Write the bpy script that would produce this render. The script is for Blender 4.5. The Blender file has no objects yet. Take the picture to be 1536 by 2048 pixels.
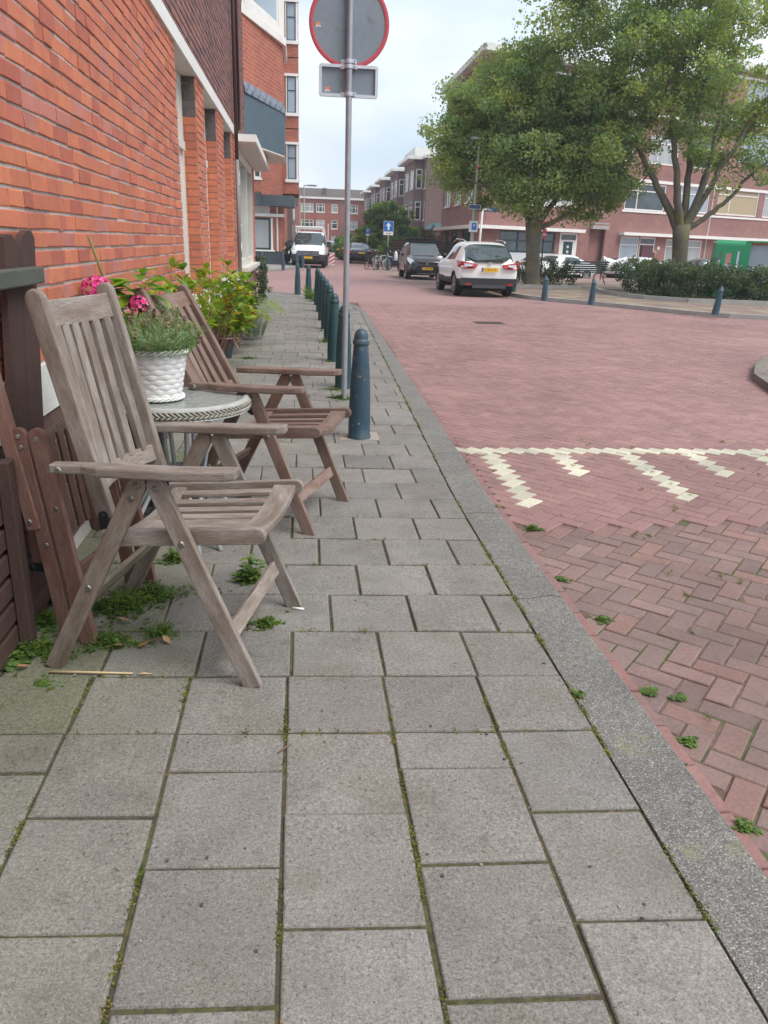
import bpy, bmesh, math, random
import numpy as np
from mathutils import Vector, Matrix, Quaternion, noise as mnoise
HAZE = .0012
random.seed(7); rng = np.random.default_rng(7)
S = bpy.context.scene
COL = S.collection
R = math.radians

# ------------------------------------------------------------------ camera
cam_d = bpy.data.cameras.new('camera'); cam = bpy.data.objects.new('camera', cam_d); COL.objects.link(cam)
S.camera = cam
M = Matrix(((0.99422061, 0.00370069, -0.10729251, 0.0),
            (-0.10243895, 0.33170707, -0.93780418, 0.0),
            (0.03211916, 0.94337518, 0.3301691, 1.34), (0, 0, 0, 1)))
cam.matrix_world = M
cam_d.sensor_fit = 'VERTICAL'; cam_d.sensor_height = 36.0; cam_d.lens = 1538 / 2048 * 36
cam_d.clip_start = 0.05; cam_d.clip_end = 2000
S.render.resolution_x = 768; S.render.resolution_y = 1024
# ------------------------------------------------------------------ light
S.view_settings.view_transform = 'Standard'; S.view_settings.look = 'None'
S.view_settings.exposure = 1.2; S.view_settings.gamma = 1.0
S.view_settings.use_curve_mapping = False
SUN_EL, SUN_AZ = 55.0, 128.0      # azimuth measured from +Y clockwise
w = bpy.data.worlds.new('World'); S.world = w; w.use_nodes = True
nt = w.node_tree; N = nt.nodes; Lk = nt.links; N.clear()
out = N.new('ShaderNodeOutputWorld'); bg = N.new('ShaderNodeBackground')
sky = N.new('ShaderNodeTexSky'); sky.sky_type = 'NISHITA'; sky.sun_disc = False
sky.sun_elevation = R(SUN_EL); sky.sun_rotation = R(SUN_AZ); sky.air_density = 1.2; sky.dust_density = 2.0
tc = N.new('ShaderNodeTexCoord'); mp = N.new('ShaderNodeMapping'); mp.inputs['Scale'].default_value = (1.3, 1.3, 3.0)
mp.inputs['Location'].default_value = (0.55, 0.2, 0.35)
nz = N.new('ShaderNodeTexNoise'); nz.inputs['Scale'].default_value = 1.9; nz.inputs['Detail'].default_value = 6; nz.inputs['Roughness'].default_value = 0.5
cr = N.new('ShaderNodeValToRGB'); cr.color_ramp.elements[0].position = 0.30; cr.color_ramp.elements[1].position = 0.62
cr.color_ramp.elements[0].color = (0.55, 0.55, 0.55, 1); cr.color_ramp.elements[1].color = (1, 1, 1, 1)
nz2 = N.new('ShaderNodeTexNoise'); nz2.inputs['Scale'].default_value = 3.2; nz2.inputs['Detail'].default_value = 7
cc = N.new('ShaderNodeValToRGB'); cc.color_ramp.elements[0].position = 0.35; cc.color_ramp.elements[1].position = 0.7
cc.color_ramp.elements[0].color = (4.7, 5.7, 7.0, 1); cc.color_ramp.elements[1].color = (7.6, 7.75, 8.0, 1)
mx = N.new('ShaderNodeMix'); mx.data_type = 'RGBA'
Lk.new(tc.outputs['Generated'], mp.inputs['Vector']); Lk.new(mp.outputs[0], nz.inputs['Vector']); Lk.new(mp.outputs[0], nz2.inputs['Vector'])
Lk.new(nz.outputs['Fac'], cr.inputs[0]); Lk.new(nz2.outputs['Fac'], cc.inputs[0])
Lk.new(cr.outputs[0], mx.inputs['Factor']); Lk.new(sky.outputs[0], mx.inputs['A']); Lk.new(cc.outputs[0], mx.inputs['B'])
Lk.new(mx.outputs['Result'], bg.inputs['Color']); bg.inputs['Strength'].default_value = 0.073
Lk.new(bg.outputs[0], out.inputs[0])
sl = bpy.data.lights.new('sun', 'SUN'); sl.energy = 1.4; sl.angle = R(34); sl.color = (1, 0.965, 0.91)
so = bpy.data.objects.new('sun', sl); COL.objects.link(so)
sd = Vector((math.sin(R(SUN_AZ)) * math.cos(R(SUN_EL)), math.cos(R(SUN_AZ)) * math.cos(R(SUN_EL)), math.sin(R(SUN_EL))))
so.rotation_euler = sd.to_track_quat('Z', 'Y').to_euler()

# ------------------------------------------------------------------ helpers
class MB:
    """collects polygons, builds one mesh"""
    def __init__(s): s.v = []; s.f = []; s.c = []; s.u = []; s.m = []; s.col = (1, 1, 1); s.mi = 0
    def poly(s, pts, uv=None, col=None, mi=None):
        b = len(s.v); s.v.extend([tuple(p) for p in pts]); s.f.append(tuple(range(b, b + len(pts))))
        s.c.append(col or s.col); s.m.append(s.mi if mi is None else mi)
        s.u.append(uv if uv else [(p[0] + p[1], p[2]) for p in pts])
    def mesh(s, vs, fs, uvs=None, col=None, mi=None):
        b = len(s.v); s.v.extend([tuple(p) for p in vs])
        for k, f in enumerate(fs):
            s.f.append(tuple(b + i for i in f)); s.c.append(col or s.col); s.m.append(s.mi if mi is None else mi)
            s.u.append([(uvs[i][0], uvs[i][1]) for i in f] if uvs else [(vs[i][0] + vs[i][1], vs[i][2]) for i in f])
    def box(s, x0, x1, y0, y1, z0, z1, col=None, mi=None):
        v = [(x0, y0, z0), (x1, y0, z0), (x1, y1, z0), (x0, y1, z0), (x0, y0, z1), (x1, y0, z1), (x1, y1, z1), (x0, y1, z1)]
        for f in ((0, 3, 2, 1), (4, 5, 6, 7), (0, 1, 5, 4), (1, 2, 6, 5), (2, 3, 7, 6), (3, 0, 4, 7)):
            P = [v[i] for i in f]
            if f in ((0, 1, 5, 4), (2, 3, 7, 6)): uv = [(p[0], p[2]) for p in P]
            elif f in ((1, 2, 6, 5), (3, 0, 4, 7)): uv = [(p[1], p[2]) for p in P]
            else: uv = [(p[0], p[1]) for p in P]
            s.poly(P, uv, col, mi)
    def board(s, a, b, wdir, wid, th, r0=0, r1=0, col=None, bend=0.0, nseg=1):
        """plank from a to b, width along wdir, thickness th along the third axis; r0/r1 rounded ends; shared verts"""
        a = Vector(a); b = Vector(b); d = (b - a); L = d.length; d.normalize()
        wv = Vector(wdir); wv = (wv - d * wv.dot(d)).normalized(); n = d.cross(wv).normalized()
        h = wid / 2; pts = []
        def arc(cx, sgn, r):
            o = []
            if r <= 0: return [(cx, -h * sgn), (cx, h * sgn)]
            for k in range(7):
                t = -math.pi / 2 + math.pi * k / 6
                o.append((cx + sgn * (-r + r * math.cos(t)), sgn * h * math.sin(t)))
            return o
        if nseg > 1:
            o = []
            for k in range(nseg + 1):
                t = k / nseg; o.append((t * L, -h + bend * 4 * t * (1 - t)))
            for k in range(nseg, -1, -1):
                t = k / nseg; o.append((t * L, h + bend * 4 * t * (1 - t)))
            outl = o
        else:
            outl = arc(L, 1, r1) + arc(0, -1, r0)
        uo = random.random() * 7; vo = random.random() * 7
        n_ = len(outl); vs = []; 
        for sgn in (-1, 1):
            for (u, v) in outl: vs.append(a + d * u + wv * v + n * (th / 2 * sgn))
        base = len(s.v); s.v.extend([tuple(p) for p in vs]); c = col or s.col
        def add(ix, uv): s.f.append(tuple(base + i for i in ix)); s.c.append(c); s.m.append(s.mi); s.u.append(uv)
        if nseg > 1:
            for k in range(nseg):
                q = [k, k + 1, n_ - 2 - k, n_ - 1 - k]
                add([n_ + i for i in q], [(outl[i][0] + uo, outl[i][1] + vo) for i in q])
                q = q[::-1]; add(q, [(outl[i][0] + uo, outl[i][1] + vo) for i in q])
        else:
            add(list(range(n_, 2 * n_)), [(p[0] + uo, p[1] + vo) for p in outl])
            add(list(range(n_ - 1, -1, -1)), [(outl[i][0] + uo, outl[i][1] + vo + .5) for i in range(n_ - 1, -1, -1)])
        for i in range(n_):
            j = (i + 1) % n_
            add([i, j, n_ + j, n_ + i], [(outl[i][0] + uo, outl[i][1] + vo + .2), (outl[j][0] + uo, outl[j][1] + vo + .2), (outl[j][0] + uo, outl[j][1] + vo + .2 + th), (outl[i][0] + uo, outl[i][1] + vo + .2 + th)])
    def tube(s, pts, r, n=8, col=None, cap=True):
        pts = [Vector(p) for p in pts]; rs = r if isinstance(r, (list, tuple)) else [r] * len(pts)
        vs = []; uv = []; up = None; L = 0
        for i, p in enumerate(pts):
            d = (pts[min(i + 1, len(pts) - 1)] - pts[max(i - 1, 0)])
            d = d.normalized() if d.length > 1e-9 else Vector((0, 0, 1))
            if up is None: up = d.orthogonal().normalized()
            up = (up - d * up.dot(d)); up = up.normalized() if up.length > 1e-6 else d.orthogonal().normalized()
            bn = d.cross(up)
            if i: L += (p - pts[i - 1]).length
            for k in range(n):
                t = 2 * math.pi * k / n
                vs.append(p + (up * math.cos(t) + bn * math.sin(t)) * rs[i]); uv.append((L, k / n * 6.28 * rs[0]))
        fs = []
        for i in range(len(pts) - 1):
            for k in range(n):
                k2 = (k + 1) % n; fs.append((i * n + k, i * n + k2, (i + 1) * n + k2, (i + 1) * n + k))
        if cap: fs.append(tuple(range(n - 1, -1, -1))); fs.append(tuple(range((len(pts) - 1) * n, len(pts) * n)))
        s.mesh(vs, fs, uv, col)
    def lathe(s, prof, n=24, c=(0, 0, 0), col=None, cap=True):
        vs = []; uv = []; cx, cy, cz = c
        for (r, z) in prof:
            for k in range(n):
                t = 2 * math.pi * k / n; vs.append((cx + r * math.cos(t), cy + r * math.sin(t), cz + z)); uv.append((t * .3, z))
        fs = []
        for i in range(len(prof) - 1):
            for k in range(n):
                k2 = (k + 1) % n; fs.append((i * n + k, i * n + k2, (i + 1) * n + k2, (i + 1) * n + k))
        if cap: fs.append(tuple(range(n - 1, -1, -1))); fs.append(tuple(range((len(prof) - 1) * n, len(prof) * n)))
        s.mesh(vs, fs, uv, col)
    def build(s, name, mat, parent=None, smooth=False, bevel=0, seg=2, angle=None):
        me = bpy.data.meshes.new(name)
        me.from_pydata(s.v, [], s.f)
        nl = len(me.loops)
        uvl = me.uv_layers.new(name='UVMap'); uvl.data.foreach_set('uv', [x for u in s.u for p in u for x in p])
        ca = me.color_attributes.new('col', 'FLOAT_COLOR', 'CORNER')
        ca.data.foreach_set('color', [x for c, f in zip(s.c, s.f) for _ in f for x in (c[0], c[1], c[2], 1.0)])
        mats = mat if isinstance(mat, (list, tuple)) else [mat]
        for m in mats: me.materials.append(m)
        if len(mats) > 1: me.polygons.foreach_set('material_index', s.m)
        if smooth: me.polygons.foreach_set('use_smooth', [True] * len(s.f))
        me.update()
        o = bpy.data.objects.new(name, me); COL.objects.link(o)
        if parent: o.parent = parent
        if smooth and angle:
            try: me.set_sharp_from_angle(angle=R(angle))
            except Exception: pass
        if bevel:
            b = o.modifiers.new('bevel', 'BEVEL'); b.width = bevel; b.segments = seg; b.limit_method = 'ANGLE'; b.angle_limit = R(40)
            b.harden_normals = False
        return o

def tag(o, label=None, cat=None, group=None, kind=None):
    if label: o['label'] = label
    if cat: o['category'] = cat
    if group: o['group'] = group
    if kind: o['kind'] = kind
    return o
def empty(name, loc=(0, 0, 0), rz=0, label=None, cat=None, group=None):
    o = bpy.data.objects.new(name, None); COL.objects.link(o); o.empty_display_size = 0.1
    o.location = loc; o.rotation_euler = (0, 0, R(rz)); return tag(o, label, cat, group)
def children(o): return [c for c in bpy.data.objects if c.parent == o]
def copy_tree(o, parent=None):
    c = o.copy(); COL.objects.link(c); c.parent = parent
    for ch in children(o): copy_tree(ch, c)
    return c

# ------------------------------------------------------------------ materials
def mat(name, col=(.5, .5, .5), rough=.7, metal=0, spec=.5, attr=False, noise=None, bump=None, coat=0, trans=0, alpha=1, stretch=None, coords='Object', mixcol=None, emit=None):
    """noise=[(scale, amount, detail)...] multiplies value; mixcol=(colour, scale, lo, hi) blends a second colour by noise"""
    m = bpy.data.materials.new(name); m.use_nodes = True; t = m.node_tree; n = t.nodes; l = t.links
    b = n['Principled BSDF']; b.inputs['Roughness'].default_value = rough; b.inputs['Metallic'].default_value = metal
    b.inputs['Specular IOR Level'].default_value = spec; b.inputs['Coat Weight'].default_value = coat
    b.inputs['Transmission Weight'].default_value = trans; b.inputs['Alpha'].default_value = alpha
    tcn = n.new('ShaderNodeTexCoord'); vec = tcn.outputs[coords]
    if stretch:
        mpn = n.new('ShaderNodeMapping'); mpn.inputs['Scale'].default_value = stretch; l.new(vec, mpn.inputs[0]); vec = mpn.outputs[0]
    rgb = n.new('ShaderNodeRGB'); rgb.outputs[0].default_value = (*col, 1); cur = rgb.outputs[0]
    def nz_(scale, det=3, r=.55):
        q = n.new('ShaderNodeTexNoise'); q.inputs['Scale'].default_value = scale; q.inputs['Detail'].default_value = det; q.inputs['Roughness'].default_value = r
        l.new(vec, q.inputs['Vector']); return q.outputs['Fac']
    if mixcol:
        mcs = mixcol if isinstance(mixcol, list) else [mixcol]
        for (c2, sc, lo, hi) in mcs:
            mr = n.new('ShaderNodeMapRange'); mr.inputs[1].default_value = lo; mr.inputs[2].default_value = hi
            l.new(nz_(sc, 4), mr.inputs[0]); x = n.new('ShaderNodeMix'); x.data_type = 'RGBA'
            l.new(mr.outputs[0], x.inputs['Factor']); l.new(cur, x.inputs['A']); x.inputs['B'].default_value = (*c2, 1); cur = x.outputs['Result']
    if attr:
        a = n.new('ShaderNodeAttribute'); a.attribute_name = 'col'; x = n.new('ShaderNodeMix'); x.data_type = 'RGBA'; x.blend_type = 'MULTIPLY'
        x.inputs['Factor'].default_value = 1; l.new(cur, x.inputs['A']); l.new(a.outputs['Color'], x.inputs['B']); cur = x.outputs['Result']
    for (sc, am, det) in (noise or []):
        mr = n.new('ShaderNodeMapRange'); mr.inputs[1].default_value = .3; mr.inputs[2].default_value = .7
        mr.inputs[3].default_value = 1 - am; mr.inputs[4].default_value = 1 + am; l.new(nz_(sc, det), mr.inputs[0])
        x = n.new('ShaderNodeVectorMath'); x.operation = 'SCALE'; l.new(cur, x.inputs[0]); l.new(mr.outputs[0], x.inputs['Scale']); cur = x.outputs[0]
    l.new(cur, b.inputs['Base Color'])
    if bump:
        sc, st, di = bump; bn = n.new('ShaderNodeBump'); bn.inputs['Strength'].default_value = st; bn.inputs['Distance'].default_value = di
        l.new(nz_(sc, 5), bn.inputs['Height']); l.new(bn.outputs[0], b.inputs['Normal'])
    if emit: b.inputs['Emission Color'].default_value = (*emit[0], 1); b.inputs['Emission Strength'].default_value = emit[1]
    return m

def brick_mat(name, c1, c2, mortar, bw=.22, bh=.068, ms=.007, stain=.12):
    m = bpy.data.materials.new(name); m.use_nodes = True; t = m.node_tree; n = t.nodes; l = t.links
    b = n['Principled BSDF']; b.inputs['Roughness'].default_value = .85
    uv = n.new('ShaderNodeUVMap'); uv.uv_map = 'UVMap'
    br = n.new('ShaderNodeTexBrick'); br.inputs['Scale'].default_value = 1; br.inputs['Brick Width'].default_value = bw
    br.inputs['Row Height'].default_value = bh; br.inputs['Mortar Size'].default_value = ms; br.inputs['Mortar Smooth'].default_value = .3
    br.inputs['Color1'].default_value = (*c1, 1); br.inputs['Color2'].default_value = (*c2, 1); br.inputs['Mortar'].default_value = (*mortar, 1)
    l.new(uv.outputs[0], br.inputs['Vector'])
    cur = br.outputs['Color']
    for sc, am in ((.35, stain), (2.2, stain * .8), (25, .12)):
        q = n.new('ShaderNodeTexNoise'); q.inputs['Scale'].default_value = sc; q.inputs['Detail'].default_value = 4; l.new(uv.outputs[0], q.inputs['Vector'])
        mr = n.new('ShaderNodeMapRange'); mr.inputs[1].default_value = .3; mr.inputs[2].default_value = .7; mr.inputs[3].default_value = 1 - am; mr.inputs[4].default_value = 1 + am
        l.new(q.outputs['Fac'], mr.inputs[0]); x = n.new('ShaderNodeVectorMath'); x.operation = 'SCALE'; l.new(cur, x.inputs[0]); l.new(mr.outputs[0], x.inputs['Scale']); cur = x.outputs[0]
    l.new(cur, b.inputs['Base Color'])
    bn = n.new('ShaderNodeBump'); bn.inputs['Strength'].default_value = .5; bn.inputs['Distance'].default_value = .01; bn.invert = True
    l.new(br.outputs['Fac'], bn.inputs['Height']); l.new(bn.outputs[0], b.inputs['Normal'])
    return m

def leaf_mat(name, col, tr=.35, rough=.5):
    m = bpy.data.materials.new(name); m.use_nodes = True; t = m.node_tree; n = t.nodes; l = t.links
    b = n['Principled BSDF']; b.inputs['Roughness'].default_value = rough; b.inputs['Specular IOR Level'].default_value = .3
    a = n.new('ShaderNodeAttribute'); a.attribute_name = 'col'
    x = n.new('ShaderNodeMix'); x.data_type = 'RGBA'; x.blend_type = 'MULTIPLY'; x.inputs['Factor'].default_value = 1
    x.inputs['A'].default_value = (*col, 1); l.new(a.outputs['Color'], x.inputs['B']); l.new(x.outputs['Result'], b.inputs['Base Color'])
    tr_ = n.new('ShaderNodeBsdfTranslucent'); y = n.new('ShaderNodeVectorMath'); y.operation = 'MULTIPLY'; y.inputs[1].default_value = (1.3, 1.5, .6)
    l.new(x.outputs['Result'], y.inputs[0]); l.new(y.outputs[0], tr_.inputs['Color'])
    ms = n.new('ShaderNodeMixShader'); ms.inputs[0].default_value = tr; l.new(b.outputs[0], ms.inputs[1]); l.new(tr_.outputs[0], ms.inputs[2])
    l.new(ms.outputs[0], n['Material Output'].inputs['Surface']); return m

def wood_mat(name, c1, c2, c3, rough=.8):
    """weathered timber: UV u runs along the grain"""
    m = bpy.data.materials.new(name); m.use_nodes = True; t = m.node_tree; n = t.nodes; l = t.links
    b = n['Principled BSDF']; b.inputs['Roughness'].default_value = rough; b.inputs['Specular IOR Level'].default_value = .25
    uv = n.new('ShaderNodeUVMap'); uv.uv_map = 'UVMap'
    def nzs(sx, sy, det, r=.6):
        mp_ = n.new('ShaderNodeMapping'); mp_.inputs['Scale'].default_value = (sx, sy, 1); l.new(uv.outputs[0], mp_.inputs[0])
        q = n.new('ShaderNodeTexNoise'); q.inputs['Scale'].default_value = 1; q.inputs['Detail'].default_value = det; q.inputs['Roughness'].default_value = r
        l.new(mp_.outputs[0], q.inputs['Vector']); return q.outputs['Fac']
    def ramp(src, lo, hi):
        mr = n.new('ShaderNodeMapRange'); mr.inputs[1].default_value = lo; mr.inputs[2].default_value = hi; l.new(src, mr.inputs[0]); return mr.outputs[0]
    def mixc(f, A, B):
        x = n.new('ShaderNodeMix'); x.data_type = 'RGBA'; l.new(f, x.inputs['Factor'])
        for nm, v in (('A', A), ('B', B)):
            if isinstance(v, tuple): x.inputs[nm].default_value = (*v, 1)
            else: l.new(v, x.inputs[nm])
        return x.outputs['Result']
    patch = ramp(nzs(5, 16, 6), .36, .62)
    cur = mixc(patch, c1, c2)
    grain = ramp(nzs(22, 620, 4, .7), .40, .68)
    cur = mixc(grain, cur, c3)
    a = n.new('ShaderNodeAttribute'); a.attribute_name = 'col'; x = n.new('ShaderNodeMix'); x.data_type = 'RGBA'; x.blend_type = 'MULTIPLY'
    x.inputs['Factor'].default_value = 1; l.new(cur, x.inputs['A']); l.new(a.outputs['Color'], x.inputs['B']); cur = x.outputs['Result']
    # green algae near the ground: by height of the timber itself
    l.new(cur, b.inputs['Base Color'])
    bn = n.new('ShaderNodeBump'); bn.inputs['Strength'].default_value = .5; bn.inputs['Distance'].default_value = .0025
    l.new(nzs(10, 330, 5, .7), bn.inputs['Height']); l.new(bn.outputs[0], b.inputs['Normal'])
    return m

WHITE = mat('white_paint', (.78, .77, .73), .45, noise=[(3, .05, 3)])
WHITE2 = mat('old_white_paint', (.66, .66, .62), .6, noise=[(2, .1, 4), (30, .05, 2)])
CREAM = mat('cream_paint', (.62, .6, .54), .5, noise=[(3, .05, 3)])
ORANGE_B = brick_mat('orange_brick', (.46, .125, .065), (.36, .085, .05), (.3, .26, .23))
PLUM_B = brick_mat('plum_brick', (.235, .135, .125), (.175, .105, .10), (.19, .165, .15))
RED_B = brick_mat('red_brick', (.31, .135, .115), (.25, .11, .095), (.28, .22, .2))
MORTAR = mat('mortar', (.46, .42, .385), .95, noise=[(40, .15, 3)], bump=(120, .5, .003))
BRICK_G = mat('fired_brick', (1, 1, 1), .8, attr=True, noise=[(14, .10, 4), (160, .10, 2)], bump=(90, .35, .002))
SLATE = mat('blue_grey_panel', (.085, .13, .165), .55, noise=[(2, .08, 3)])
LEAD = mat('lead_flashing', (.17, .2, .25), .5, noise=[(9, .25, 4)], bump=(14, .6, .02))
DKGREY = mat('dark_grey_paint', (.05, .065, .075), .6, noise=[(2, .12, 3)])
GREENFRAME = mat('dark_green_frame', (.012, .05, .045), .4)
GLASS = mat('window_glass', (.045, .06, .07), .04, spec=.9, noise=[(1.2, .5, 2)])
GLASSC = mat('curtained_glass', (.36, .38, .38), .12, spec=.7, noise=[(1.3, .15, 2)], stretch=(1, 1, .1))
GLASSB = mat('pale_glass', (.30, .37, .43), .06, spec=.8, noise=[(.8, .12, 2)])
TANC = mat('tan_curtain', (.42, .34, .22), .8)
ASPH = mat('grey_paving', (.2, .18, .165), .9, noise=[(.5, .12, 4), (8, .1, 3)])
CONC = mat('concrete', (.34, .33, .31), .9, noise=[(3, .12, 4), (60, .12, 3)])
METAL = mat('galvanised_steel', (.36, .385, .42), .45, metal=.55, noise=[(8, .12, 4), (60, .06, 3)])
ALU = mat('aluminium', (.62, .64, .68), .35, metal=.5, noise=[(20, .05, 2)])
SIGNBACK = mat('grey_sign_back', (.22, .265, .31), .55, noise=[(3, .08, 4), (25, .05, 4)], mixcol=((.17, .20, .22), 9, .58, .70))
REDP = mat('faded_red_paint', (.52, .075, .10), .6)
BOLT = mat('bolt_steel', (.3, .29, .27), .4, metal=.8)
BLACKM = mat('black_bracket', (.025, .028, .03), .45, metal=.3)
BOLL = mat('bollard_green_paint', (.016, .058, .066), .42, noise=[(3, .14, 4), (45, .12, 3)], mixcol=((.09, .13, .14), 60, .68, .74))
BOLLB = mat('bollard_blue_paint', (.028, .066, .10), .5, noise=[(3, .2, 4), (14, .12, 4), (60, .12, 3)], mixcol=[((.30, .34, .35), 34, .665, .70), ((.06, .09, .10), 5, .52, .66)])
TYRE = mat('tyre_rubber', (.014, .014, .015), .8)
RIM = mat('alloy_rim', (.3, .3, .31), .35, metal=.7)
BLACKP = mat('black_plastic', (.022, .024, .027), .6)
CARGLASS = mat('car_glass', (.03, .045, .05), .03, spec=1.0, coat=.5)
CHROME = mat('chrome', (.6, .6, .62), .15, metal=1)
YEL = mat('plate_yellow', (.75, .42, .02), .5)
PLBLUE = mat('plate_blue', (.02, .07, .4), .5)
INK = mat('black_ink', (.015, .015, .015), .6)
BLUESIGN = mat('blue_sign', (.01, .13, .5), .4)
TAIL = mat('tail_lamp_red', (.45, .01, .015), .15, spec=.8, coat=.5)
LAMPG = mat('lamp_glass', (.6, .62, .65), .1, spec=.9)
BARK = mat('tree_bark', (.125, .11, .085), .9, noise=[(3, .2, 4), (20, .2, 4)], bump=(18, .7, .02), mixcol=((.17, .15, .06), 2.5, .5, .65))
LEAF_T = leaf_mat('maple_leaf', (.27, .325, .14), .52)
LEAF_H = leaf_mat('hedge_leaf', (.09, .12, .065), .35)
LEAF_S = leaf_mat('shrub_leaf', (.2, .3, .045), .35, .4)
LEAF_W = leaf_mat('weed_leaf', (.13, .21, .06), .35)
LEAF_L = leaf_mat('lavender_leaf', (.24, .35, .19), .35)
STEM = mat('stem_brown', (.17, .1, .05), .8)
DARKWOOD = wood_mat('dark_stained_wood', (.065, .034, .029), (.045, .027, .024), (.10, .065, .055))
GREYWOOD = wood_mat('grey_painted_wood', (.09, .1, .085), (.12, .13, .11), (.07, .07, .06))
TEAK1 = wood_mat('weathered_teak', (.205, .158, .125), (.37, .335, .30), (.135, .107, .087))
TEAK2 = wood_mat('red_brown_teak', (.19, .115, .088), (.29, .22, .185), (.115, .072, .057))
TEAK3 = wood_mat('dark_teak', (.16, .072, .05), (.19, .12, .095), (.075, .04, .035))
# ------------------------------------------------------------------ ground sheets
def sheet(name, pts, z, m, kind='structure', thick=0, uvscale=1):
    b = MB(); b.poly([(x, y, z) for x, y in pts], [(x, y) for x, y in pts])
    if thick:
        for i in range(len(pts)):
            p, q = pts[i], pts[(i + 1) % len(pts)]
            b.poly([(p[0], p[1], z - thick), (q[0], q[1], z - thick), (q[0], q[1], z), (p[0], p[1], z)])
    o = b.build(name, m); return tag(o, kind=kind)
ROADM = mat('red_clinker_far', (.305, .18, .167), .9, noise=[(.25, .07, 3), (2.5, .06, 4), (30, .12, 3)], mixcol=[((.28, .162, .152), .5, .45, .65), ((.30, .205, .175), .16, .55, .72)], bump=(25, .25, .01))
sheet('ground', [(-400, -60), (400, -60), (400, 700), (-400, 700)], -.125, ASPH)
RZ = -.10
sheet('road', [(-14, 20), (18, 20), (42, 20), (42, 60), (14, 60), (10.4, 64), (10.4, 200), (-14, 200)], RZ - .004, ROADM)
sheet('road_bedding', [(1.02, -1.5), (18, -1.5), (18, 20), (1.02, 20)], RZ - .008, mat('joint_sand', (.15, .10, .08), .95, noise=[(30, .3, 3)], mixcol=((.07, .09, .03), 3, .5, .6)))
sheet('road_side', [(18, -1.5), (42, -1.5), (42, 20), (18, 20)], RZ - .004, ROADM)
# parking bay strip
BAY = mat('grey_brown_clinker', (.25, .17, .14), .9, noise=[(1.5, .1, 4), (14, .14, 3)])
sheet('parking_bay', [(4.2, 24.5), (6.45, 22.9), (6.45, 47), (4.0, 47)], RZ + .001, BAY)

# ------------------------------------------------------------------ herringbone clinkers
def kerb_out(y): return 1.065 + (.022 * (y - 4) if y > 4 else 0)
def kerb_in(y): return .862 + (.030 * (y - 4) if y > 4 else 0)
b = MB(); W_ = .0925; G = .003; bm_white = []
c45, s45 = math.cos(R(44)), math.sin(R(44))
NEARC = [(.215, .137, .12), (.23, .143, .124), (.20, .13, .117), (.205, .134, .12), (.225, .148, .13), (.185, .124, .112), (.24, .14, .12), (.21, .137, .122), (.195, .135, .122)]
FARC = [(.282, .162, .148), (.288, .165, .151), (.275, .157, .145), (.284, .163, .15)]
def segd(p, a, c):
    ax, ay = a; cx, cy = c; dx, dy = cx - ax, cy - ay; t = max(0, min(1, ((p[0] - ax) * dx + (p[1] - ay) * dy) / (dx * dx + dy * dy)))
    return math.hypot(p[0] - ax - t * dx, p[1] - ay - t * dy)
def is_mark(gi, gj, k, X, Y):
    if X < 1.14 or X > 6.5: return False
    if k == 0 and 4.2 < Y < 5.45:
        c = (gi - gj) // 4
        if (c - 1) % 2 == 0 and c >= 1: return Y > (4.24 if ((c - 1) // 2) % 2 == 0 else 4.80)
    return False
rnd = random.Random(3)
n_b = 0
for PASS in (0, 1):
  c45, s45 = (math.cos(R(44)), math.sin(R(44))) if PASS == 0 else (math.cos(R(-42)), math.sin(R(-42)))
  ZP = 0 if PASS == 0 else -.0035
  for gi in range(-260, 400):
      for gj in range(-260, 170):
          k = (gi - gj) % 4
          if k not in (0, 3): continue
          L2, H2 = (2, 1) if k == 0 else (1, 2)
          cx = (gi + L2 / 2) * W_; cy = (gj + H2 / 2) * W_
          X = cx * c45 - cy * s45 + 1.0; Y = cx * s45 + cy * c45 + 0.5
          if Y < -.8 or Y > 20 or X > .62 * Y + 3.2 or X > 15: continue
          ko = kerb_out(Y) + (.105 if Y < 9 else .05)
          if X < ko - .05: continue
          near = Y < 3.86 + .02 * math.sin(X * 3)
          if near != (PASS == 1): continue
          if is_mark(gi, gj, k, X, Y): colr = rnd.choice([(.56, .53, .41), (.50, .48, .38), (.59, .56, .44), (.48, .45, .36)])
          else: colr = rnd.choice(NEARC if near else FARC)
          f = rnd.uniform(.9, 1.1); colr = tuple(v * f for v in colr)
          gg = G * 1.15 if near else max(.0007, G * (.62 - .045 * (Y - 4))); hx, hy = L2 * W_ / 2 - gg, H2 * W_ / 2 - gg
          tz = rnd.gauss(0, .0015 if near else .0006); tx = rnd.gauss(0, .012 if near else .004); ty = rnd.gauss(0, .012 if near else .004)
          ro = rnd.gauss(0, .008)
          vs = []
          big = 1 if Y < 8 else 0
          for (inset, dz) in (((0, -.012), (0, -.004), (.004, 0)) if big else ((0, -.008), (.002, 0))):
              for sx, sy in ((-1, -1), (1, -1), (1, 1), (-1, 1)):
                  px_, py_ = sx * (hx - inset), sy * (hy - inset)
                  if big: px_ += rnd.gauss(0, .0007); py_ += rnd.gauss(0, .0007)
                  qx = cx + px_ - py_ * ro; qy = cy + py_ + px_ * ro
                  vs.append((qx * c45 - qy * s45 + 1.0, qx * s45 + qy * c45 + .5, RZ + ZP + dz + tz + tx * px_ + ty * py_))
          nr = len(vs) // 4; fs = []
          for r_ in range(nr - 1):
              for q in range(4): fs.append((r_ * 4 + q, r_ * 4 + (q + 1) % 4, r_ * 4 + 4 + (q + 1) % 4, r_ * 4 + 4 + q))
          fs.append(tuple(range((nr - 1) * 4, nr * 4)))
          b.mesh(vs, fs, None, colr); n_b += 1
x = 1.20
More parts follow.
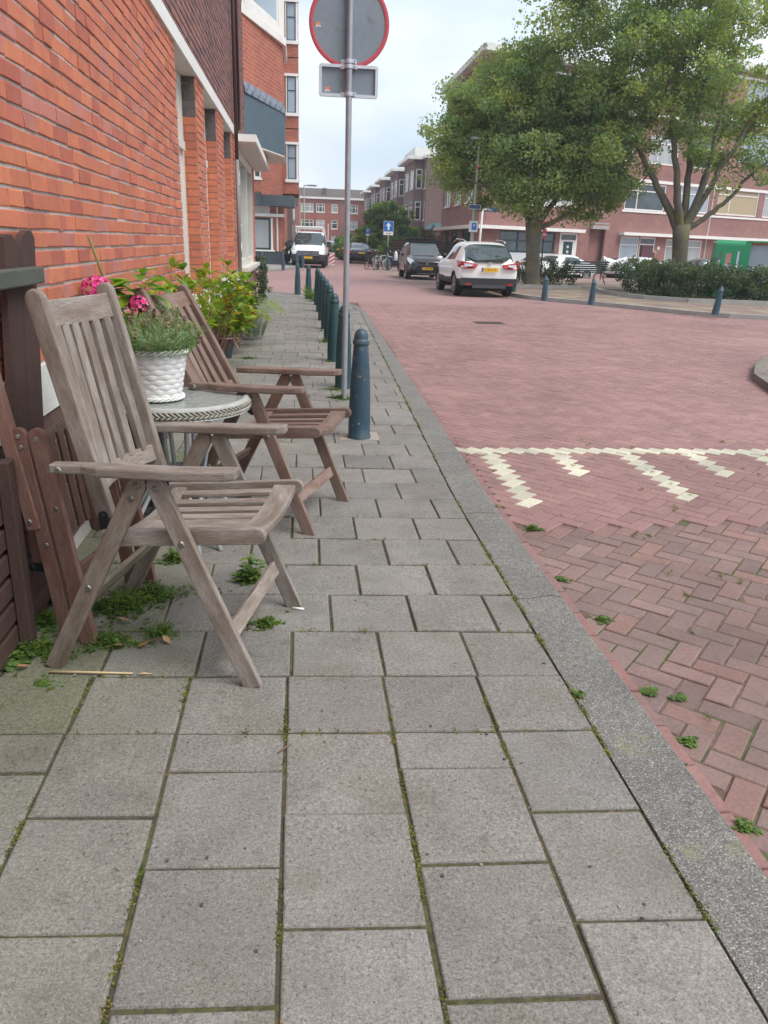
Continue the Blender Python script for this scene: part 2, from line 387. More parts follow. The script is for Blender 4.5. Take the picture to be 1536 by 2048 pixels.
while x < 6.6:   # cross line of the comb marking, pale bricks laid side by side
    cx, cy = x, 5.455 + .004 * math.sin(x * 3) + rnd.gauss(0, .004); a = R(-44 + rnd.gauss(0, 1.5)); hx, hy = .098, .041; f = rnd.uniform(.88, 1.08); colr = tuple(v * f for v in rnd.choice([(.56, .53, .41), (.50, .48, .38), (.59, .56, .44)]))
    vs = []
    for ins, dz in ((0, -.01), (0, .001), (.003, .004)):
        for sx, sy in ((-1, -1), (1, -1), (1, 1), (-1, 1)):
            px_, py_ = sx * (hx - ins), sy * (hy - ins); vs.append((cx + px_ * math.cos(a) - py_ * math.sin(a), cy + px_ * math.sin(a) + py_ * math.cos(a), RZ + dz + .002))
    fs = [(r_ * 4 + q, r_ * 4 + (q + 1) % 4, r_ * 4 + 4 + (q + 1) % 4, r_ * 4 + 4 + q) for r_ in range(2) for q in range(4)] + [(8, 9, 10, 11)]
    b.mesh(vs, fs, None, colr); x += .119
CLINK = mat('clinker', (1, 1, 1), .82, attr=True, noise=[(.35, .14, 4), (1.3, .13, 4), (7, .08, 4), (70, .13, 3), (220, .12, 2)], bump=(140, .35, .0015))
tag(b.build('road_bricks', CLINK), kind='structure')
# gutter course of long bricks beside the kerb
b = MB(); y = -.6
while y < 19.5:
    l = .2 if y < 9 else .4; xo = kerb_out(y); x1 = xo + (.10 if y < 9 else .05)
    c = rnd.choice([(.25, .13, .115), (.23, .135, .12), (.27, .145, .13)])
    xo2 = kerb_out(y + l); dz = rnd.gauss(0, .0015)
    z1 = RZ + .006 + dz
    vs = [(xo, y, z1 - .01), (x1, y, z1 - .01), (x1 + xo2 - xo, y + l - .004, z1 - .01), (xo2, y + l - .004, z1 - .01), (xo + .001, y + .002, z1), (x1 - .003, y + .002, z1), (x1 + xo2 - xo - .003, y + l - .006, z1), (xo2 + .001, y + l - .006, z1)]
    b.mesh(vs, [(0, 1, 5, 4), (1, 2, 6, 5), (2, 3, 7, 6), (3, 0, 4, 7), (4, 5, 6, 7)], None, c); y += l
tag(b.build('gutter', CLINK), kind='structure')

# ------------------------------------------------------------------ kerb
KERBM = mat('exposed_aggregate_kerb', (.165, .16, .148), .85, noise=[(4, .14, 4), (35, .22, 4), (75, .22, 3), (170, .40, 3)], mixcol=[((.38, .37, .34), 190, .56, .62), ((.05, .048, .044), 210, .57, .64), ((.20, .20, .13), 7, .60, .72)], bump=(260, .8, .004))
b = MB(); ys = list(np.arange(-.8, 16.5, .25)); joints = [2.75, 3.78, 5.0, 6.2, 7.4, 8.6, 9.8, 11, 12.2, 13.4, 14.6]
path = [(kerb_in(y), kerb_out(y), y) for y in ys]
# curved corner at the far end
ci, co = [], []
for (xi, xo, y) in path: ci.append((xi, y)); co.append((xo, y))
R0 = 8.5; cx0 = co[-1][0] - R0; cy0 = ys[-1]
for k in range(1, 15):
    t = R(k * 90 / 14); co.append((cx0 + R0 * math.cos(t) , cy0 + R0 * math.sin(t))); ci.append((cx0 + (R0 - .2) * math.cos(t), cy0 + (R0 - .2) * math.sin(t)))
ci.append((-14, cy0 + R0 - .2)); co.append((-14, cy0 + R0))
for i in range(len(ci) - 1):
    a, c, d, e = ci[i], co[i], co[i + 1], ci[i + 1]
    b.poly([(*a, 0), (c[0] - .012, c[1], 0), (d[0] - .012, d[1], 0), (*e, 0)])
    b.poly([(c[0] - .012, c[1], 0), (*c, -.012), (*d, -.012), (d[0] - .012, d[1], 0)])
    b.poly([(*c, -.012), (*c, RZ - .02), (*d, RZ - .02), (*d, -.012)])
    b.poly([(*a, 0), (*e, 0), (*e, -.03), (*a, -.03)])
ko = tag(b.build('kerb', KERBM), kind='structure')
b = MB()
for y in joints:
    xi, xo = kerb_in(y), kerb_out(y); pts = []
    for k in range(9):
        t = k / 8; pts.append((xi + (xo - xi) * t, y + .012 * math.sin(t * 7 + y) + rnd.gauss(0, .005), .0012))
    for p, q in zip(pts[:-1], pts[1:]): b.poly([p, (q[0], q[1], q[2]), (q[0], q[1] + .0035, q[2]), (p[0], p[1] + .0035, p[2])])
tag(b.build('kerb_joints', mat('joint_dark', (.06, .055, .045), .95)), kind='structure')

# ------------------------------------------------------------------ pavement slabs
TILE = mat('paving_slab', (1, 1, 1), .8, attr=True, noise=[(.9, .12, 5), (5, .11, 5), (95, .2, 3), (230, .32, 2)],
           mixcol=[((.86, .85, .80), 3.5, .50, .66), ((.78, .77, .74), 13, .60, .70), ((1.12, 1.12, 1.11), 6, .58, .72), ((.50, .49, .47), 120, .60, .66), ((1.5, 1.5, 1.47), 200, .655, .69)], bump=(250, .6, .002))
b = MB(); T = .3075; GAP = .0045
def slab(x0, x1, y0, y1, sh=.045, detail=True, dark=1.0):
    """one slab, real bevelled block with its own tone and slight tilt"""
    cx, cy = (x0 + x1) / 2, (y0 + y1) / 2
    g = rnd.gauss(1, .055) * dark; wv = rnd.gauss(0, .008)
    base = (.213 * g * (1 + wv), .199 * g, .181 * g * (1 - wv))
    if cx < -.35: # mossy film in the sheltered strip beside the house
        k = min(1, (-.35 - cx) / .5) * (1.0 if 2.0 < cy < 5 else .4); base = (base[0] * (1 - .22 * k), base[1] * (1 - .14 * k), base[2] * (1 - .36 * k))
    tz = rnd.gauss(0, .0018); tx = rnd.gauss(0, .006); ty = rnd.gauss(0, .006)
    gp = GAP if cy < 3.5 else max(.0016, GAP - (cy - 3.5) * .0007); hx, hy = (x1 - x0) / 2 - gp, (y1 - y0) / 2 - gp; rings = ((0, -.03), (0, -.005), (.0025, -.0012), (.006, 0)) if detail else ((0, -.012), (.003, 0))
    vs = []; j = [(rnd.gauss(0, .0012), rnd.gauss(0, .0012)) for _ in range(4)]
    for ins, dz in rings:
        for q, (sx, sy) in enumerate(((-1, -1), (1, -1), (1, 1), (-1, 1))):
            X = cx + sx * (hx - ins) + j[q][0]; Y = cy + sy * (hy - ins) + j[q][1]
            vs.append((X, Y - sh * X, dz + tz + tx * (X - cx) + ty * (Y - cy)))
    fs = []
    for r_ in range(len(rings) - 1):
        for q in range(4): fs.append((r_ * 4 + q, r_ * 4 + (q + 1) % 4, r_ * 4 + 4 + (q + 1) % 4, r_ * 4 + 4 + q))
    fs.append(tuple(range((len(rings) - 1) * 4, len(rings) * 4))); b.mesh(vs, fs, None, base)
XW = -1.0
xs = [-.358 - 2 * T, -.358 - T, -.358, -.0475, .2625, .5715]       # column edges
Y0 = 1.895
cols = [(XW + .0, xs[0])] + [(xs[i], xs[i + 1]) for i in range(5)]
for ci_, (xa, xb) in enumerate([(-1.28, -.973), (-.973, -.6655), (-.6655, -.358), (-.358, -.0475), (-.0475, .2625), (.2625, .5715), (.5715, .86)]):
    half = ci_ in (1, 3, 5); yy = Y0; TN = .337
    if half: slab(xa, xb, yy - TN / 2, yy); yy -= TN / 2
    while yy > -.9: slab(xa, xb, yy - TN, yy); yy -= TN
# header row Y0..Y0+T aligned with columns
for (xa, xb) in [(-1.28, -.973), (-.973, -.6655), (-.6655, -.358), (-.358, -.0475), (-.0475, .2625), (.2625, .5715), (.5715, .862)]: slab(xa, xb, Y0, Y0 + T)
yy = Y0 + T; row = 0
bases = [(.418, 5.44)]
while yy < 25:
    off = [.055, .20, .02, .17, .045, .19, .03, .16][row % 8] + .004 * (row // 8 % 3)
    x = -1.32 + off
    xin_r = kerb_in(yy) if yy < 16.5 else None
    if xin_r is None:
        t = (yy - cy0) / (R0 - .2); xin_r = cx0 + (R0 - .2) * math.sqrt(max(0, 1 - t * t)) if t < 1 else None
    if xin_r is None: break
    while x < xin_r - .01:
        x2 = min(x + T, xin_r - .002)
        if xin_r - x2 < .06: x2 = xin_r - .002
        if x2 - x > .03: slab(x, x2, yy, yy + T, sh=.045 if yy < 12 else .02, detail=yy < 8)
        x = x2
    yy += T; row += 1
tag(b.build('pavement', TILE), kind='structure')
JOINT = mat('mossy_joint', (.075, .063, .042), .98, noise=[(60, .35, 3)], mixcol=[((.085, .092, .035), 9, .46, .56), ((.16, .11, .045), 22, .58, .66)], bump=(200, 1, .004))
jp = [(-1.3, -1)] + [(x + .005, y) for x, y in ci[:-1]] + [(-14, cy0 + R0 - .2), (-14, 19), (-1.3, 19)]
sheet('pavement_joints', jp, -.0075, JOINT)
# far pavements
FARP = mat('far_paving', (.27, .25, .235), .9, noise=[(.6, .08, 4), (6, .1, 3)])
BEDP = mat('old_clinker_paving', (.22, .155, .13), .95, noise=[(.7, .12, 4), (9, .15, 3)], mixcol=((.3, .25, .16), 1.3, .5, .62))
sheet('far_pavement', [(-14, 36.5), (-2.4, 36.9), (-.95, 39), (-.1, 44), (.25, 52), (.2, 145), (-14, 145)], -.005, FARP, thick=.12)
rp = [(6.5, 60), (6.5, 24.2), (6.75, 23.0), (7.4, 21.9), (8.2, 20.9), (8.9, 19.8), (9.5, 18.6), (10.2, 18.0), (11.1, 17.7), (16, 17.3), (34, 17), (34, 35), (12, 36), (12, 60)]
sheet('square_pavement', rp[::-1], .0, BEDP, thick=.12)
b = MB()
for i in range(1, 10):
    p, q = rp[i], rp[i + 1]; d = Vector((q[0] - p[0], q[1] - p[1], 0)).normalized(); nn = Vector((-d.y, d.x, 0))
    if nn.dot(Vector((1, .3, 0))) < 0: nn = -nn
    P = [Vector((p[0], p[1], 0)), Vector((q[0], q[1], 0))]
    b.poly([P[0] - nn * .02 + Vector((0, 0, .006)), P[1] - nn * .02 + Vector((0, 0, .006)), P[1] + nn * .13 + Vector((0, 0, .006)), P[0] + nn * .13 + Vector((0, 0, .006))])
    b.poly([P[0] - nn * .02 + Vector((0, 0, -.12)), P[1] - nn * .02 + Vector((0, 0, -.12)), P[1] - nn * .02 + Vector((0, 0, .006)), P[0] - nn * .02 + Vector((0, 0, .006))])
tag(b.build('square_kerb', CONC), kind='structure')
ip = [(5.0, 6.2), (5.02, 7.2), (5.15, 7.9), (5.5, 8.9), (6.05, 9.8), (7.0, 11), (9, 12.3), (14, 13), (17, 13), (17, 6)]
sheet('corner_pavement', ip[::-1], -.02, BEDP, thick=.1)
b = MB()
for i in range(len(ip) - 3):
    p, q = Vector((*ip[i], 0)), Vector((*ip[i + 1], 0)); d = (q - p).normalized(); nn = Vector((d.y, -d.x, 0))
    b.poly([p + Vector((0, 0, -.014)), q + Vector((0, 0, -.014)), q + nn * .14 + Vector((0, 0, -.014)), p + nn * .14 + Vector((0, 0, -.014))][::-1])
    b.poly([p - nn * .003 + Vector((0, 0, -.12)), q - nn * .003 + Vector((0, 0, -.12)), q - nn * .003 + Vector((0, 0, -.014)), p - nn * .003 + Vector((0, 0, -.014))])
tag(b.build('corner_kerb', mat('dirty_kerb', (.19, .165, .14), .95, noise=[(3, .2, 4), (20, .2, 3)])), kind='structure')
# facade pavement of the block
# small road things
def road_mark(x0, y0, x1, y1, wd, lab):
    b = MB(); d = Vector((x1 - x0, y1 - y0, 0)).normalized(); n_ = Vector((-d.y, d.x, 0)) * wd / 2
    p, q = Vector((x0, y0, RZ + .003)), Vector((x1, y1, RZ + .003))
    b.poly([p - n_, q - n_, q + n_, p + n_]); o = b.build('road_marking', mat('worn_road_paint', (.5, .46, .44), .9, noise=[(20, .3, 4)])); tag(o, kind='structure')
road_mark(3.2, 30.6, 3.76, 30.3, .28, ''); road_mark(1.14, 17.0, 1.4, 17.1, .2, '')
mh = empty('manhole_cover', (3.74, 15.4, RZ + .001), 2, 'dark rectangular metal drain cover set in the red brick road', 'drain cover')
b = MB(); b.box(-.30, .30, -.2, .2, 0, .006); b.build('frame', mat('cast_iron_rim', (.13, .09, .085), .8), mh)
b = MB()
for i in range(7): b.box(-.26, .26, -.17 + i * .05, -.14 + i * .05, .006, .010)
b.build('grate', mat('cast_iron', (.06, .05, .05), .7), mh)

# ------------------------------------------------------------------ windows / facades (local: wall in the x-z plane facing -y)
def wall_part(name, m, par, u0, u1, z0, z1, th, holes=(), y=0.0, reveal=None, rmat=None):
    us = sorted({u0, u1, *[h[0] for h in holes], *[h[1] for h in holes]}); zs = sorted({z0, z1, *[h[2] for h in holes], *[h[3] for h in holes]})
    us = [u for u in us if u0 <= u <= u1]; zs = [z for z in zs if z0 <= z <= z1]
    b = MB(); rv = reveal or .18
    for i in range(len(us) - 1):
        for j in range(len(zs) - 1):
            cu, cz = (us[i] + us[i + 1]) / 2, (zs[j] + zs[j + 1]) / 2
            if any(h[0] < cu < h[1] and h[2] < cz < h[3] for h in holes): continue
            P = [(us[i], y, zs[j]), (us[i + 1], y, zs[j]), (us[i + 1], y, zs[j + 1]), (us[i], y, zs[j + 1])]
            b.poly(P, [(p[0], p[2]) for p in P])
    for (a, c, d, e) in holes:
        for P in ([(a, y, d), (a, y, e), (a, y + rv, e), (a, y + rv, d)], [(c, y, d), (c, y + rv, d), (c, y + rv, e), (c, y, e)]):
            b.poly(P, [(p[1], p[2]) for p in P])
        for P in ([(a, y, e), (c, y, e), (c, y + rv, e), (a, y + rv, e)], [(a, y, d), (a, y + rv, d), (c, y + rv, d), (c, y, d)]):
            b.poly(P, [(p[0], p[1]) for p in P])
    # back and sides
    Y2 = y + th
    for P, uvk in (([(u0, y, z0), (u0, y, z1), (u0, Y2, z1), (u0, Y2, z0)], 1), ([(u1, y, z0), (u1, Y2, z0), (u1, Y2, z1), (u1, y, z1)], 1), ([(u0, Y2, z0), (u0, Y2, z1), (u1, Y2, z1), (u1, Y2, z0)], 0), ([(u0, y, z1), (u1, y, z1), (u1, Y2, z1), (u0, Y2, z1)], 2)):
        b.poly(P, [((p[1], p[2]) if uvk == 1 else (p[0], p[2]) if uvk == 0 else (p[0], p[1])) for p in P])
    return b.build(name, m, par)
def window(par, u0, u1, z0, z1, y=.14, fr=.07, fm=None, pm=None, mull=(), trans=(), sill=True, name='window', dep=.06):
    b = MB(); fm = fm or WHITE
    b.box(u0, u0 + fr, y - dep, y, z0, z1); b.box(u1 - fr, u1, y - dep, y, z0, z1)
    b.box(u0 + fr, u1 - fr, y - dep, y, z0, z0 + fr); b.box(u0 + fr, u1 - fr, y - dep, y, z1 - fr, z1)
    for mu in mull: x = u0 + (u1 - u0) * mu; b.box(x - fr * .45, x + fr * .45, y - dep + .003, y, z0 + fr, z1 - fr)
    for tr in trans: z = z0 + (z1 - z0) * tr; b.box(u0 + fr, u1 - fr, y - dep + .006, y, z - fr * .4, z + fr * .4)
    o = b.build(name, fm, par)
    b = MB(); b.poly([(u0 + fr * .5, y - .02, z0 + fr * .5), (u1 - fr * .5, y - .02, z0 + fr * .5), (u1 - fr * .5, y - .02, z1 - fr * .5), (u0 + fr * .5, y - .02, z1 - fr * .5)])
    b.build('pane', pm or GLASS, o)
    if sill:
        b = MB(); b.box(u0 - .06, u1 + .06, -.07, y, z0 - .09, z0); b.build('sill', WHITE, o)
    return o

def brick_course_mesh(b, u0, u1, z0, z1, pal, y=0.0, holes=(), bh=.068, gap=.0125, rough=1.0, rd=None, sizes=(.1, .2, .2, .155, .21), prot=.0075):
    rd = rd or rnd; nrow = int(round((z1 - z0) / bh)); bh = (z1 - z0) / nrow
    for r_ in range(nrow):
        za = z0 + r_ * bh + gap / 2; zb = z0 + (r_ + 1) * bh - gap / 2; u = u0 - rd.uniform(0, .2)
        while u < u1:
            l = rd.choice(sizes) + rd.gauss(0, .003); ua, ub = max(u, u0), min(u + l - .004, u1); u += l
            if ub - ua < .02: continue
            skip = False
            for (a, c, d, e) in holes:
                if za < e - .02 and zb > d + .02:
                    if ua >= a - .02 and ub <= c + .02: skip = True
                    elif ua < a < ub: ub = a
                    elif ua < c < ub: ua = c
            if skip or ub - ua < .015: continue
            c = rd.choice(pal); f = rd.gauss(1, .05); c = tuple(max(.01, v * f) for v in c)
            pr = prot + rd.gauss(0, .0012) * rough; t = .0025
            sag = rd.gauss(0, .0012) * rough
            jt = lambda: rd.gauss(0, .0011) * rough
            vs = [(ua, y, za), (ub, y, za), (ub, y, zb), (ua, y, zb),
                  (ua + jt(), y - pr + t, za + jt() + sag), (ub + jt(), y - pr + t, za + jt()), (ub + jt(), y - pr + t, zb + jt()), (ua + jt(), y - pr + t, zb + jt()),
                  (ua + t, y - pr, za + t + sag + jt()), (ub - t, y - pr, za + t + jt()), (ub - t, y - pr, zb - t + jt()), (ua + t, y - pr, zb - t + jt())]
            fs = [(8, 9, 10, 11)]
            for q in range(4):
                q2 = (q + 1) % 4; fs.append((q, q2, 4 + q2, 4 + q)); fs.append((4 + q, 4 + q2, 8 + q2, 8 + q))
            b.mesh(vs, fs, None, c)
ORP = [(.50, .158, .085), (.52, .168, .09), (.485, .15, .085), (.50, .158, .086), (.45, .14, .088), (.535, .18, .092), (.475, .148, .088), (.50, .16, .088), (.46, .17, .13), (.40, .115, .075), (.43, .125, .08)]
PLP = [(.20, .10, .09), (.17, .085, .08), (.23, .11, .095), (.15, .08, .08), (.26, .12, .1), (.19, .10, .10)]

# near corner house: local x = world Y, outward = world +X
H = empty('corner_house', (-1.0, 0, 0), 90, 'orange brick house with plum upper floor running along the left of the pavement', 'house')
O1, O2, O3 = (7.15, 8.45, .78, 2.79), (9.12, 10.4, .78, 2.79), (11.3, 12.5, .78, 2.79)
SHOP = (14.0, 17.75, .86, 2.72)
holes = [O1, O2, O3, SHOP]
wall_part('wall', MORTAR, H, -3, 18.5, 0, 9.5, .35, holes, reveal=.22)
b = MB()
brick_course_mesh(b, -1.5, 13.35, .86, 2.79, ORP, holes=holes[:3], rd=random.Random(5), rough=1.5, bh=.069)
for (ua, ub) in ((13.35, 14.0), (17.75, 18.5)): brick_course_mesh(b, ua, ub, .12, 2.72, ORP, rd=random.Random(6))
b.build('orange_brickwork', BRICK_G, H)
# reveals of the piers in brick
b = MB()
for (a, c, d, e) in holes[:3]:
    n_r = 28; 
    for r_ in range(n_r):
        za = d + (e - d) * r_ / n_r + .004; zb = d + (e - d) * (r_ + 1) / n_r - .004
        for k, (ya, yb) in enumerate(((.0, .105), (.108, .145)) if r_ % 2 else ((.0, .145),)):
            cl = rnd.choice(ORP[:5]); 
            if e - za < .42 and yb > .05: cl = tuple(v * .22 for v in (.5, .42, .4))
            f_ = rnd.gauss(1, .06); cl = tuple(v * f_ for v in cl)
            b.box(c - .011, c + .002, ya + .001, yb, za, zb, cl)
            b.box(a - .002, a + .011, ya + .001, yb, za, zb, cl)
b.build('reveal_brickwork', BRICK_G, H)
b = MB()
brick_course_mesh(b, 4.2, 13.35, .08, .68, PLP, rd=random.Random(8), prot=.016, sizes=(.2, .1, .2))
brick_course_mesh(b, -1.5, 4.2, .08, .665, [(.12, .075, .06), (.14, .085, .07), (.10, .065, .055)], rd=random.Random(9), prot=.012)
brick_course_mesh(b, 14.0, 17.75, .08, .74, PLP, rd=random.Random(10), prot=.016)
b.build('plinth_brickwork', BRICK_G, H)
b = MB(); brick_course_mesh(b, 2.0, 18.5, 2.915, 7.4, PLP, rd=random.Random(11), prot=.012)
b.build('upper_brickwork', BRICK_G, H)
b = MB(); b.box(-1.5, 7.05, -.022, 0, .672, .857); b.build('white_plinth_band', WHITE2, H, bevel=.004)
b = MB(); b.box(-1.5, 13.42, -.03, .0, 2.792, 2.912); b.build('lintel_band', WHITE, H, bevel=.004)
for (a, c, d, e) in holes[:3]:
    b = MB(); b.box(a + .002, c - .002, -.004, .21, e - .012, e - .002); b.build('lintel_soffit', CREAM, H)
b = MB(); b.box(7.08, 13.3, -.14, .2, .69, .775); b.build('window_sill', WHITE, H, bevel=.006)
for (a, c, d, e) in holes[:3]:
    b = MB(); Y_ = .145; f = .075
    b.box(a + .012, a + f, Y_ - .02, Y_ + .06, d, e - .013); b.box(c - f - .03, c - .012, Y_ - .02, Y_ + .06, d, e - .013)
    b.box(a + f, c - f - .03, Y_ - .02, Y_ + .06, e - .10, e - .013); b.box(a + f, c - f - .03, Y_ - .02, Y_ + .06, d, d + .1)
    b.box(a + f, c - f - .03, Y_ - .045, Y_ + .05, 2.12, 2.20)
    # sashes
    for z0_, z1_ in ((.88, 2.12), (2.20, e - .10)):
        b.box(a + f, a + f + .05, Y_ + .005, Y_ + .05, z0_, z1_); b.box(c - f - .08, c - f - .03, Y_ + .005, Y_ + .05, z0_, z1_)
        b.box(a + f + .05, c - f - .08, Y_ + .005, Y_ + .05, z0_, z0_ + .06); b.box(a + f + .05, c - f - .08, Y_ + .005, Y_ + .05, z1_ - .05, z1_)
    b.box(a + .62, c - f - .03, Y_ - .01, Y_ + .055, d + .1, e - .10); b.box(a + f, a + .62, Y_ + .0, Y_ + .056, d + .1, 2.12)
    o = b.build('window', CREAM, H, bevel=.003, seg=1)
    b = MB(); b.poly([(a + f + .04, Y_ + .03, .9), (c - f - .07, Y_ + .03, .9), (c - f - .07, Y_ + .03, e - .1), (a + f + .04, Y_ + .03, e - .1)]); b.build('pane', GLASSC, o)
# shop window
a, c, d, e = SHOP; b = MB()
b.box(a, a + .13, .0, .10, d, e); b.box(c - .13, c, .0, .10, d, e); b.box(a + .13, c - .13, .0, .10, d, d + .12); b.box(a + .13, c - .13, .0, .10, e - .14, e)
b.box(a + 1.9, a + 2.05, .002, .10, d + .12, e - .14)
o = b.build('shop_window', CREAM, H, bevel=.005)
MIR = mat('shop_glass', (.12, .14, .15), .02, spec=1.0, coat=1.0)
b = MB(); b.poly([(a + .1, .06, d + .1), (c - .1, .06, d + .1), (c - .1, .06, e - .1), (a + .1, .06, e - .1)]); b.build('pane', MIR, o)
b = MB(); b.box(a - .15, c + .1, -.13, .0, .80, .86); b.box(a - .1, c + .06, -.09, .0, .745, .80); b.build('sill', CREAM, o, bevel=.008)
b = MB()
for uu in (15.6, 16.4): b.box(uu, uu + .16, -.024, -.014, .2, .62)
b.build('vent_grille', mat('grey_vent', (.3, .3, .3), .6), H)
# flat canopy
b = MB(); b.box(13.42, 18.9, -.325, .0, 2.765, 2.872); cp = b.build('canopy', WHITE, H, bevel=.006)
b = MB(); b.box(13.45, 18.87, -.30, .0, 2.745, 2.763); b.build('soffit', CREAM, cp)
# projecting bay with splayed cheek
bp = [(15.6, 0), (17.9, -.66), (19.4, -.66), (19.4, 3)]
def bay_ring(b, z0, z1, grow=0, top=False, bot=False):
    pts = [(15.6 - grow * 1.2, 0), (17.9 - grow * .5, -.66 - grow), (19.4 + grow, -.66 - grow), (19.4 + grow, 3)]
    L = 0
    for p, q in zip(pts[:-1], pts[1:]):
        dl = math.hypot(q[0] - p[0], q[1] - p[1])
        b.poly([(*p, z0), (*q, z0), (*q, z1), (*p, z1)], [(L, z0), (L + dl, z0), (L + dl, z1), (L, z1)]); L += dl
    for on, z in ((top, z1), (bot, z0)):
        if on: b.poly([(*p, z) for p in (pts if top and z == z1 else pts[::-1])], [(p[0], p[1]) for p in pts])
b = MB(); bay_ring(b, 3.9, 5.02); b.build('bay_wall', ORANGE_B, H); b = MB(); bay_ring(b, 6.6, 9.4, top=True); b.build('bay_wall', ORANGE_B, H)
b = MB(); bay_ring(b, 3.0, 3.82, .02, top=True); b.build('bay_panel', SLATE, H)
b = MB(); bay_ring(b, 2.975, 2.999, .02, top=True, bot=True); b.build('bay_soffit', CREAM, H)
b = MB()
n_s = 26; pts = bp
for (p, q) in zip(pts[:-1], pts[1:]):
    for i in range(n_s):
        t0, t1 = i / n_s, (i + 1) / n_s; P0 = [p[k] + (q[k] - p[k]) * t0 for k in (0, 1)]; P1 = [p[k] + (q[k] - p[k]) * t1 for k in (0, 1)]
        w0, w1 = .03 + .02 * math.sin(i * 1.7), .03 + .02 * math.sin((i + 1) * 1.7)
        nx, ny = (q[1] - p[1]), -(q[0] - p[0]); ln = math.hypot(nx, ny); nx /= ln; ny /= ln
        b.poly([(P0[0] + nx * .035, P0[1] + ny * .035, 3.8), (P1[0] + nx * .035, P1[1] + ny * .035, 3.8), (P1[0] + nx * w1, P1[1] + ny * w1, 3.88), (P0[0] + nx * w0, P0[1] + ny * w0, 3.88)])
        b.poly([(P0[0] + nx * w0, P0[1] + ny * w0, 3.88), (P1[0] + nx * w1, P1[1] + ny * w1, 3.88), (P1[0] + nx * .004, P1[1] + ny * .004, 3.99), (P0[0] + nx * .004, P0[1] + ny * .004, 3.99)])
b.build('lead_flashing', LEAD, H)
b = MB(); bay_ring(b, 5.02, 5.16, .07, top=True, bot=True); b.build('bay_sill', WHITE, H)
b = MB(); bay_ring(b, 5.16, 6.6, -.03); b.build('bay_window_backing', WHITE, H)
# window on the splayed cheek + front
def seg_frame(p, q, name, z0, z1, inset, par):
    d = Vector((q[0] - p[0], q[1] - p[1], 0)); L = d.length; d.normalize(); n_ = Vector((d.y, -d.x, 0))
    e_ = empty(name, (0, 0, 0)); e_.parent = par
    b = MB(); 
    def bx(u0, u1, za, zb, pr0, pr1):
        c0 = Vector((p[0], p[1], 0)); vs = []
        for z in (za, zb):
            for u, o_ in ((u0, pr0), (u1, pr0), (u1, pr1), (u0, pr1)): v = c0 + d * u + n_ * o_; vs.append((v.x, v.y, z))
        b.mesh(vs, [(3, 2, 1, 0), (4, 5, 6, 7), (0, 1, 5, 4), (1, 2, 6, 5), (2, 3, 7, 6), (3, 0, 4, 7)])
    i = inset
    for t, (w0, w1, pr) in enumerate(((0, .13, .02), (.13, .2, .0))):
        bx(i + w0, i + w1, z0 + w0, z1 - w0, -.08, pr); bx(L - i - w1, L - i - w0, z0 + w0, z1 - w0, -.08, pr)
        bx(i + w1, L - i - w1, z0 + w0, z0 + w1, -.08, pr); bx(i + w1, L - i - w1, z1 - w1, z1 - w0, -.08, pr)
    bpy.data.objects.remove(e_)
    o = b.build(name, WHITE, par)
    b2 = MB(); c0 = Vector((p[0], p[1], 0)); P = [c0 + d * (i + .18) + n_ * -.005, c0 + d * (L - i - .18) + n_ * -.005]
    b2.poly([(P[0].x, P[0].y, z0 + .18), (P[1].x, P[1].y, z0 + .18), (P[1].x, P[1].y, z1 - .18), (P[0].x, P[0].y, z1 - .18)]); b2.build('pane', GLASSB, o)
seg_frame(bp[0], bp[1], 'bay_window', 5.17, 6.59, .16, H)
seg_frame(bp[1], bp[2], 'bay_window', 5.17, 6.59, .05, H)
# drain pipes
b = MB(); b.tube([(12.85, -.06, 2.45), (12.85, -.06, 7.4)], .028, 10); dp = b.build('drainpipe', mat('brown_pipe', (.085, .05, .048), .5), H, smooth=True)
b = MB(); b.tube([(12.85, -.06, .775), (12.85, -.06, 2.45)], .03, 10); b.build('lower_pipe', mat('grey_pipe', (.22, .2, .19), .5), dp, smooth=True)
b = MB(); b.tube([(13.7, -.05, 2.95), (13.7, -.05, 7.4)], .022, 8); b.build('drainpipe', mat('dark_pipe', (.06, .03, .03), .5), H, smooth=True)
def place(o, loc, rz): o.location = loc; o.rotation_euler = (0, 0, R(rz)); return o
# ------------------------------------------------------------------ brick apartment block on the square
BP = (10.4, 47.2)
B = empty('apartment_block', (*BP, 0), 22, 'long red brick apartment block behind the trees with white flat canopies and a green door', 'apartment block')
hl = [(1.55, 5.8, .5, 2.3), (6.15, 7.55, 0.0, 2.3), (8.55, 9.85, 0, 2.7), (11.25, 12.9, .4, 2.25), (12.95, 14.4, 0, 2.25), (15.4, 18.9, .5, 2.2), (20.0, 21.3, .5, 2.2), (22.5, 25.5, .5, 2.2),
      (1.2, 3.6, 3.9, 5.5), (4.6, 7.0, 3.9, 5.5), (11.2, 14.75, 3.88, 5.5), (16.1, 18.9, 3.95, 5.54), (19.75, 23.95, 3.95, 5.75), (24.6, 27.4, 3.95, 5.75),
      (1.2, 3.6, 6.7, 8.4), (4.6, 7.0, 6.7, 8.4), (9.3, 11.4, 6.7, 8.4), (12.8, 15.4, 6.7, 8.4), (16.4, 18.6, 6.7, 8.4), (21.1, 24.4, 7.3, 9.3)]
w1 = wall_part('wall', RED_B, B, 0, 19.1, 0, 9.25, .4, [h for h in hl if h[0] < 19])
w2 = wall_part('wall', RED_B, B, 19.1, 30, 0, 12.75, 8, [h for h in hl if h[0] >= 19] + [(20.9, 23.4, 10.6, 12.3), (25, 28, 10.6, 12.3)])
w3 = wall_part('wall', RED_B, B, 0, 8.2, 9.25, 11.35, .4, [(1.2, 3.6, 9.6, 11.0), (4.6, 7.0, 9.6, 11.0)])
b = MB(); rp_ = [(-.6, -.5), (8.5, -.5), (8.5, 12), (4.3, 12.1)]
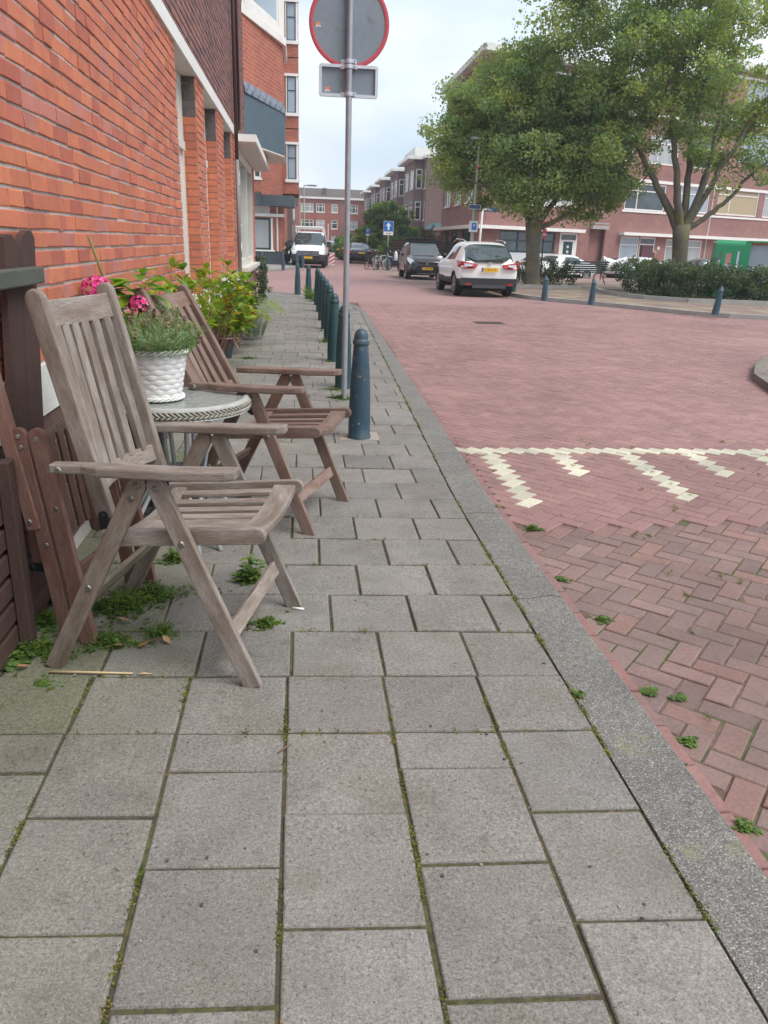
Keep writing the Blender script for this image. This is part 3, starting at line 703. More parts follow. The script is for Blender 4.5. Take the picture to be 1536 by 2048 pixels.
for z in (11.35, 11.7): b.poly([(*p, z) for p in rp_])
for p, q in zip(rp_, rp_[1:] + rp_[:1]): b.poly([(*p, 11.35), (*q, 11.35), (*q, 11.7), (*p, 11.7)])
b.build('roof', WHITE2, B)
b = MB(); b.box(8.5, 19.1, -.3, 8, 9.25, 9.5); b.build('middle_roof', WHITE2, B); b = MB(); b.box(19.0, 30.3, -.45, 8, 12.75, 13.2); b.build('tower_roof', WHITE2, B)
b = MB(); b.box(-.35, 7.7, -.55, 0, 2.33, 2.52); b.box(11.0, 30, -.5, 0, 2.31, 2.5); b.build('canopy', WHITE, B)
b = MB(); b.box(11.0, 30, -.05, 0, 3.74, 3.86); b.box(10.9, 30, -.05, 0, 5.56, 5.74); b.box(19.2, 30, -.06, 0, 9.75, 9.95); b.box(19.2, 30, -.06, 0, 12.35, 12.5); b.box(1.0, 7.2, -.05, 0, 3.74, 3.86); b.build('stone_band', WHITE, B)
for i, h in enumerate(hl):
    a, c, d, e = h
    if h == hl[0]: window(B, a, c, 1.05, e, .1, .1, GREENFRAME, GLASS, (.33, .66), (.55,), False); wall_part('shop_panel', mat('white_panel', (.6, .63, .65), .5), B, a, c, .5, 1.05, .1, y=.05); continue
    if h == hl[1]:
        b = MB(); b.box(a, a + .1, -.02, .08, d, e); b.box(c - .1, c, -.02, .08, d, e); b.box(a + .1, c - .1, -.02, .08, e - .1, e); b.box(a + .1, c - .1, -.02, .08, 1.78, 1.88); b.box(a+.1, a+.32, -.01, .08, 0, 1.78); b.box(c-.32, c-.1, -.01, .08, 0, 1.78)
        b.build('door_frame', WHITE, B)
        b = MB(); b.box(a + .32, c - .32, .0, .06, 0, 1.78); dr = b.build('door', GREENFRAME, B)
        b = MB()
        for k in range(4): b.box((a + c) / 2 - .09, (a + c) / 2 + .09, -.012, 0, .5 + k * .3, .66 + k * .3)
        b.build('door_pane', LAMPG, dr)
        b = MB(); b.poly([(a + .1, .05, 1.88), (c - .1, .05, 1.88), (c - .1, .05, e - .1), (a + .1, .05, e - .1)]); b.build('pane', GLASS, B)
        continue
    if h == hl[2]:
        b = MB()
        for k in range(16): b.box(a + .02, c - .02, .3 + k * .28, .6 + k * .28, k * .175, k * .175 + .16)
        b.build('stairs', CONC, B)
        b = MB(); b.box(a - .05, c + .05, -.25, .3, 2.6, 2.82); b.box(a - .05, c + .05, -.28, -.2, 2.9, 2.98); b.build('balcony', CONC, B)
        b = MB(); b.box(a, c, 4.8, 4.9, 0, 5); b.box(a - .02, a, .0, 4.8, 0, 2.6); b.build('stairwell', mat('stairwell_plaster', (.2, .17, .16), .9), B); continue
    if h == hl[4]:
        window(B, a, c, d, e, .1, .09, WHITE, GLASS, (), (.8,), False)
        b = MB(); b.box(a + .3, c - .3, .02, .06, 0, 1.75); b.build('door', mat('oxblood_door', (.12, .03, .04), .4), B); continue
    pm = [GLASS, GLASSC, GLASS, GLASSB][i % 4]
    if h == hl[12]: pm = TANC
    window(B, a, c, d, e, .1, .08, WHITE if i not in (19,) else GREENFRAME, pm, (.3,) if c - a > 2 else (), (.72,), d > .3 and d < 3.2)
for (a, c, d, e) in [(20.9, 23.4, 10.6, 12.3), (25, 28, 10.6, 12.3), (1.2, 3.6, 9.6, 11.0), (4.6, 7.0, 9.6, 11.0)]: window(B, a, c, d, e, .1, .1, GREENFRAME if a > 19 else WHITE, GLASSB, (.3,), (), True)
# side wing along the street (faces -X)
a22 = R(-22); dx, dy = 0, 12.9; LX = dx * math.cos(a22) - dy * math.sin(a22); LY = dx * math.sin(a22) + dy * math.cos(a22); LOC = (LX, LY, 0); RZ2 = -112
hs = [(2.0, 3.4, 1.0, 2.3), (4.4, 6.6, .9, 2.3), (8, 11.6, .7, 2.3), (1.0, 3.2, 3.9, 5.6), (5.0, 7.0, 3.9, 5.6), (8.6, 10.6, 3.9, 5.6)]
place(wall_part('wall', RED_B, B, 0, 12.85, 0, 11.35, .4, hs + [(2, 4, 6.8, 8.4), (6, 8, 6.8, 8.4), (9, 11, 6.8, 8.4)]), LOC, RZ2)
for h in hs + [(2, 4, 6.8, 8.4), (6, 8, 6.8, 8.4), (9, 11, 6.8, 8.4)]: place(window(B, *h, .1, .08, GREENFRAME if h[2] < 2 else WHITE, GLASS, (.5,), (.72,), h[2] > 3), LOC, RZ2)
b = MB(); b.box(-.2, 13.4, -.55, 0, 2.32, 2.52); place(b.build('canopy', WHITE, B), LOC, RZ2)
b = MB(); b.box(-.2, 13.4, -.5, 0, 11.36, 11.69); place(b.build('roof_edge', WHITE2, B), LOC, RZ2)
b = MB(); b.box(14.74 - .11, 14.74 + .11, -.02, 0, 1.5, 1.7); b.build('house_number_plate', WHITE, B)
b = MB()
b.box(19.2, 19.25, -.05, 0, 0, 9.2); b.build('drainpipe', WHITE2, B)

# ------------------------------------------------------------------ terrace of plum-brick houses with bays, right side of the street
def row_house(y0, lab, first=False, dormer=False):
    Hh = empty('terrace_house', (11.9, y0 + 13.5, 0), -90, lab, 'house', 'terraced houses with bays along the right side of the street')
    PB = brick_row
    wins = [(1.0, 2.4, 3.55, 5.25), (1.0, 2.4, 6.4, 8.15), (12.0, 13.1, 3.55, 5.25), (12.0, 13.1, 6.4, 8.15)]
    wall_part('wall', PB, Hh, 0, 13.5, 0, 9.0, 8, wins)
    for h in wins: window(Hh, *h, .12, .09, WHITE, GLASS, (), (.7,), True)
    b = MB(); b.box(0.02, 13.48, -.25, 8, 9.0, 9.22); rf = b.build('roof', WHITE2, Hh)
    # bay
    u0, u1, pr = 4.0, 11.6, -.95
    bh = [(4.4, 7.4, 3.55, 5.25), (8.0, 11.2, 3.55, 5.25), (4.4, 7.4, 6.4, 8.15), (8.0, 11.2, 6.4, 8.15)]
    wall_part('bay', PB, Hh, u0, u1, 0, 8.95, .94, bh, y=pr)
    for h in bh: place(window(Hh, *h, .12, .1, WHITE, GLASSC if h[2] > 6 else GLASS, (.5,), (.7,), False), (0, pr, 0), 0)
    b = MB(); b.box(u0 - .04, u1 + .04, pr - .05, 0, 3.38, 3.5); b.box(u0 - .04, u1 + .04, pr - .05, 0, 5.3, 5.42); b.box(u0 - .04, u1 + .04, pr - .05, 0, 6.24, 6.36); b.build('stone_band', mat('grey_stone', (.25, .21, .19), .8), Hh)
    b = MB(); b.box(u0 - .6, u1 + .6, pr - .7, 0, 8.96, 9.24); b.build('bay_roof', WHITE, Hh)
    for z0, z1 in ((3.55, 5.25), (6.4, 8.15)):
        o = window(Hh, .18, .78, z0, z1, .0, .09, WHITE, GLASS, (), (.7,), False); place(o, (u1 + .004, pr, 0), 90)
    if dormer:
        b = MB(); b.box(1.5, 11, 1.0, 5, 9.22, 11.6); dm = b.build('dormer', WHITE2, Hh); b = MB()
        for k in range(5): b.box(2 + k * 1.8, 3.2 + k * 1.8, .97, 1.0, 9.8, 11.2)
        b.build('dormer_pane', GLASSB, dm)
    return Hh
brick_row = PLUM_B
row_house(78, 'plum brick terrace house with a bay, nearest to the green porch roof')
row_house(91.6, 'second plum brick bay-fronted house from the square', dormer=True)
row_house(105.2, 'third plum brick bay-fronted house from the square')
row_house(118.8, 'fourth plum brick bay-fronted house, next to the end of the street')
row_house(132.4, 'farthest plum brick bay-fronted house in the terrace')
# green porch roof
pr_ = empty('garden_porch', (12.0, 72, 0), 0, 'low dark green hipped porch roof behind the wooden fence', 'porch')
b = MB(); b.mesh([(-1, -1.4, 2.6), (3.2, -1.4, 2.6), (3.2, 2, 2.6), (-1, 2, 2.6), (-.2, -.5, 3.15), (3.0, -.5, 3.15), (3.0, 1.6, 3.15), (-.2, 1.6, 3.15)], [(0, 1, 5, 4), (1, 2, 6, 5), (2, 3, 7, 6), (3, 0, 4, 7), (4, 5, 6, 7), (3, 2, 1, 0)]); b.build('roof', mat('green_roof', (.03, .09, .09), .6), pr_)
b = MB(); b.box(-.8, 3.0, -1.2, 1.8, 0, 2.59); b.build('wall', PLUM_B, pr_)

# ------------------------------------------------------------------ building that closes the street
E_ = empty('brick_terrace_block', (-3, 147, 0), 1, 'three-storey orange-red brick block closing the far end of the street', 'building')
ew = []
for (x0, x1) in ((3.2, 5.4), (5.9, 7.4), (8.6, 9.7), (11.8, 13.3), (14.5, 16), (17, 18.6)):
    for (z0, z1) in ((.9, 2.2), (3.4, 4.85), (6.1, 7.55)): ew.append((x0, x1, z0, z1))
wall_part('wall', brick_mat('far_orange_brick', (.42, .105, .07), (.34, .085, .055), (.3, .2, .17), stain=.08), E_, 0, 24, 0, 8.3, 8, ew)
for k, h in enumerate(ew): window(E_, *h, .1, .13, WHITE, [GLASSC, GLASS][k % 2], (.3, .7) if h[1] - h[0] > 1.3 else (), (.65,), True)
b = MB(); b.box(-.2, 24.2, -.5, .1, 8.3, 8.62); b.build('roof_edge', WHITE, E_)
b = MB(); b.mesh([(0, .1, 8.5), (24, .1, 8.5), (24, 4.5, 10.3), (0, 4.5, 10.3), (0, 8, 8.5), (24, 8, 8.5)], [(0, 1, 2, 3), (3, 2, 5, 4), (0, 3, 4), (1, 5, 2)]); b.box(7, 7.8, 1.5, 2.1, 8.8, 10.2); b.box(17, 22, 1.2, 5, 9, 11.6); b.build('roof', mat('brown_tiles', (.1, .075, .065), .8, noise=[(3, .2, 3)]), E_)
b = MB(); b.box(10.2, 11.0, -.1, -.003, 0, 8.2); b.build('pier', RED_B, E_); b = MB(); b.box(5.6, 5.7, -.1, -.003, 0, 8.2); b.build('drainpipe', RED_B, E_)

# ------------------------------------------------------------------ corner building across the side street
G_ = empty('corner_shop_building', (-12, 46, 0), 0, 'orange brick corner building with dark grey canopy and curtained shop window across the side street', 'building')
sw = (7.4, 10.37, .76, 2.44); sm = (9.5, 9.9, 4.45, 5.3)
wall_part('wall', ORANGE_B, G_, 0, 11.05, .7, 15.5, .4, [sw, sm])
wall_part('plinth', DKGREY, G_, 0, 11.07, 0, .7, .42, y=-.03)
o = window(G_, *sw, .12, .1, GREENFRAME, GLASSC, (), (), False); window(G_, *sm, .1, .08, WHITE, GLASS, (), (), True)
b = MB(); b.box(10.39, 10.5, -.02, 0, .76, 2.44); b.box(7.2, 10.6, -.08, 0, .68, .76); b.build('shop_window_trim', WHITE, G_)
b = MB(); b.box(0, 11.15, -.22, 0, 2.5, 2.66); b.build('lintel_band', WHITE, G_)
b = MB(); b.box(0, 10.35, -.04, 0, 2.66, 3.15); b.build('sign_panel', WHITE2, G_)
b = MB(); b.box(0, 9.9, -.75, 0, 3.1, 3.72); b.box(9.9, 11.7, -.55, 4, 3.1, 3.6); b.box(0, 11.7, -.8, 0, 3.04, 3.10); b.build('canopy', mat('dark_canopy', (.055, .07, .085), .6, noise=[(1, .2, 3)]), G_)
b = MB(); b.tube([(10.75, -.05, .7), (10.75, -.05, 3.0)], .05, 8); b.build('drainpipe', WHITE2, G_)
# street side wall faces +X
gs = [(1.2, 2.6, .9, 2.4), (5, 6.4, .9, 2.4)]
ws = wall_part('wall', ORANGE_B, G_, 0, 16, .7, 15.5, .4, gs); place(ws, (11.05, .01, 0), 90)
ps = wall_part('plinth', DKGREY, G_, 0, 16, 0, .7, .42, y=-.02); place(ps, (11.05, 0.01, 0), 90)
for h in gs: place(window(G_, *h, .1, .08, WHITE, GLASS, (), (.7,), True), (11.05, .01, 0), 90)
for k, (z0, z1) in enumerate(((3.75, 7.0), (7.05, 10.4), (10.45, 14.4))):
    zw0, zw1 = z0 + .75, z0 + 2.5
    c1 = wall_part('bay', ORANGE_B, G_, 11.06, 11.95, z0, z1, 4.2, [(11.33, 11.82, zw0, zw1)], y=.6, reveal=.1)
    window(G_, 11.33, 11.82, zw0, zw1, .66, .05, GREENFRAME, GLASSB, (), (.62,), False)
    b = MB(); b.box(11.28, 11.33, .57, .66, zw0 - .05, zw1 + .05); b.box(11.82, 11.93, .57, .66, zw0 - .05, zw1 + .05); b.box(11.2, 12.0, .52, .6, zw0 - .16, zw0); b.box(11.2, 12.0, .52, .6, zw1, zw1 + .12); b.build('bay_trim', WHITE, G_)
b = MB(); b.box(11.06, 12.05, .5, 5, 14.4, 14.7); b.build('cornice', WHITE, G_)
T2_ = empty('terrace_house', (-.55, 62.5, 0), 90, 'dark brick terrace house seen edge-on beyond the corner building', 'house')
wall_part('wall', PLUM_B, T2_, 0, 70, 0, 6.4, 6, [])
b = MB(); b.box(0, 70, -.35, 6, 6.4, 6.65); b.build('roof', WHITE2, T2_)
b = MB(); b.box(3, 3.1, -.16, 0, 2.9, 5.4); b.box(3.2, 6, -.12, 0, 2.8, 5.6); b.build('window', WHITE, T2_)

# ------------------------------------------------------------------ bollards
def bollard_mesh(h, r0, r1, m, style=0):
    root = empty('bollard', (0, 0, 0)); b = MB()
    if style == 0:
        prof = [(r0 + .006, -.02), (r0 + .006, .012), (r0, .03), (r0 * .995, .15), (r0 * .9, h * .5), (r1 * 1.02, h * .84), (r1 * .98, h * .852), (r1 * 1.1, h * .862), (r1 * 1.12, h * .872), (r1 * 1.12, h * .893), (r1 * 1.02, h * .905), (r1 * .96, h * .91), (r1 * .95, h * .93), (r1 * .87, h * .955), (r1 * .68, h * .98), (r1 * .4, h * .995), (.002, h)]
    else:
        prof = [(r0, -.02), (r0, .02), (r0 * .8, h * .6), (r1 * 1.0, h * .80), (r1 * 1.15, h * .81), (r1 * 1.15, h * .83), (r1 * .95, h * .85), (r1 * .6, h * .95), (.01, h)]
    prof = [p for p in prof]
    b.lathe(prof[:9] if style == 0 else prof[:4], 28, cap=False); b.build('post', m, root, smooth=True, angle=35)
    b = MB(); b.lathe(prof[8:] if style == 0 else prof[3:], 28, cap=False); b.build('cap', m, root, smooth=True, angle=35)
    return root
proto = bollard_mesh(.775, .079, .052, BOLLB)
rowp = [((.421, 5.438), 'nearest bollard, blue-green and scuffed, standing in front of the grey sign pole'),
        ((.411, 7.457), 'dark green bollard directly behind the grey sign pole'),
        ((.395, 9.202), 'dark green bollard just left of the sign pole, second behind it'),
        ((.407, 11.1), 'dark green kerb bollard with a green grass tuft at its foot on the pavement side'),
        ((.411, 12.7), 'dark green kerb bollard, fifth in the row from the camera'),
        ((.396, 14.183), 'dark green kerb bollard, sixth in the row from the camera'),
        ((.394, 15.93), 'dark green kerb bollard, seventh in the row, before the kerb turns'),
        ((.378, 17.57), 'dark green bollard where the kerb begins to turn the corner'),
        ((.201, 19.515), 'dark green bollard with tall weeds growing at its base on the corner'),
        ((-.07, 20.875), 'dark green bollard on the bend of the corner, standing clear of the row'),
        ((-1.014, 23.076), 'dark green bollard nearest to the shop wall at the end of the pavement')]
grp = 'dark green bollards along the kerb'
def put_boll(pr, xy, lab, g, m=None, z=0, rz=0, tilt=0):
    c = copy_tree(pr); c.location = (xy[0], xy[1], z); c.rotation_euler = (0, tilt, R(rz)); tag(c, lab, 'bollard', g); return c
proto.location = (*rowp[0][0], 0); tag(proto, rowp[0][1], 'bollard', grp)
dproto = bollard_mesh(.775, .079, .052, BOLL); first = True
for xy, lab in rowp[1:]:
    if first: dproto.location = (*xy, 0); tag(dproto, lab, 'bollard', grp); first = False
    else: put_boll(dproto, xy, lab, grp, rz=rnd.uniform(0, 360), tilt=rnd.gauss(0, .006))
b = MB(); b.box(.28, .565, 5.36, 5.60, -.004, .003); tag(b.build('bollard_footing', mat('bollard_mortar', (.33, .28, .24), .95, noise=[(40, .2, 3)], bump=(90, .6, .003))), 'sandy mortar patch around the foot of the nearest bollard', 'mortar patch')
bp2 = bollard_mesh(.64, .085, .06, BOLLB, 1)
spots = [((6.66, 21.3), 'green bollard on the square kerb right beside the white car', 0), ((7.59, 20.19), 'blue-grey pointed bollard on the square kerb in front of the bench', .03), ((9.78, 17.86), 'leaning blue-grey pointed bollard in front of the large hedge at right', .10)]
for k, (xy, lab, tl) in enumerate(spots):
    if k == 0: bp2.location = (*xy, 0); tag(bp2, lab, 'bollard', 'bollards on the square kerb')
    else: put_boll(bp2, xy, lab, 'bollards on the square kerb', tilt=tl)
for xy, lab in [((6.75, 24.9), 'small green bollard hidden behind the white car'), ((4.35, 45.2), 'green bollard left of the parked bicycles'), ((4.8, 44.3), 'green bollard in front of the wheel of the first bicycle'), ((5.35, 43.3), 'green bollard between the blue bicycle and the black car')]:
    put_boll(dproto, xy, lab, 'green bollards by the far parking bay', z=-.1)
for xy, lab in [((-.787, 37.8), 'blue-grey bollard at the corner of the building across the side street'), ((.15, 41.5), 'blue-grey bollard in front of the van grille'), ((-1.75, 37.9), 'blue-grey bollard below the curtained shop window'), ((-.14, 39.8), 'green bollard just left of the van')]:
    put_boll(proto, xy, lab, 'bollards across the side street')

# ------------------------------------------------------------------ traffic sign on the pole (seen from behind)
sp = empty('traffic_sign', (.389, 6.879, 0), 0, 'round red-rimmed traffic sign above a small rectangular plate, seen from behind', 'traffic sign')
b = MB(); b.tube([(0, 0, -.05), (.004, 0, 1.5), (.002, 0, 3.3)], .0245, 20); b.build('pole', METAL, sp, smooth=True, angle=40)
b = MB(); n_ = 64; cz = 2.945; rr = .312
b.lathe([(.001, 0), (.282, 0), (.282, .006), (.001, .006)], n_, cap=False)
o = b.build('sign_disc', SIGNBACK, sp, smooth=True, angle=30); o.rotation_euler = (R(-90), 0, 0); o.location = (.0, .034, cz)
b = MB(); b.lathe([(.281, -.004), (.297, -.009), (rr, -.004), (rr + .002, .004), (rr, .012), (.29, .014)], n_, cap=False)
o2 = b.build('rim', REDP, sp, smooth=True, angle=50); o2.rotation_euler = (R(-90), 0, 0); o2.location = (.0, .034, cz)
b = MB()
def rrect(w_, h_, r, n=5):
    o = []
    for (cx, cz_, a0) in ((w_ - r, h_ - r, 0), (-w_ + r, h_ - r, 90), (-w_ + r, -h_ + r, 180), (w_ - r, -h_ + r, 270)):
        for k in range(n + 1): t = R(a0 + 90 * k / n); o.append((cx + r * math.cos(t), cz_ + r * math.sin(t)))
    return o
def frame_ring(b, w_, h_, r, t, y0, y1, c=(0, 0, 0)):
    A = rrect(w_, h_, r); Bq = rrect(w_ - t, h_ - t, max(.002, r - t)); n = len(A)
    for i in range(n):
        j = (i + 1) % n; a0, a1, b0, b1 = A[i], A[j], Bq[i], Bq[j]
        P = lambda p, y: (c[0] + p[0], c[1] + y, c[2] + p[1])
        b.poly([P(a0, y0), P(b0, y0), P(b1, y0), P(a1, y0)]); b.poly([P(a0, y1), P(a1, y1), P(b1, y1), P(b0, y1)])
        b.poly([P(a0, y0), P(a1, y0), P(a1, y1), P(a0, y1)]); b.poly([P(b0, y0), P(b0, y1), P(b1, y1), P(b1, y0)])
frame_ring(b, .235, .115, .022, .022, .022, .05, (.0, 0, 2.545)); b.build('plate_frame', ALU, sp, bevel=.002)
b = MB(); P_ = rrect(.214, .094, .004); b.poly([(p[0], .044, 2.545 + p[1]) for p in P_][::-1]); b.build('plate', SIGNBACK, sp)
def clamp(z, wd, th=.028):
    b = MB(); 
    pts = [(-wd, .027), (-.03, .027)] + [(-.0295 * math.cos(R(a)), -.0295 * math.sin(R(a)) * 1.0) for a in range(0, 181, 20)] + [(.03, .027), (wd, .027)]
    for p, q in zip(pts[:-1], pts[1:]):
        b.poly([(p[0], p[1], z - th / 2), (q[0], q[1], z - th / 2), (q[0], q[1], z + th / 2), (p[0], p[1], z + th / 2)])
    for p, q in zip(pts[:-1], pts[1:]):
        d = Vector((q[0] - p[0], q[1] - p[1], 0)).normalized(); nn = Vector((d.y, -d.x, 0)) * .003
        b.poly([(p[0] + nn.x, p[1] + nn.y, z - th / 2), (q[0] + nn.x, q[1] + nn.y, z - th / 2), (q[0] + nn.x, q[1] + nn.y, z + th / 2), (p[0] + nn.x, p[1] + nn.y, z + th / 2)])
        for zz in (z - th / 2, z + th / 2): b.poly([(p[0], p[1], zz), (q[0], q[1], zz), (q[0] + nn.x, q[1] + nn.y, zz), (p[0] + nn.x, p[1] + nn.y, zz)])
    b.box(.03, .055, -.012, .026, z - th / 2, z + th / 2)
    o = b.build('clamp', ALU, sp)
    b = MB()
    for x, y in ((-wd + .012, .022), (.043, -.014), (wd - .012, .022)):
        vs = [(x + .0065 * math.cos(R(a)), y, z + .0065 * math.sin(R(a))) for a in range(0, 360, 60)]; vs2 = [(p[0], y - .006, p[2]) for p in vs]
        b.poly(vs2[::-1])
        for i in range(6): b.poly([vs[i], vs[(i + 1) % 6], vs2[(i + 1) % 6], vs2[i]])
    b.build('bolt', BOLT, o)
clamp(2.678, .063); clamp(2.642, .067); clamp(2.448, .063)
STO = mat('orange_sticker', (.75, .24, .1), .5); STW = mat('white_sticker', (.75, .75, .78), .5)
def text(name, s, size, m, par, loc, rot, ext=.0006, align='CENTER'):
    cu = bpy.data.curves.new(name, 'FONT'); cu.body = s; cu.size = size; cu.extrude = ext; cu.align_x = align; cu.align_y = 'CENTER'; cu.resolution_u = 2
    tmp = bpy.data.objects.new(name, cu); COL.objects.link(tmp); dg = bpy.context.evaluated_depsgraph_get()
    me = bpy.data.meshes.new_from_object(tmp.evaluated_get(dg)); bpy.data.objects.remove(tmp)
    me.materials.clear(); me.materials.append(m); o = bpy.data.objects.new(name, me); COL.objects.link(o); o.parent = par
    o.location = loc; o.rotation_euler = rot; return o
def sticker(x, y, z):
    b = MB(); w_, h_ = .02, .0165
    b.poly([(x - w_, y, z - h_), (x + w_, y, z - h_), (x + w_, y, z + h_), (x - w_, y, z + h_)]); o = b.build('sticker', STO, sp)
    b = MB(); pts = [(x - w_, y - .0007, z - h_), (x + w_, y - .0007, z - h_), (x + w_, y - .0007, z - h_ + .006)] + [(x + w_ * math.cos(R(a)), y - .0007, z - h_ + .006 + .008 * math.sin(R(a))) for a in range(20, 170, 20)] + [(x - w_, y - .0007, z - h_ + .006)]
    b.poly(pts); b.build('sticker_base', STW, o)
    b = MB(); b.box(x - .006, x + .012, y - .0016, y - .001, z - .0125, z - .0095); b.build('sticker_mark', PLBLUE, o)
    text('sticker_text', '\u2013 \u2013 \u2013 \u2013 \u2013', .011, STW, o, (x - .003, y - .001, z + .009), (R(90), 0, 0), .0003)
sticker(-.242, .0335, 2.925); sticker(-.168, .0425, 2.483)
# ------------------------------------------------------------------ trees
def npmesh(name, V, F4, C, m, parent=None, smooth=False):
    """quads from numpy arrays; C per-face colours"""
    me = bpy.data.meshes.new(name); nv, nf = len(V), len(F4)
    me.vertices.add(nv); me.vertices.foreach_set('co', np.asarray(V, np.float32).ravel())
    me.loops.add(nf * 4); me.loops.foreach_set('vertex_index', np.asarray(F4, np.int32).ravel())
    me.polygons.add(nf); me.polygons.foreach_set('loop_start', np.arange(0, nf * 4, 4, dtype=np.int32)); 
    me.update(calc_edges=True)
    ca = me.color_attributes.new('col', 'FLOAT_COLOR', 'CORNER'); cc_ = np.ones((nf, 4, 4), np.float32); cc_[:, :, :3] = np.asarray(C)[:, None, :]
    ca.data.foreach_set('color', cc_.ravel()); me.materials.append(m)
    o = bpy.data.objects.new(name, me); COL.objects.link(o); o.parent = parent; return o
def leaves(name, centers, radii, per, size, m, parent=None, flat=.75, colf=None, seed=1, up=.6):
    """clusters of two-quad folded leaves round the given centres"""
    g = np.random.default_rng(seed); centers = np.asarray(centers); radii = np.asarray(radii); n = len(centers)
    cid = np.repeat(np.arange(n), per); N_ = len(cid)
    d = g.normal(size=(N_, 3)); d /= np.linalg.norm(d, axis=1)[:, None]; rad = g.random(N_) ** .45
    P = centers[cid] + d * (radii[cid] * rad)[:, None] * np.array([1, 1, flat])
    nrm = g.normal(size=(N_, 3)) + np.array([0, 0, up]) + d * .5; nrm /= np.linalg.norm(nrm, axis=1)[:, None]
    t = g.normal(size=(N_, 3)); t -= nrm * (t * nrm).sum(1)[:, None]; t /= np.linalg.norm(t, axis=1)[:, None]; bt = np.cross(nrm, t)
    sz = size * g.uniform(.6, 1.35, N_)[:, None]
    a = P - t * sz * .5; b_ = P + t * sz * .5; c1 = P + bt * sz * .38 + nrm * sz * .12; c2 = P - bt * sz * .38 + nrm * sz * .12
    V = np.stack([a, c2, b_, c1], 1).reshape(-1, 3); F = np.arange(N_ * 4).reshape(-1, 4)
    ct = g.normal(1, .16, n)[cid]; C = np.ones((N_, 3)) * (ct * g.normal(1, .12, N_))[:, None]
    hue = (g.normal(0, .07, n)[cid] + g.normal(0, .09, N_))[:, None]
    C *= np.concatenate([1 + hue * 1.5, 1 + hue * .4, 1 - hue], 1)
    if colf is not None: C *= colf(P)
    return npmesh(name, V, F, np.clip(C, .15, 3), m, parent)

def make_tree(name, base, fork, limbs, blobs, rb, rf, seed, label, nc=330, per=150, lsz=.135, spread=2.4):
    g = random.Random(seed)
    root = empty('tree', base, 0, label, 'tree', 'maples on the square')
    bs = Vector(base); nodes = []; par_ = []; b = MB()
    def add_path(pts, r0, r1, p_idx):
        idx = p_idx; L = len(pts)
        for k, p in enumerate(pts):
            nodes.append((Vector(p), r0 + (r1 - r0) * (k / (L - 1)))); par_.append(idx); idx = len(nodes) - 1
        return idx
    fk = Vector(fork)
    trunk = [Vector((0, 0, -.1)), Vector((0, 0, .4)), Vector(((fk.x) * .5, fk.y * .5, fk.z * .55)), fk * .85, fk]
    b.tube([Vector((0, 0, -.1)), Vector((0, 0, .12)), Vector((0, 0, .4)), Vector((fk.x * .5, fk.y * .5, fk.z * .55)), fk * .85, fk + Vector((0, 0, .1))], [rb * 1.5, rb * 1.18, rb, rb * .93, rb * 1.0, rb * 1.1], 16)
    for lm in limbs:
        pts = [fk - Vector((0, 0, .25))] + [Vector(p) for p in lm[0]]; r0, r1 = lm[1], lm[2]
        # smooth subdivide
        P = []
        for i in range(len(pts) - 1):
            p0 = pts[max(i - 1, 0)]; p1 = pts[i]; p2 = pts[i + 1]; p3 = pts[min(i + 2, len(pts) - 1)]
            for k in range(5):
                t = k / 5; P.append(.5 * ((2 * p1) + (-p0 + p2) * t + (2 * p0 - 5 * p1 + 4 * p2 - p3) * t * t + (-p0 + 3 * p1 - 3 * p2 + p3) * t ** 3))
        P.append(pts[-1]); n = len(P); rs = [r0 + (r1 - r0) * (k / (n - 1)) ** .8 for k in range(n)]
        P = [p + Vector((g.gauss(0, .02), g.gauss(0, .02), g.gauss(0, .02))) for p in P]
        b.tube(P, rs, 9)
        for p, r in zip(P, rs): nodes.append((p, r))
    # attractors in the blobs (world positions of blobs -> local)
    att = []; tot = sum(r ** 2.3 for *_, r in blobs)
    for (x, y, z, r) in blobs:
        k = max(3, int(nc * r ** 2.3 / tot))
        for _ in range(k):
            d = Vector((g.gauss(0, 1), g.gauss(0, 1), g.gauss(0, 1))).normalized(); q = Vector((x, y, z)) - bs + Vector((d.x * r, d.y * r * 1.15, d.z * r)) * (g.random() ** .4)
            att.append(q)
    rootp = fk; att.sort(key=lambda p: (p - rootp).length)
    cl = []
    for q in att:
        best = min(range(len(nodes)), key=lambda i: (nodes[i][0] - q).length + (0 if nodes[i][0].z < q.z + .5 else .8)); p, r = nodes[best]; D = (q - p).length
        if D < .15: cl.append(q); continue
        mid = p.lerp(q, .5) + Vector((g.gauss(0, .08), g.gauss(0, .08), g.gauss(0, .05) - .06 * D)) * min(1, D); r0 = min(r * .75, .012 + .022 * D); 
        pts = [p, p.lerp(mid, .5) + Vector((0, 0, .03)), mid, mid.lerp(q, .5), q]; b.tube(pts, [r0, r0 * .85, r0 * .7, r0 * .5, .006], 5, cap=False)
        for kk, pp in enumerate(pts[1:]): nodes.append((pp, r0 * (.8 - .15 * kk)))
        cl.append(q)
        if D > 1.2: cl.append(mid + Vector((0, 0, .1)))
    b.build('trunk', BARK, root, smooth=True)
    rr_ = [g.uniform(.28, .78) for _ in cl]
    zmax = max(p.z for p in cl); zmin = min(p.z for p in cl)
    leaves('crown', cl, rr_, per, lsz, LEAF_T, root, flat=.6, seed=seed)
    return root
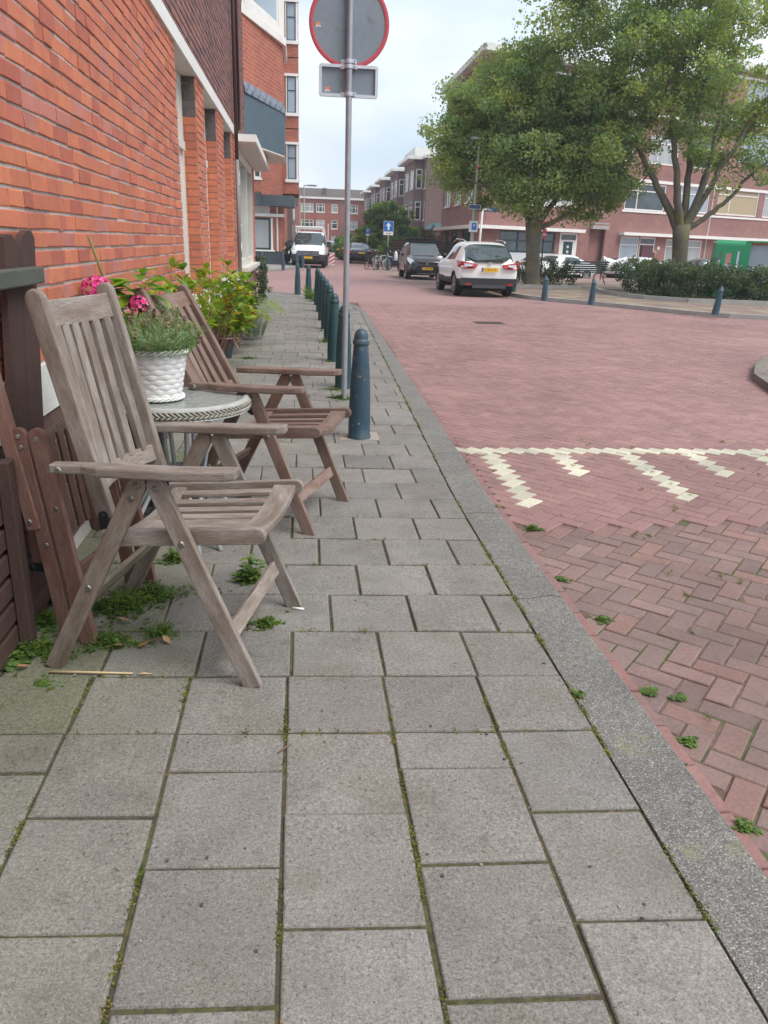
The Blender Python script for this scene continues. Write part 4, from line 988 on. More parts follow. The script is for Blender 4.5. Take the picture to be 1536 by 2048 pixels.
B1 = [(5.1, 29.6, 4.75, .8), (5.6, 29.8, 5.4, .7), (6.1, 29.8, 6.05, 1.0), (5.45, 29.5, 3.7, .75), (6.4, 29.9, 4.7, 1.3), (7.3, 28.4, 5.66, 1.5), (7.62, 27.6, 4.15, 1.4), (6.55, 29.6, 3.2, .75), (8.77, 28.6, 4.82, 1.5), (9.1, 27.9, 3.42, 1.1),
      (6.8, 29.3, 6.95, .85), (10.2, 28.2, 3.15, .9), (10.4, 28.6, 4.27, 1.1), (7.9, 28.6, 6.58, 1.3), (7.38, 27.6, 3.1, .8), (7.2, 29.6, 4.9, 1.5), (8.9, 30, 5.2, 1.5), (9.3, 26.6, 4.3, 1.0), (10.9, 28.6, 5.2, 1.0), (11.1, 28.9, 3.9, .85), (10.5, 28.6, 6.3, 1.0)]
make_tree('t', (8.26, 28, 0), (-.15, 0, 2.1), [([(-.6, .1, 2.7), (-1.6, .1, 3.1), (-2.6, 0, 3.5)], .12, .03), ([(-.5, .2, 3.2), (-1.1, .3, 4.4), (-1.7, .2, 5.5)], .14, .03), ([(.1, -.2, 3.3), (.2, -.2, 4.6), (0, 0, 5.8)], .14, .03), ([(.6, .2, 2.9), (1.4, .4, 3.8), (2.1, .3, 4.6)], .13, .03),
          ([(1.0, -.2, 2.5), (1.9, -.3, 3.0), (2.6, -.2, 3.4)], .10, .03), ([(-.3, -.7, 2.9), (-.7, -1.2, 3.6)], .09, .03), ([(.2, .8, 3.1), (.3, 1.6, 4.3)], .10, .03)],
          B1, .26, .2, 11, 'dense left-hand maple whose crown spreads above the white car', nc=680, per=190, lsz=.098)
B2 = [(8.02, 26.9, 7.73, 1.25), (9.35, 26.7, 7.39, 1.6), (10.72, 26.5, 8.0, 1.6), (12.1, 26.7, 8.5, 1.8), (13.7, 26.7, 8.0, 1.35), (9.5, 26.7, 6.0, 1.35), (11.0, 26.5, 6.36, 1.3), (12.4, 26.9, 6.7, 1.35), (13.7, 26.7, 6.07, 1.15), (15.1, 26.4, 4.5, 1.0), (13.9, 26.5, 4.3, .85),
      (12.8, 26.4, 4.9, .8), (10.9, 26.6, 3.6, .65), (10.5, 26.7, 4.7, .95), (15.6, 26.7, 6.5, 1.4), (8.6, 26.9, 6.5, 1.15), (9.84, 27, 9.6, 2.0), (12.1, 27, 10.3, 2.2), (14.2, 27, 9.7, 1.8), (8.0, 27, 8.9, 1.3), (16.6, 26.7, 4.9, 1.1), (11.9, 26.9, 5.6, 1.0), (11.5, 28.4, 7, 1.6), (13.5, 28.3, 7.4, 1.4), (12.2, 25.2, 7.4, 1.2), (17.3, 26.7, 6.6, 1.2), (9.9, 26.4, 5.0, .9), (14.8, 27.4, 5.3, .9), (12.9, 27.6, 5.7, 1.0)]
make_tree('t', (13.1, 26.7, 0), (-.2, 0, 2.15), [([(-.9, .1, 3.0), (-1.7, 0, 4.0), (-2.3, 0, 4.8), (-3.2, .1, 6.0)], .17, .03), ([(-.65, -.2, 3.3), (-.95, -.2, 4.6), (-1.3, -.1, 6.2), (-1.6, 0, 8.0)], .16, .03), ([(-.15, .1, 3.4), (-.2, .2, 4.8), (-.1, .1, 6.5), (-.3, .2, 9)], .15, .03),
          ([(.15, -.2, 3.1), (.35, -.3, 4.4), (.45, -.2, 6.0), (.9, 0, 8.2)], .15, .03), ([(.7, 0, 2.6), (1.35, -.1, 3.2), (1.9, -.1, 3.9), (3.2, 0, 4.8)], .11, .03), ([(.4, .5, 3.0), (.9, .9, 4.4), (1.5, 1.1, 6.0)], .11, .03), ([(.5, -.1, 3.4), (1.2, -.2, 4.8), (2.2, -.1, 6.5), (3.0, 0, 8.0)], .12, .03)],
          B2, .27, .22, 23, 'large open-crowned maple at the right with many forking limbs, rising from the big hedge', nc=600, per=165, lsz=.098)

def hedge(name, label, cat, pts, w_, h, seed, mat_=LEAF_H, sz=.07, dens=260, curve=None):
    """box-ish hedge following a centre line; pts [(x,y,h)]"""
    g = np.random.default_rng(seed); cs = []; rs = []
    for i in range(len(pts) - 1):
        p, q = np.array(pts[i], float), np.array(pts[i + 1], float); L = np.linalg.norm(q[:2] - p[:2]); n = int(L * dens / 10)
        d = (q[:2] - p[:2]) / L; nn = np.array([-d[1], d[0]])
        t = g.random(n); s = g.uniform(-1, 1, n); hh = (p[2] + (q[2] - p[2]) * t); z = g.random(n) ** .7 * hh
        P = p[:2][None] + (q[:2] - p[:2])[None] * t[:, None] + nn[None] * (s * w_ / 2)[:, None]
        cs += [(a[0], a[1], max(.06, zz + g.normal(0, .07))) for a, zz in zip(P, z)]; rs += [.18] * n
    o = leaves(name, cs, rs, 56, sz, mat_, None, flat=1, seed=seed, up=.3); return tag(o, label, cat)
hedge('hedge', 'large dark green hedge in the raised bed around the right maple', 'hedge', [(10.55, 25.2, .92), (11.0, 23.6, 1.02), (12.0, 22.9, 1.0), (13.6, 22.6, .90), (17.5, 22.6, .82)], 1.5, .8, 4, dens=620)
hedge('hedge', 'second row of the hedge bed behind, around the maple trunk', 'hedge', [(11.6, 26.6, .95), (13.5, 25.6, .9), (18, 25.4, .75)], 1.6, .8, 5, dens=260)
hedge('hedge', 'smaller thin hedge between the white car and the green bench', 'hedge', [(7.5, 28.6, .98), (9.9, 29.0, .8)], 1.5, .9, 6, dens=340)
b = MB()
def edging(pts, closed=False):
    for i in range(len(pts) - 1):
        p, q = Vector((*pts[i], 0)), Vector((*pts[i + 1], 0)); d = (q - p).normalized(); n_ = Vector((-d.y, d.x, 0)) * .05
        vs = [p - n_, q - n_, q + n_, p + n_]; b.mesh([(*v.xy, 0.0) for v in vs] + [(*v.xy, .12) for v in vs], [(4, 5, 6, 7), (0, 1, 5, 4), (1, 2, 6, 5), (2, 3, 7, 6), (3, 0, 4, 7)])
edging([(7.1, 27.5), (10.0, 27.9), (10.3, 30)]); tag(b.build('planting_bed_edge', CONC), 'concrete edging of the small bed beside the white car', 'bed edging')
b = MB(); edging([(10.3, 27.4), (9.95, 25.6), (9.9, 24.2), (10.2, 22.8), (11.1, 21.9), (13.2, 21.5), (20, 21.3)]); tag(b.build('planting_bed_edge', CONC), 'curved concrete edging around the large hedge bed', 'bed edging')
DIRT = mat('bed_soil', (.06, .045, .03), 1)
for nm, pts in (('planting_soil', [(7.1, 27.55), (10.0, 27.95), (10.3, 30), (7.1, 30)]), ('planting_soil', [(10.3, 27.4), (10.0, 25.6), (9.95, 24.2), (10.25, 22.85), (11.1, 21.95), (13.2, 21.55), (20, 21.35), (20, 28), (11, 28)])): sheet(nm, pts, .03, DIRT)

def bush(label, cat, blobs, m, sz, per, seed, n=40, trunk=True, nm='bush'):
    g = random.Random(seed); root = empty(nm, (blobs[0][0], blobs[0][1], 0), 0, label, cat); cs = []; rs = []
    for (x, y, z, r) in blobs:
        for _ in range(max(4, int(n * r * r))):
            d = Vector((g.gauss(0, 1), g.gauss(0, 1), g.gauss(0, 1))).normalized() * r * (g.random() ** .35); cs.append((x - blobs[0][0] + d.x, y - blobs[0][1] + d.y, max(.1, z + d.z))); rs.append(g.uniform(.18, .38) * min(1, r))
    b = MB()
    for k in range(min(14, len(cs))): c = cs[k * len(cs) // 14 % len(cs)]; b.tube([(0, 0, -.05), (c[0] * .3, c[1] * .3, c[2] * .5), c], [.05, .03, .01], 5)
    b.build('stem', BARK, root, smooth=True)
    leaves('foliage', cs, rs, per, sz, m, root, flat=.9, seed=seed); return root
LEAF_C = leaf_mat('conifer_leaf', (.17, .25, .08), .4); LEAF_G = leaf_mat('bright_bush_leaf', (.14, .24, .06), .4)
bush('tall dark conifer shrubs left of the one-way sign, in front of the terrace', 'conifer', [(5.3, 62, 1.5, 1.2), (5.4, 62, 2.8, .8), (6.3, 62, 2.0, 1.4), (6.2, 62, 3.3, .9), (7.2, 62, 2.0, 1.3), (7.1, 62, 3.4, .8), (7.9, 62, 1.8, .9), (8.0, 62, 3.2, .6), (6.9, 62.3, 4.0, .45), (5.2, 62, 3.5, .4), (8.7, 62, 1.6, .8)], LEAF_C, .16, 70, 31, n=48, nm='conifer')
bush('round bright green bush behind the parked bicycles', 'bush', [(6.2, 54, .8, 1.0), (7.0, 54, .6, .8)], LEAF_G, .12, 70, 32, n=40)
bush('low light green bush beside the parked sedan', 'bush', [(4.9, 64, .6, 1.0), (4.2, 66, .8, 1.1), (3.6, 70, .8, 1.0)], LEAF_G, .14, 60, 33, n=36)
bush('reddish shrub above the wooden fence', 'bush', [(9.2, 63, 1.7, .9), (10.2, 63, 1.6, 1.0), (11.0, 62, 1.4, .8)], leaf_mat('purple_leaf', (.09, .075, .05), .2), .13, 60, 34, n=36)
bush('shrub against the corner building beside the drainpipe', 'shrub', [(-.75, 47.5, .5, .38), (-.6, 47.6, 1.0, .33)], LEAF_H, .07, 60, 35, n=110, nm='shrub')
# wooden garden fence
FW = wood_mat('dark_fence_wood', (.07, .042, .036), (.09, .06, .05), (.04, .025, .02))
fn = empty('wooden_fence', (6.0, 53, 0), 0, 'dark brown horizontal board fence behind the black hatchback', 'fence')
for k in range(6):
    b = MB()
    for z in range(10): b.box(k * 1.8 + .06, k * 1.8 + 1.74, -.01, .012, -.05 + z * .165, -.05 + z * .165 + .15)
    b.build('panel', FW, fn)
    b = MB(); b.box(k * 1.8 - .05, k * 1.8 + .05, -.05, .05, -.1, 1.68); b.build('post', FW, fn)

# ------------------------------------------------------------------ cars
PAINT = {}
def paint(name, c, rough=.3, metal=0): return mat(name, c, rough, metal, coat=.6)
def car(label, color_mat, st, hw, wheels, wr, loc, rz, feat, cat='car', nm='car', group=None, glassfrom=None, ztop_roof=None):
    """st: stations along x (rear 0 .. front L): (x, z_low, z_belt, z_top, hw_low, hw_belt, hw_top, kind) kind: 'c' cabin side glass after this station"""
    root = empty(nm, loc, rz, label, cat, group)
    n = len(st); prof = []
    for (x, zl, zb, zt, wl, wb, wt, kd) in st:
        cabin = zt - zb > .18
        zm = zl + (zb - zl) * .45
        half = [(0, zl), (wl * .9, zl), (wl, zl + .06), (max(wl, wb) * 1.01, zm), (wb * 1.0, zb - .10), (wb * .97, zb), (wt + (.03 if cabin else 0), zt - (.07 if cabin else .02)), (wt * .86, zt - (.012 if cabin else .004)), (0, zt)]
        ring = [(x, y, z) for y, z in half] + [(x, -y, z) for y, z in half[-2:0:-1]]
        prof.append(ring)
    nr = len(prof[0]); vs = [p for r_ in prof for p in r_]; fs = []; mi = []
    for i in range(n - 1):
        for k in range(nr):
            k2 = (k + 1) % nr; fs.append((i * nr + k, (i + 1) * nr + k, (i + 1) * nr + k2, i * nr + k2)); 
            m_ = 0
            if k in (5, nr - 6) and 'g' in st[i][7]: m_ = 1
            if k in (6, 7, 8, 9, nr - 9, nr - 8, nr - 7) and 'w' in st[i][7]: m_ = 1 if k in (7, 8, nr - 8, nr - 9) or 'W' in st[i][7] or True else 0
            if k in (0, 1, nr - 1, nr - 2): m_ = 2
            mi.append(m_)
    fs.append(tuple(range(nr))); mi.append(0); fs.append(tuple((n - 1) * nr + k for k in range(nr - 1, -1, -1))); mi.append(0)
    me = bpy.data.meshes.new('tmp'); me.from_pydata(vs, [], fs); me.polygons.foreach_set('material_index', mi)
    for _ in range(3): me.materials.append(None)
    tmp = bpy.data.objects.new('tmp', me); COL.objects.link(tmp); sm = tmp.modifiers.new('s', 'SUBSURF'); sm.levels = 3; sm.render_levels = 3
    # crease glass borders
    dg = bpy.context.evaluated_depsgraph_get(); ev = bpy.data.meshes.new_from_object(tmp.evaluated_get(dg)); bpy.data.objects.remove(tmp)
    co = [v.co.copy() for v in ev.vertices]; groups = {'body': [], 'windows': [], 'trim': []}
    trim_z = feat.get('trim_z', -1)
    for p in ev.polygons:
        c = p.center; g_ = ['body', 'windows', 'trim'][min(p.material_index, 2)]
        if g_ == 'body':
            for wx in wheels:
                if (c.x - wx) ** 2 + (c.z - wr) ** 2 < (wr + .045) ** 2 and abs(c.y) > hw * .62: g_ = 'arch'
            if g_ == 'body' and c.z < trim_z: g_ = 'trim'
        if g_ == 'arch': continue
        groups[g_].append(tuple(p.vertices))
    for nm_, m_ in (('body', color_mat), ('windows', CARGLASS), ('trim', BLACKP)):
        used = sorted({i for f in groups[nm_] for i in f}); ix = {v: k for k, v in enumerate(used)}
        mm = bpy.data.meshes.new(nm_); mm.from_pydata([co[i] for i in used], [], [tuple(ix[i] for i in f) for f in groups[nm_]]); mm.materials.append(m_)
        mm.polygons.foreach_set('use_smooth', [True] * len(mm.polygons)); o = bpy.data.objects.new(nm_, mm); COL.objects.link(o); o.parent = root
    L = st[-1][0]
    for wx in wheels:
        b = MB(); b.box(wx - wr - .02, wx + wr + .02, -hw + .24, hw - .24, .18, wr * 2 + .0); b.build('wheel_well', TYRE, root)
    for wx in wheels:
        for sg in (-1, 1):
            b = MB()
            for k in range(13):
                a0, a1 = R(180 * k / 13), R(180 * (k + 1) / 13); r0, r1 = wr + .02, wr + .085
                P = lambda a, r, y: (wx + r * math.cos(a), sg * y, wr + r * math.sin(a))
                b.poly([P(a0, r0, hw + .008), P(a1, r0, hw + .008), P(a1, r1, hw - .0), P(a0, r1, hw - .0)]); b.poly([P(a0, r0, hw + .008), P(a0, r0, hw - .2), P(a1, r0, hw - .2), P(a1, r0, hw + .008)])
            b.build('wheel_arch', BLACKP if trim_z > 0 else color_mat, root)
    for wx in wheels:
        for sg in (-1, 1):
            wroot = MB(); wroot.lathe([(wr * .62, -.1), (wr * .9, -.105), (wr, -.08), (wr, .08), (wr * .9, .105), (wr * .66, .10)], 28, cap=True); t_ = wroot.build('wheel', TYRE, root, smooth=True, angle=40)
            t_.rotation_euler = (R(90), 0, 0); t_.location = (wx, sg * (hw - .12), wr)
            bb = MB()
            bb.lathe([(wr * .56, .098), (wr * .66, .106), (wr * .66, .112), (wr * .60, .112)], 28, cap=False)
            for k in range(5 if 'spk' not in feat else feat['spk']):
                a = 2 * math.pi * k / (5 if 'spk' not in feat else feat['spk']); ca_, sa_ = math.cos(a), math.sin(a)
                w1_, w2_ = .03, .055
                q = [(-w1_, 0), (w1_, 0), (w2_, wr * .62), (-w2_, wr * .62)]; bb.poly([(x * ca_ - y * sa_, x * sa_ + y * ca_, .108) for x, y in q])
            bb.lathe([(.001, .115), (.06, .113), (.06, .1)], 12, cap=False)
            r_ = bb.build('rim', RIM, t_)
            if sg > 0: r_.rotation_euler = (R(180), 0, 0)
    return root
def plate(par, x, z, w_, h_, face, s, y=0, ang=0):
    """face +1 front, -1 rear"""
    b = MB(); b.box(-w_ / 2, w_ / 2, -.008, .008, -h_ / 2, h_ / 2); o = b.build('licence_plate', YEL, par, bevel=.003); o.location = (x, y, z); o.rotation_euler = (0, 0, R(90 if face > 0 else -90))
    bb = MB(); bb.box(-w_ / 2 + .001, -w_ / 2 + .05, -.0095, -.0085, -h_ / 2 + .002, h_ / 2 - .002); bb.build('euro_band', PLBLUE, o)
    text('plate_text', s, h_ * .72, INK, o, (.022, -.0092, 0), (R(90), 0, 0), .0005); return o
def prism(name, pts, x0, x1, m, par, bevel=0):
    """outline in y-z extruded along x"""
    b = MB(); n = len(pts); b.poly([(x0, y, z) for y, z in pts]); b.poly([(x1, y, z) for y, z in pts][::-1])
    for i in range(n): p, q = pts[i], pts[(i + 1) % n]; b.poly([(x0, *p), (x1, *p), (x1, *q), (x0, *q)])
    return b.build(name, m, par, bevel=bevel)
def wrapped(name, pts, m, par, th=.02):
    """polygon following 3D points, thickened outward slightly"""
    b = MB(); b.poly(pts); o = b.build(name, m, par); sd_ = o.modifiers.new('s', 'SOLIDIFY'); sd_.thickness = th; sd_.offset = 0; return o

# white SUV seen from behind (rear at x=0, front +x)
WP = paint('pearl_white_paint', (.80, .79, .76), .28)
suv = car('white crossover car with its rear towards us, licence plate yellow, parked beside the square', WP,
    [(0.0, .42, .80, .86, .76, .80, .70, ''), (.06, .36, .92, 1.00, .84, .86, .76, 'w'), (.30, .34, .98, 1.32, .88, .90, .66, 'w'), (.62, .34, .99, 1.53, .90, .90, .60, ''), (.95, .34, .97, 1.57, .905, .91, .61, 'g'), (1.7, .30, .95, 1.59, .91, .91, .62, 'g'), (2.45, .30, .94, 1.53, .91, .91, .61, 'gw'), (3.05, .30, .93, 1.20, .905, .905, .60, 'w'), (3.4, .32, .92, .99, .90, .89, .66, ''), (3.95, .34, .84, .92, .88, .85, .66, ''), (4.25, .36, .74, .80, .82, .76, .60, ''), (4.36, .44, .60, .66, .7, .65, .5, '')],
    .90, (.80, 3.45), .345, (5.55, 23.3, RZ), 90.8, {'trim_z': .52, 'spk': 5})
# rear details
b = MB()
rw = [(-.56, 1.40), (.56, 1.40), (.66, 1.12), (.40, 1.03), (-.40, 1.03), (-.66, 1.12)]
def rearx(z): return -.01 + max(0, (z - 1.0)) * .95 - .03
wrapped('rear_window', [(rearx(z) + .10 * (abs(y) > .5), y, z) for y, z in rw], CARGLASS, suv, .03)
for sg in (-1, 1):
    wrapped('tail_lamp', [(-.05, sg * .36, .935), (-.07, sg * .44, .82), (-.02, sg * .80, .80), (.20, sg * .925, .86), (.26, sg * .935, 1.03), (.0, sg * .82, 1.01)], TAIL, suv, .05)
    wrapped('lamp_lens', [(-.055, sg * .52, .93), (-.055, sg * .55, .875), (-.025, sg * .76, .865), (-.02, sg * .78, .95)], LAMPG, suv, .07)
    b = MB(); b.box(-.065, -.04, sg * .62 - .09, sg * .62 + .09, .36, .40); b.build('reflector', TAIL, suv)
    b = MB(); b.tube([(.75, sg * .60, 1.55), (1.0, sg * .63, 1.615), (1.9, sg * .64, 1.63), (2.4, sg * .62, 1.56)], .018, 8); b.build('roof_rail', CHROME, suv, smooth=True)
    b = MB(); b.lathe([(.001, -.09), (.07, -.07), (.09, 0), (.07, .07), (.001, .09)], 12); o = b.build('mirror', WP, suv, smooth=True); o.location = (2.75, sg * .98, 1.03); o.scale = (.7, 1.1, .8)
b = MB(); b.box(-.06, .2, -.84, .84, .33, .55); o = b.build('rear_bumper', BLACKP, suv, bevel=.06, seg=4)
b = MB(); b.box(-.08, .05, -.5, .5, .27, .36); b.build('skid_plate', mat('grey_plastic', (.06, .06, .065), .5), suv, bevel=.02)
plate(suv, -.06, .79, .50, .115, -1, '6-ZLX-15')
b = MB(); b.box(-.035, -.02, -.05, .05, .95, 1.0); b.build('badge', CHROME, suv)
b = MB(); b.box(-.03, -.02, -.64, .64, 1.01, 1.018); b.build('seam', INK, suv)
b = MB(); b.tube([(.9, 0, 1.57), (.86, 0, 1.66)], .006, 5); b.build('antenna', INK, suv)
# black hatchback facing us (front at x = L; rotate so +x -> -Y)
BP_ = paint('black_plum_paint', (.018, .013, .017), .22)
hb = car('small black hatchback facing us with a dark roof rack, parked behind the white car', BP_,
    [(0, .4, .8, .9, .7, .74, .62, 'w'), (.15, .3, .95, 1.25, .8, .82, .6, 'w'), (.4, .28, .96, 1.5, .83, .84, .6, 'g'), (1.2, .26, .94, 1.57, .84, .84, .61, 'g'), (2.0, .26, .92, 1.56, .84, .84, .61, 'gw'), (2.5, .26, .92, 1.33, .84, .84, .61, 'w'), (2.95, .28, .92, 1.02, .84, .82, .62, ''), (3.3, .28, .86, .95, .83, .79, .6, ''), (3.62, .28, .74, .82, .78, .70, .5, ''), (3.72, .32, .6, .66, .66, .58, .4, '')],
    .83, (.62, 2.98), .30, (5.35, 37.35, RZ), -90.5, {})
wrapped('windscreen', [(2.92, -.63, 1.03), (2.92, .63, 1.03), (2.12, .54, 1.50), (2.12, -.54, 1.50)], CARGLASS, hb, .03)
for sg in (-1, 1):
    wrapped('headlight', [(3.62, sg * .50, .62), (3.60, sg * .70, .64), (3.42, sg * .80, .78), (3.28, sg * .80, .90), (3.45, sg * .66, .88), (3.60, sg * .54, .78)], LAMPG, hb, .05)
    b = MB(); b.lathe([(.001, -.08), (.065, -.06), (.08, 0), (.065, .06), (.001, .08)], 12); o = b.build('mirror', BP_, hb, smooth=True); o.location = (2.62, sg * .93, 1.02)
b = MB(); b.box(3.66, 3.74, -.42, .42, .30, .58); b.build('grille', INK, hb, bevel=.02)
b = MB(); b.box(3.73, 3.76, -.42, .42, .25, .28); b.build('chin_trim', CHROME, hb)
plate(hb, 3.765, .47, .5, .115, 1, '23-XGH-8')
b = MB(); b.lathe([(.001, 0), (.05, 0), (.05, .01)], 12); o = b.build('badge', CHROME, hb); o.location = (3.74, 0, .66); o.rotation_euler = (0, R(90), 0)
b = MB()
for xx in (1.0, 1.9): b.box(xx, xx + .07, -.62, .62, 1.61, 1.65)
b.box(.9, 2.1, -.60, .60, 1.652, 1.70)
for xx in (1.0, 1.9):
    for sg in (-1, 1): b.box(xx, xx + .06, sg * .6 - .02, sg * .6 + .02, 1.5, 1.612)
b.build('roof_rack', BLACKP, hb)
# white van
vn = car('white panel van with roof rack facing us on the left of the street', paint('white_van_paint', (.78, .78, .78), .35),
    [(0, .4, 1.1, 1.8, .86, .92, .78, ''), (.1, .32, 1.15, 1.9, .92, .95, .8, ''), (1.5, .3, 1.15, 1.92, .95, .96, .8, ''), (3.0, .3, 1.15, 1.92, .95, .96, .8, 'g'), (3.6, .3, 1.13, 1.88, .95, .96, .78, 'gw'), (4.3, .3, 1.12, 1.38, .95, .94, .76, 'w'), (4.55, .3, 1.06, 1.2, .94, .92, .72, ''), (4.95, .3, .92, 1.02, .92, .86, .66, ''), (5.1, .34, .76, .84, .84, .74, .55, '')],
    .94, (.95, 4.15), .34, (.78, 49.6, RZ), -94, {'trim_z': .72}, 'van', 'delivery_van')
wrapped('windscreen', [(4.42, -.74, 1.24), (4.42, .74, 1.24), (3.74, .68, 1.82), (3.74, -.68, 1.82)], CARGLASS, vn, .03)
for sg in (-1, 1):
    wrapped('headlight', [(5.02, sg * .60, .78), (4.96, sg * .86, .80), (4.74, sg * .95, .95), (4.95, sg * .70, .95)], LAMPG, vn, .05)
    b = MB(); b.box(4.0, 4.14, sg * 1.10 - .12, sg * 1.10 + .12, 1.1, 1.4); b.build('mirror', BLACKP, vn, bevel=.04)
b = MB(); b.box(5.0, 5.12, -.6, .6, .62, .9); gr = b.build('grille', mat('grille_grey', (.05, .05, .055), .4), vn, bevel=.03)
b = MB()
for k in range(3): b.box(5.12, 5.135, -.55, .55, .67 + k * .075, .69 + k * .075)
b.build('grille_bar', CHROME, gr)
b = MB()
for k in range(24): 
    a0, a1 = R(15 * k), R(15 * k + 15); b.poly([(5.145, .085 * math.cos(a0), .77 + .085 * math.sin(a0)), (5.145, .085 * math.cos(a1), .77 + .085 * math.sin(a1)), (5.145, .1 * math.cos(a1), .77 + .1 * math.sin(a1)), (5.145, .1 * math.cos(a0), .77 + .1 * math.sin(a0))])
for a in (90, 210, 330): b.poly([(5.146, .012 * math.cos(R(a + 90)), .77 + .012 * math.sin(R(a + 90))), (5.146, .012 * math.cos(R(a - 90)), .77 + .012 * math.sin(R(a - 90))), (5.146, .09 * math.cos(R(a)), .77 + .09 * math.sin(R(a)))])
b.build('emblem', CHROME, gr)
plate(vn, 5.15, .55, .5, .115, 1, 'V-287-PZ')
b = MB()
for yy in (-.75, .75): b.tube([(.6, yy, 2.08), (3.7, yy, 2.08)], .025, 6)
for xx in (.7, 1.9, 3.1, 3.7):
    b.tube([(xx, -.75, 2.08), (xx, .75, 2.08)], .025, 6)
    for yy in (-.75, .75): b.tube([(xx, yy, 1.85), (xx, yy, 2.08)], .02, 6)
b.tube([(3.7, -.78, 2.13), (3.7, .78, 2.13)], .045, 8); b.build('roof_rack', WHITE, vn)
ld = MB()
for yy in (.86, 1.16): ld.box(.8, 3.6, yy - .02, yy + .02, 1.75, 1.82) if False else None
for (z_) in (1.3, 2.2): ld.box(3.0, 3.06, -.98 - .02, -.98 + .02, 1.3, 2.25)
for xx in (2.75, 3.15): ld.box(xx - .025, xx + .025, 1.0, 1.05, 1.25, 2.35)
for k in range(5): ld.box(2.75, 3.15, 1.01, 1.04, 1.3 + k * .24, 1.33 + k * .24)
tag(ld.build('ladder', ALU), 'aluminium ladder strapped to the side of the white van', 'ladder'); bpy.data.objects['ladder'].location = vn.location; bpy.data.objects['ladder'].rotation_euler = vn.rotation_euler
for o_ in [bpy.data.objects['ladder']]:
    pass
wb = MB(); 
wb.box(-.16, .16, -.02, .0, .1, .8); bo = wb.build('warning_board', mat('board_white', (.75, .74, .72), .5)); bo.location = (1.88, 48.2, RZ + .0); tag(bo, 'red and white striped warning board standing beside the white van', 'warning board')
b = MB()
for k in range(4):
    z0 = -.02 + k * .22; pts = [(-.16, max(.1, min(.8, z0))), (.16, max(.1, min(.8, z0 + .2))), (.16, max(.1, min(.8, z0 + .31))), (-.16, max(.1, min(.8, z0 + .11)))]
    b.poly([(p[0], -.0215, p[1]) for p in pts])
b.build('red_stripe', REDP, bo)
def simple_car(label, m, loc, rz, h=1.45, L=4.2, rear=True, grp=None, est=False):
    k = h / 1.45
    c = car(label, m, [(0, .4, .78, .86, .72, .78, .6, ''), (.12, .32, .88 * k, .98 * k, .8, .84, .7, '' if not est else 'w'), (.55, .3, .90 * k, 1.02 * k if not est else 1.3 * k, .85, .86, .66, 'w'), (1.15, .3, .90 * k, 1.38 * k, .86, .86, .58, 'g'), (1.9, .3, .89 * k, 1.45 * k, .86, .86, .58, 'g'), (2.5, .3, .88 * k, 1.40 * k, .86, .86, .57, 'gw'), (3.1, .3, .87 * k, .99 * k, .86, .85, .62, ''), (3.8, .32, .78 * k, .86 * k, .83, .8, .58, ''), (L, .4, .6, .68, .7, .66, .5, '')], .85, (.75, 3.3), .31, loc, rz, {}, group=grp)
    for sg in (-1, 1):
        b = MB(); b.box(-.02, .16, sg * .74 - .10, sg * .74 + .08, .70, .86); b.build('tail_lamp', TAIL, c, bevel=.02)
        b = MB(); b.box(L - .22, L - .05, sg * .62 - .12, sg * .62 + .12, .60, .74); b.build('headlight', LAMPG, c, bevel=.02)
    plate(c, -.03, .72, .5, .11, -1, '')
    return c
G2 = 'cars parked farther down the street'
simple_car('dark sedan seen from behind, parked beyond the bicycles', paint('dark_blue_paint', (.016, .02, .03), .25), (4.25, 56.5, RZ), 90, 1.42, grp=G2)
simple_car('white hatchback farthest down the left-hand row', paint('white_paint_b', (.7, .7, .7), .3), (3.05, 92, RZ), 90, 1.5, grp=G2, est=True)
simple_car('black car with a red tail lamp between the van and the grey pole', paint('black_paint_c', (.015, .015, .016), .25), (3.55, 78, RZ), 90, 1.48, grp=G2, est=True)
simple_car('silver-white car in front of the black one, roof visible over the dark sedan', paint('silver_paint', (.5, .52, .54), .3, .3), (4.15, 66, RZ), 90, 1.5, grp=G2, est=True)
G3 = 'cars parked on the far side of the square'
simple_car('white car behind the small hedge, left of the bench', paint('white_paint_d', (.68, .68, .68), .3), (15.6, 42.6, -.3), 200, 1.40, grp=G3)
simple_car('white car seen over the hedge below the bay window', paint('white_paint_e', (.66, .68, .7), .3), (21.0, 45.0, -.3), 202, 1.38, grp=G3)
simple_car('dark grey car seen over the hedge, left of the green cabin', paint('grey_paint', (.10, .12, .14), .3), (24.6, 44.4, -.3), 202, 1.42, grp=G3)

